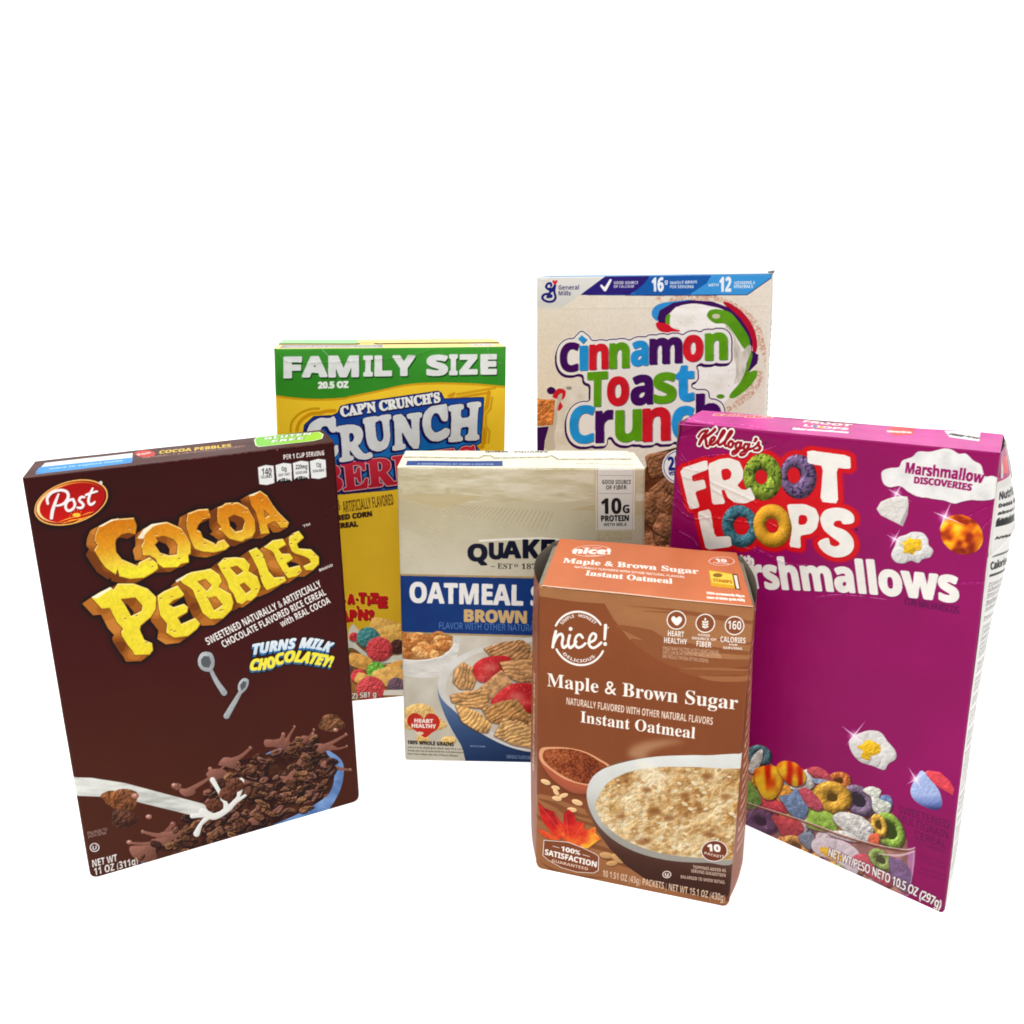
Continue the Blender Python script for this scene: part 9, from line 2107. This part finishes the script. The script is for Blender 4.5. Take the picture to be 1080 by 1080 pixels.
    # glass wall sheen and rim
    gm = p.mpoly(FB((-420, 250), (-100, 430), (40, 420), (300, 505), (560, 600), (760, 650), (866, 640), (866, 700), (840, 860), (800, 900), (-420, 500)))
    p.fill(gm, (150, 90, 130), None, .22)
    p.fill(p.mstroke(FB((-300, 330), (-100, 400), (40, 412), (300, 495), (520, 575), (700, 628), (820, 650), (864, 640)), [1.2, 2.0, 2.2, 2.6, 2.6, 2.2, 2.4, 2.0]), (122, 72, 62), cp, .8)
    p.fill(p.mstroke(FB((40, 406), (300, 488), (520, 568), (700, 620), (830, 640), (866, 628)), .9), (226, 196, 190), cp, .8)
    p.fill(p.mstroke(FB((690, 660), (790, 668), (862, 648)), [1, 2.4, 2]), (232, 206, 218), cp, .6)
    p.fill(p.mstroke(FB((862, 650), (856, 740), (838, 850)), [1, 1.6, 1]), (206, 160, 196), cp, .6)
    # --- small lettering
    sm = p.part('small_print')
    D = (86, 14, 66)
    p.text('SWEETENED', FB((786, 455)), FB((1036, 538)), 6.6, D, sm, font='thin', bold=.15)
    p.text('MULTIGRAIN', FB((784, 500)), FB((1030, 588)), 6.6, D, sm, font='thin', bold=.15)
    p.text('CEREAL', FB((868, 583)), FB((1022, 634)), 6.6, D, sm, font='thin', bold=.15)
    for i, (t, x0) in enumerate((('Cereal multigrano', 866), ('endulzado', 930), ('ENLARGED TO SHOW', 888), ('TEXTURE AND SERVING', 884), ('Agrandado para', 892), ('mostrar la textura', 880))):
        y = 604 + (0, 28, 72, 92, 130, 150)[i]
        p.text(t, FB((x0, y)), FB((1016, y + (1016 - x0) * .32)), 2.6, (106, 18, 76), sm, font='thin', bold=.08)
    m = p.mtext('NET WT/PESO NETO 10.5 OZ (297g)', FB((440, 668), (600, 740), (800, 832), (992, 930)), None, 7.8, font='thin', bold=.35)
    p.fill(p.grow(m, .7), (70, 24, 50), sm, .75)
    p.fill(m, (234, 228, 222), sm)
    # --- crumpling
    p.wave(.55, 60, 8)
    p.wave(.25, 22, 3)
    p.edge_round(L=2.4, R=1.6, T=1.6)
    hi = (246, 170, 220)
    for pts, am, w_, wr, cc in ((FK((180, 300), (350, 240), (520, 215), (800, 230), (1078, 280)), -.7, 2.6, .05, hi), (FK((180, 330), (400, 300), (520, 230)), .55, 1.2, .3, hi), (FK((150, 440), (260, 520), (430, 470), (700, 450), (900, 420), (1080, 350)), .3, .9, .5, hi),
                            (FK((190, 430), (250, 500), (300, 560)), .3, .8, .5, hi), (FK((215, 560), (330, 590), (440, 580)), .35, .9, .5, (205, 200, 196)), (FK((240, 640), (330, 660), (420, 640)), .3, .9, .4, (200, 196, 192)), (FK((470, 680), (560, 720), (700, 780), (840, 850)), .4, .9, .6, (252, 246, 240)),
                            (FK((480, 740), (560, 790), (640, 830)), .35, .9, .5, (204, 200, 196)), (FK((150, 720), (220, 780), (280, 860), (330, 900)), .3, .8, .5, hi), (FK((140, 850), (230, 930), (330, 980), (480, 970), (700, 1000), (820, 1010)), .3, .8, .6, (250, 220, 230)), (FK((360, 940), (440, 980), (480, 1040)), .3, .9, .4, (200, 196, 192)),
                            (FT((520, 560), (600, 600), (640, 650)), .25, .8, .7, (252, 236, 190)), (FT((60, 620), (130, 660), (160, 700)), .25, .8, .5, hi), (FT((400, 700), (480, 730), (560, 770), (640, 790)), .25, .8, .5, hi), (FT((20, 430), (80, 470), (120, 520)), .2, .7, .5, hi),
                            (FC((910, 340), (850, 320), (790, 350), (740, 390)), .4, 1.2, .3, (176, 172, 176)), (FC((860, 460), (700, 540), (560, 620)), .2, .7, .4, hi), (FC((880, 540), (820, 590), (800, 620)), .25, .7, .5, hi), (FC((900, 960), (700, 990), (600, 960)), .2, .7, .35, hi),
                            (FMM((330, 290), (420, 280), (520, 285), (640, 300)), .2, .7, .6, hi), (FMM((560, 230), (650, 240), (800, 225), (1060, 225)), .2, .7, .35, hi), (FMM((60, 70), (200, 140), (300, 150)), .25, .8, .5, hi), (FMM((640, 0), (760, 60), (860, 100)), .2, .7, .4, hi)):
        p.crease(pts, am, w_, wr, color=cc)
    p.crease([(714, 448), (768, 449.5), (900, 462), (1054, 478)], .05, .5, .5, color=(250, 190, 226))
    p.crease([(1055, 480), (1046, 560), (1030, 690), (1008, 860), (997, 960)], .05, .6, .8, color=(240, 200, 224))
    u, v = p.uv()                              # the top left corner is pushed in
    p.disp -= (4 * np.exp(-(u / 26) ** 2 - ((p.h - v) / 20) ** 2)).astype(np.float32)
    p.corner_r = (2.5, 1.5)
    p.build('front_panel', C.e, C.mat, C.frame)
    # --- top
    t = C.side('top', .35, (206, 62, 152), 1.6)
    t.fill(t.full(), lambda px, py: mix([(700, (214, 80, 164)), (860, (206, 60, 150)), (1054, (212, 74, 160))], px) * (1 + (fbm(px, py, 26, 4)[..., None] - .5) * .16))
    tl = t.part('top_lettering', 'small printed title and logo on the top')
    FX = X(690, 420, 2.769)
    a = t.mtext("Kellogg's", FK((486, 140)), FK((960, 158)), 3.2, font='it', bold=.5)
    t.fill(t.grow(a, .8), (244, 226, 226), tl)
    t.fill(a, (214, 90, 80), tl)
    for tx_, q, h, cc in (('FROOT', ((434, 68), (572, 80)), 4.0, (246, 232, 232)), ('LOOPS', ((436, 80), (564, 90)), 3.6, (246, 232, 232)), ('Marshmallows', ((404, 88), (566, 100)), 3.2, (246, 236, 240))):
        a = t.mtext(tx_, FX(q[0]), FX(q[1]), h, bold=.55)
        t.fill(t.grow(a, .8), (196, 40, 60) if tx_ != 'Marshmallows' else (150, 30, 110), tl)
        t.fill(a, cc, tl)
    for q, cc in (((476, 62), (150, 180, 60)), ((498, 66), (120, 100, 150)), ((470, 80), (60, 130, 150)), ((488, 82), (232, 170, 40))):
        t.fill(t.mell(FX(q), 2.6, 1.2), cc, tl)
    t.fill(t.mpoly(FX((678, 90), (700, 82), (760, 88), (755, 104), (700, 108))), (216, 70, 70), tl)
    t.text('Diversión', FX((682, 98)), FX((752, 100)), 3.0, (246, 226, 220), tl, font='it', bold=.3)
    cd = t.part('code_patch', 'small black and white printed patch')
    t.poly(FX((846, 96), (862, 112), (948, 124), (952, 102)), (236, 232, 232), cd)
    t.text('FREE', FX((858, 106)), FX((898, 112)), 2.4, (40, 36, 40), cd, bold=.4)
    t.text('SCAN', FX((906, 112)), FX((942, 118)), 2.2, (70, 66, 70), cd, bold=.3)
    t.wave(1.0, 45, 5)
    u, v = t.uv()
    t.disp -= (1.2 * np.exp(-(u / 22) ** 2 - (v / 16) ** 2)).astype(np.float32)
    t.crease(FK((250, 150), (420, 190), (700, 210), (860, 235)), .5, 1.2, .5, color=(250, 200, 230))
    t.build('top_panel', C.e, C.mat, C.frame)
    # --- right wall, sprung open near the top
    r = C.side('right', .4, (214, 210, 204), 1.6)
    r.fill(r.full(), mottle((216, 212, 206), .06, 20, 3))
    H_ = r.h
    r.fill(r.mpoly([(0, H_ - 16), (r.w, H_ - 16), (r.w, H_), (0, H_)]), (176, 40, 110))
    nf = r.part('nutrition_table', 'white nutrition table with black rules and small print')
    K_ = (34, 32, 34)
    y = H_ - 22
    r.fill(r.mpoly([(2, H_ - 20), (r.w - 1, H_ - 20), (r.w - 1, 14), (2, 14)]), (222, 220, 216), nf)
    r.poly([(3, H_ - 12), (14, H_ - 14), (20, H_ - 6), (8, H_ - 4)], (222, 80, 90), nf)
    for txt, h, gap, rule in (('Nutrition Facts', 4.0, 2.4, 0), ('Datos de Nutrición', 1.8, 2.4, 0), ('about 8 servings', 1.6, 2, 0), ('Serving size 1 cup', 2.2, 2.4, 3.6), ('Amount per serving', 1.4, 10, .8), ('Calories/Calorías 150', 4.2, 4, 1.4)):
        y -= h
        r.text(txt, (3.5, y), (r.w - 3, y), h, K_, nf, bold=.2)
        y -= gap
        if rule:
            r.poly([(3, y), (r.w - 2, y), (r.w - 2, y + rule), (3, y + rule)], K_, nf)
            y -= rule + 2
    rs = random.Random(6)
    while y > 22:
        h = rs.choice([1.3, 1.3, 1.6, 2.2])
        y -= h
        r.text(rs.choice(['Total Fat/Grasa Total 1.5g', 'Saturated Fat 0.5g', 'Cholesterol 0mg', 'Sodium/Sodio 200mg', 'Total Carbohydrate 34g', 'Dietary Fiber 2g', 'Total Sugars 15g', 'Protein/Proteínas 2g', 'Vitamin D 2mcg', 'Iron/Hierro 4.5mg', 'Potassium 60mg']), (3.5, y), (rs.uniform(r.w * .7, r.w - 3), y), h, (84, 80, 80), nf, bold=.06)
        y -= .9
        r.poly([(3, y), (r.w - 2, y), (r.w - 2, y + .35), (3, y + .35)], (90, 86, 86), nf)
        y -= rs.choice([.8, 1.2, 3])
    r.wave(.4, 40, 4)
    r.bow(1.0, lambda v: np.interp(v, [0, .05, .2, .45, .6, .66, .76, .84, .89, .93, .96, 1], [1.5, 2, 2.7, 2.8, 4.2, 5.4, 8.2, 9.4, 8.8, 6.0, 4.0, 1.5]))
    r.crease([(2, H_ * .80), (20, H_ * .84), (r.w, H_ * .86)], .8, 2, .3)
    r.edge_round(B=2.5)
    r.build('side_panel', C.e, C.mat, C.frame)
    # dust flap standing out at the top right
    B2 = C.F[2]
    q = [B2 + C.u * 1.5 - C.n * 4 + [0, 0, -14], B2 + C.u * 6.5 - C.n * 30 + [0, 0, -20], B2 + C.u * 1.5 - C.n * 33 + [0, 0, 1], B2 + C.u * .4 - C.n * 5 + [0, 0, 0]]
    f = Panel(q, .5, (196, 190, 184), 'mm')
    f.fill(f.full(), mottle((190, 184, 178), .12, 6, 2))
    f.wave(.6, 14, 2)
    f.build('dust_flap', C.e, C.mat, C.frame, 'creased grey flap sprung open at the top corner')
    for which in ('left', 'back', 'bottom'):
        q = C.side(which, 1.2, (150, 30, 112), 2.0)
        q.wave(.5, 60, 4)
        if which == 'left':
            q.bow(1.0)
            q.edge_round(B=2.5)
        q.build({'left': 'side_panel', 'back': 'back_panel', 'bottom': 'bottom_panel'}[which], C.e, C.mat, C.frame)


# =====================================================================================
# setting, camera, light
# =====================================================================================
def plain(name, color, rough, emit=0.):
    m = bpy.data.materials.new(name)
    m.use_nodes = True
    N, Lk = m.node_tree.nodes, m.node_tree.links
    b = N['Principled BSDF']
    n = N.new('ShaderNodeTexNoise')
    n.inputs['Scale'].default_value = 40
    r = N.new('ShaderNodeMapRange')
    r.inputs['To Min'].default_value = .97
    r.inputs['To Max'].default_value = 1.0
    v = N.new('ShaderNodeVectorMath')
    v.operation = 'SCALE'
    v.inputs[0].default_value = color
    Lk.new(n.outputs['Fac'], r.inputs['Value'])
    Lk.new(r.outputs['Result'], v.inputs['Scale'])
    Lk.new(v.outputs['Vector'], b.inputs['Base Color'])
    b.inputs['Roughness'].default_value = rough
    b.inputs['Specular IOR Level'].default_value = .1
    if emit:
        b.inputs['Emission Color'].default_value = (1, 1, 1, 1)
        b.inputs['Emission Strength'].default_value = emit
    return m


def setting():
    # seamless white sweep, with glow added so no contact shadows grey it
    m = plain('white_glow_sweep', (.86, .86, .86), .6, EMIT)
    prof = [(-6, 0)] + [(2.2 + 1.2 * math.sin(a), 1.2 - 1.2 * math.cos(a)) for a in np.linspace(0, math.pi / 2, 14)] + [(3.4, 7)]
    for name, pr in (('ground', prof[:2]), ('backdrop', prof[1:])):
        V, F = [], []
        for y, z in pr:
            V += [(-14, y, z), (14, y, z)]
        for i in range(len(pr) - 1):
            F.append((2 * i, 2 * i + 1, 2 * i + 3, 2 * i + 2))
        me = bpy.data.meshes.new(name)
        me.from_pydata(V, [], F)
        me.polygons.foreach_set('use_smooth', [True] * len(F))
        me.materials.append(m)
        o = bpy.data.objects.new(name, me)
        COL.objects.link(o)
        o['kind'] = 'structure'


def area(name, loc, target, size, power, color=(1, 1, 1)):
    from mathutils import Vector
    L = bpy.data.lights.new(name, 'AREA')
    L.shape = 'RECTANGLE'
    L.size, L.size_y = size
    L.energy = power
    L.color = color
    o = bpy.data.objects.new(name, L)
    COL.objects.link(o)
    o.location = loc
    o.rotation_euler = (Vector(target) - Vector(loc)).to_track_quat('-Z', 'Y').to_euler()


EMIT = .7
setting()
for build in (cocoa_box, crunch_box, toast_box, quaker_box, oat_box, froot_box):
    build()

w = bpy.data.worlds.new('World')
scene.world = w
w.use_nodes = True
bg = w.node_tree.nodes['Background']
bg.inputs['Color'].default_value = (1.0, .99, .97, 1)
bg.inputs['Strength'].default_value = WORLD = .4
area('overhead_softbox', (-.1, .35, 1.7), (0.02, .5, 0), (1.6, 1.0), 19, (1, .985, .96))
area('front_fill', (-.4, -1.6, 1.5), (0.05, .5, .12), (1.8, 1.2), 13, (1, .985, .965))  # unseen fill lamp, added to brighten the box fronts

from mathutils import Matrix
cam = bpy.data.cameras.new('camera')
co = bpy.data.objects.new('camera', cam)
COL.objects.link(co)
cam.sensor_width = 36
cam.lens = FOC / 1080 * 36
cam.shift_x = (540 - CX) / 1080
cam.shift_y = (CY - 540) / 1080
cam.clip_start, cam.clip_end = .01, 100
co.matrix_world = Matrix.Translation((0, 0, CAMH / 1000)) @ Matrix.Rotation(math.pi / 2 - PITCH, 4, 'X') @ Matrix.Rotation(ROLL, 4, 'Z')
scene.camera = co
scene.view_settings.view_transform = 'Standard'
scene.view_settings.look = 'None'
scene.view_settings.exposure = 0
scene.cycles.filter_width = 1.75
scene.render.resolution_x = scene.render.resolution_y = 1024
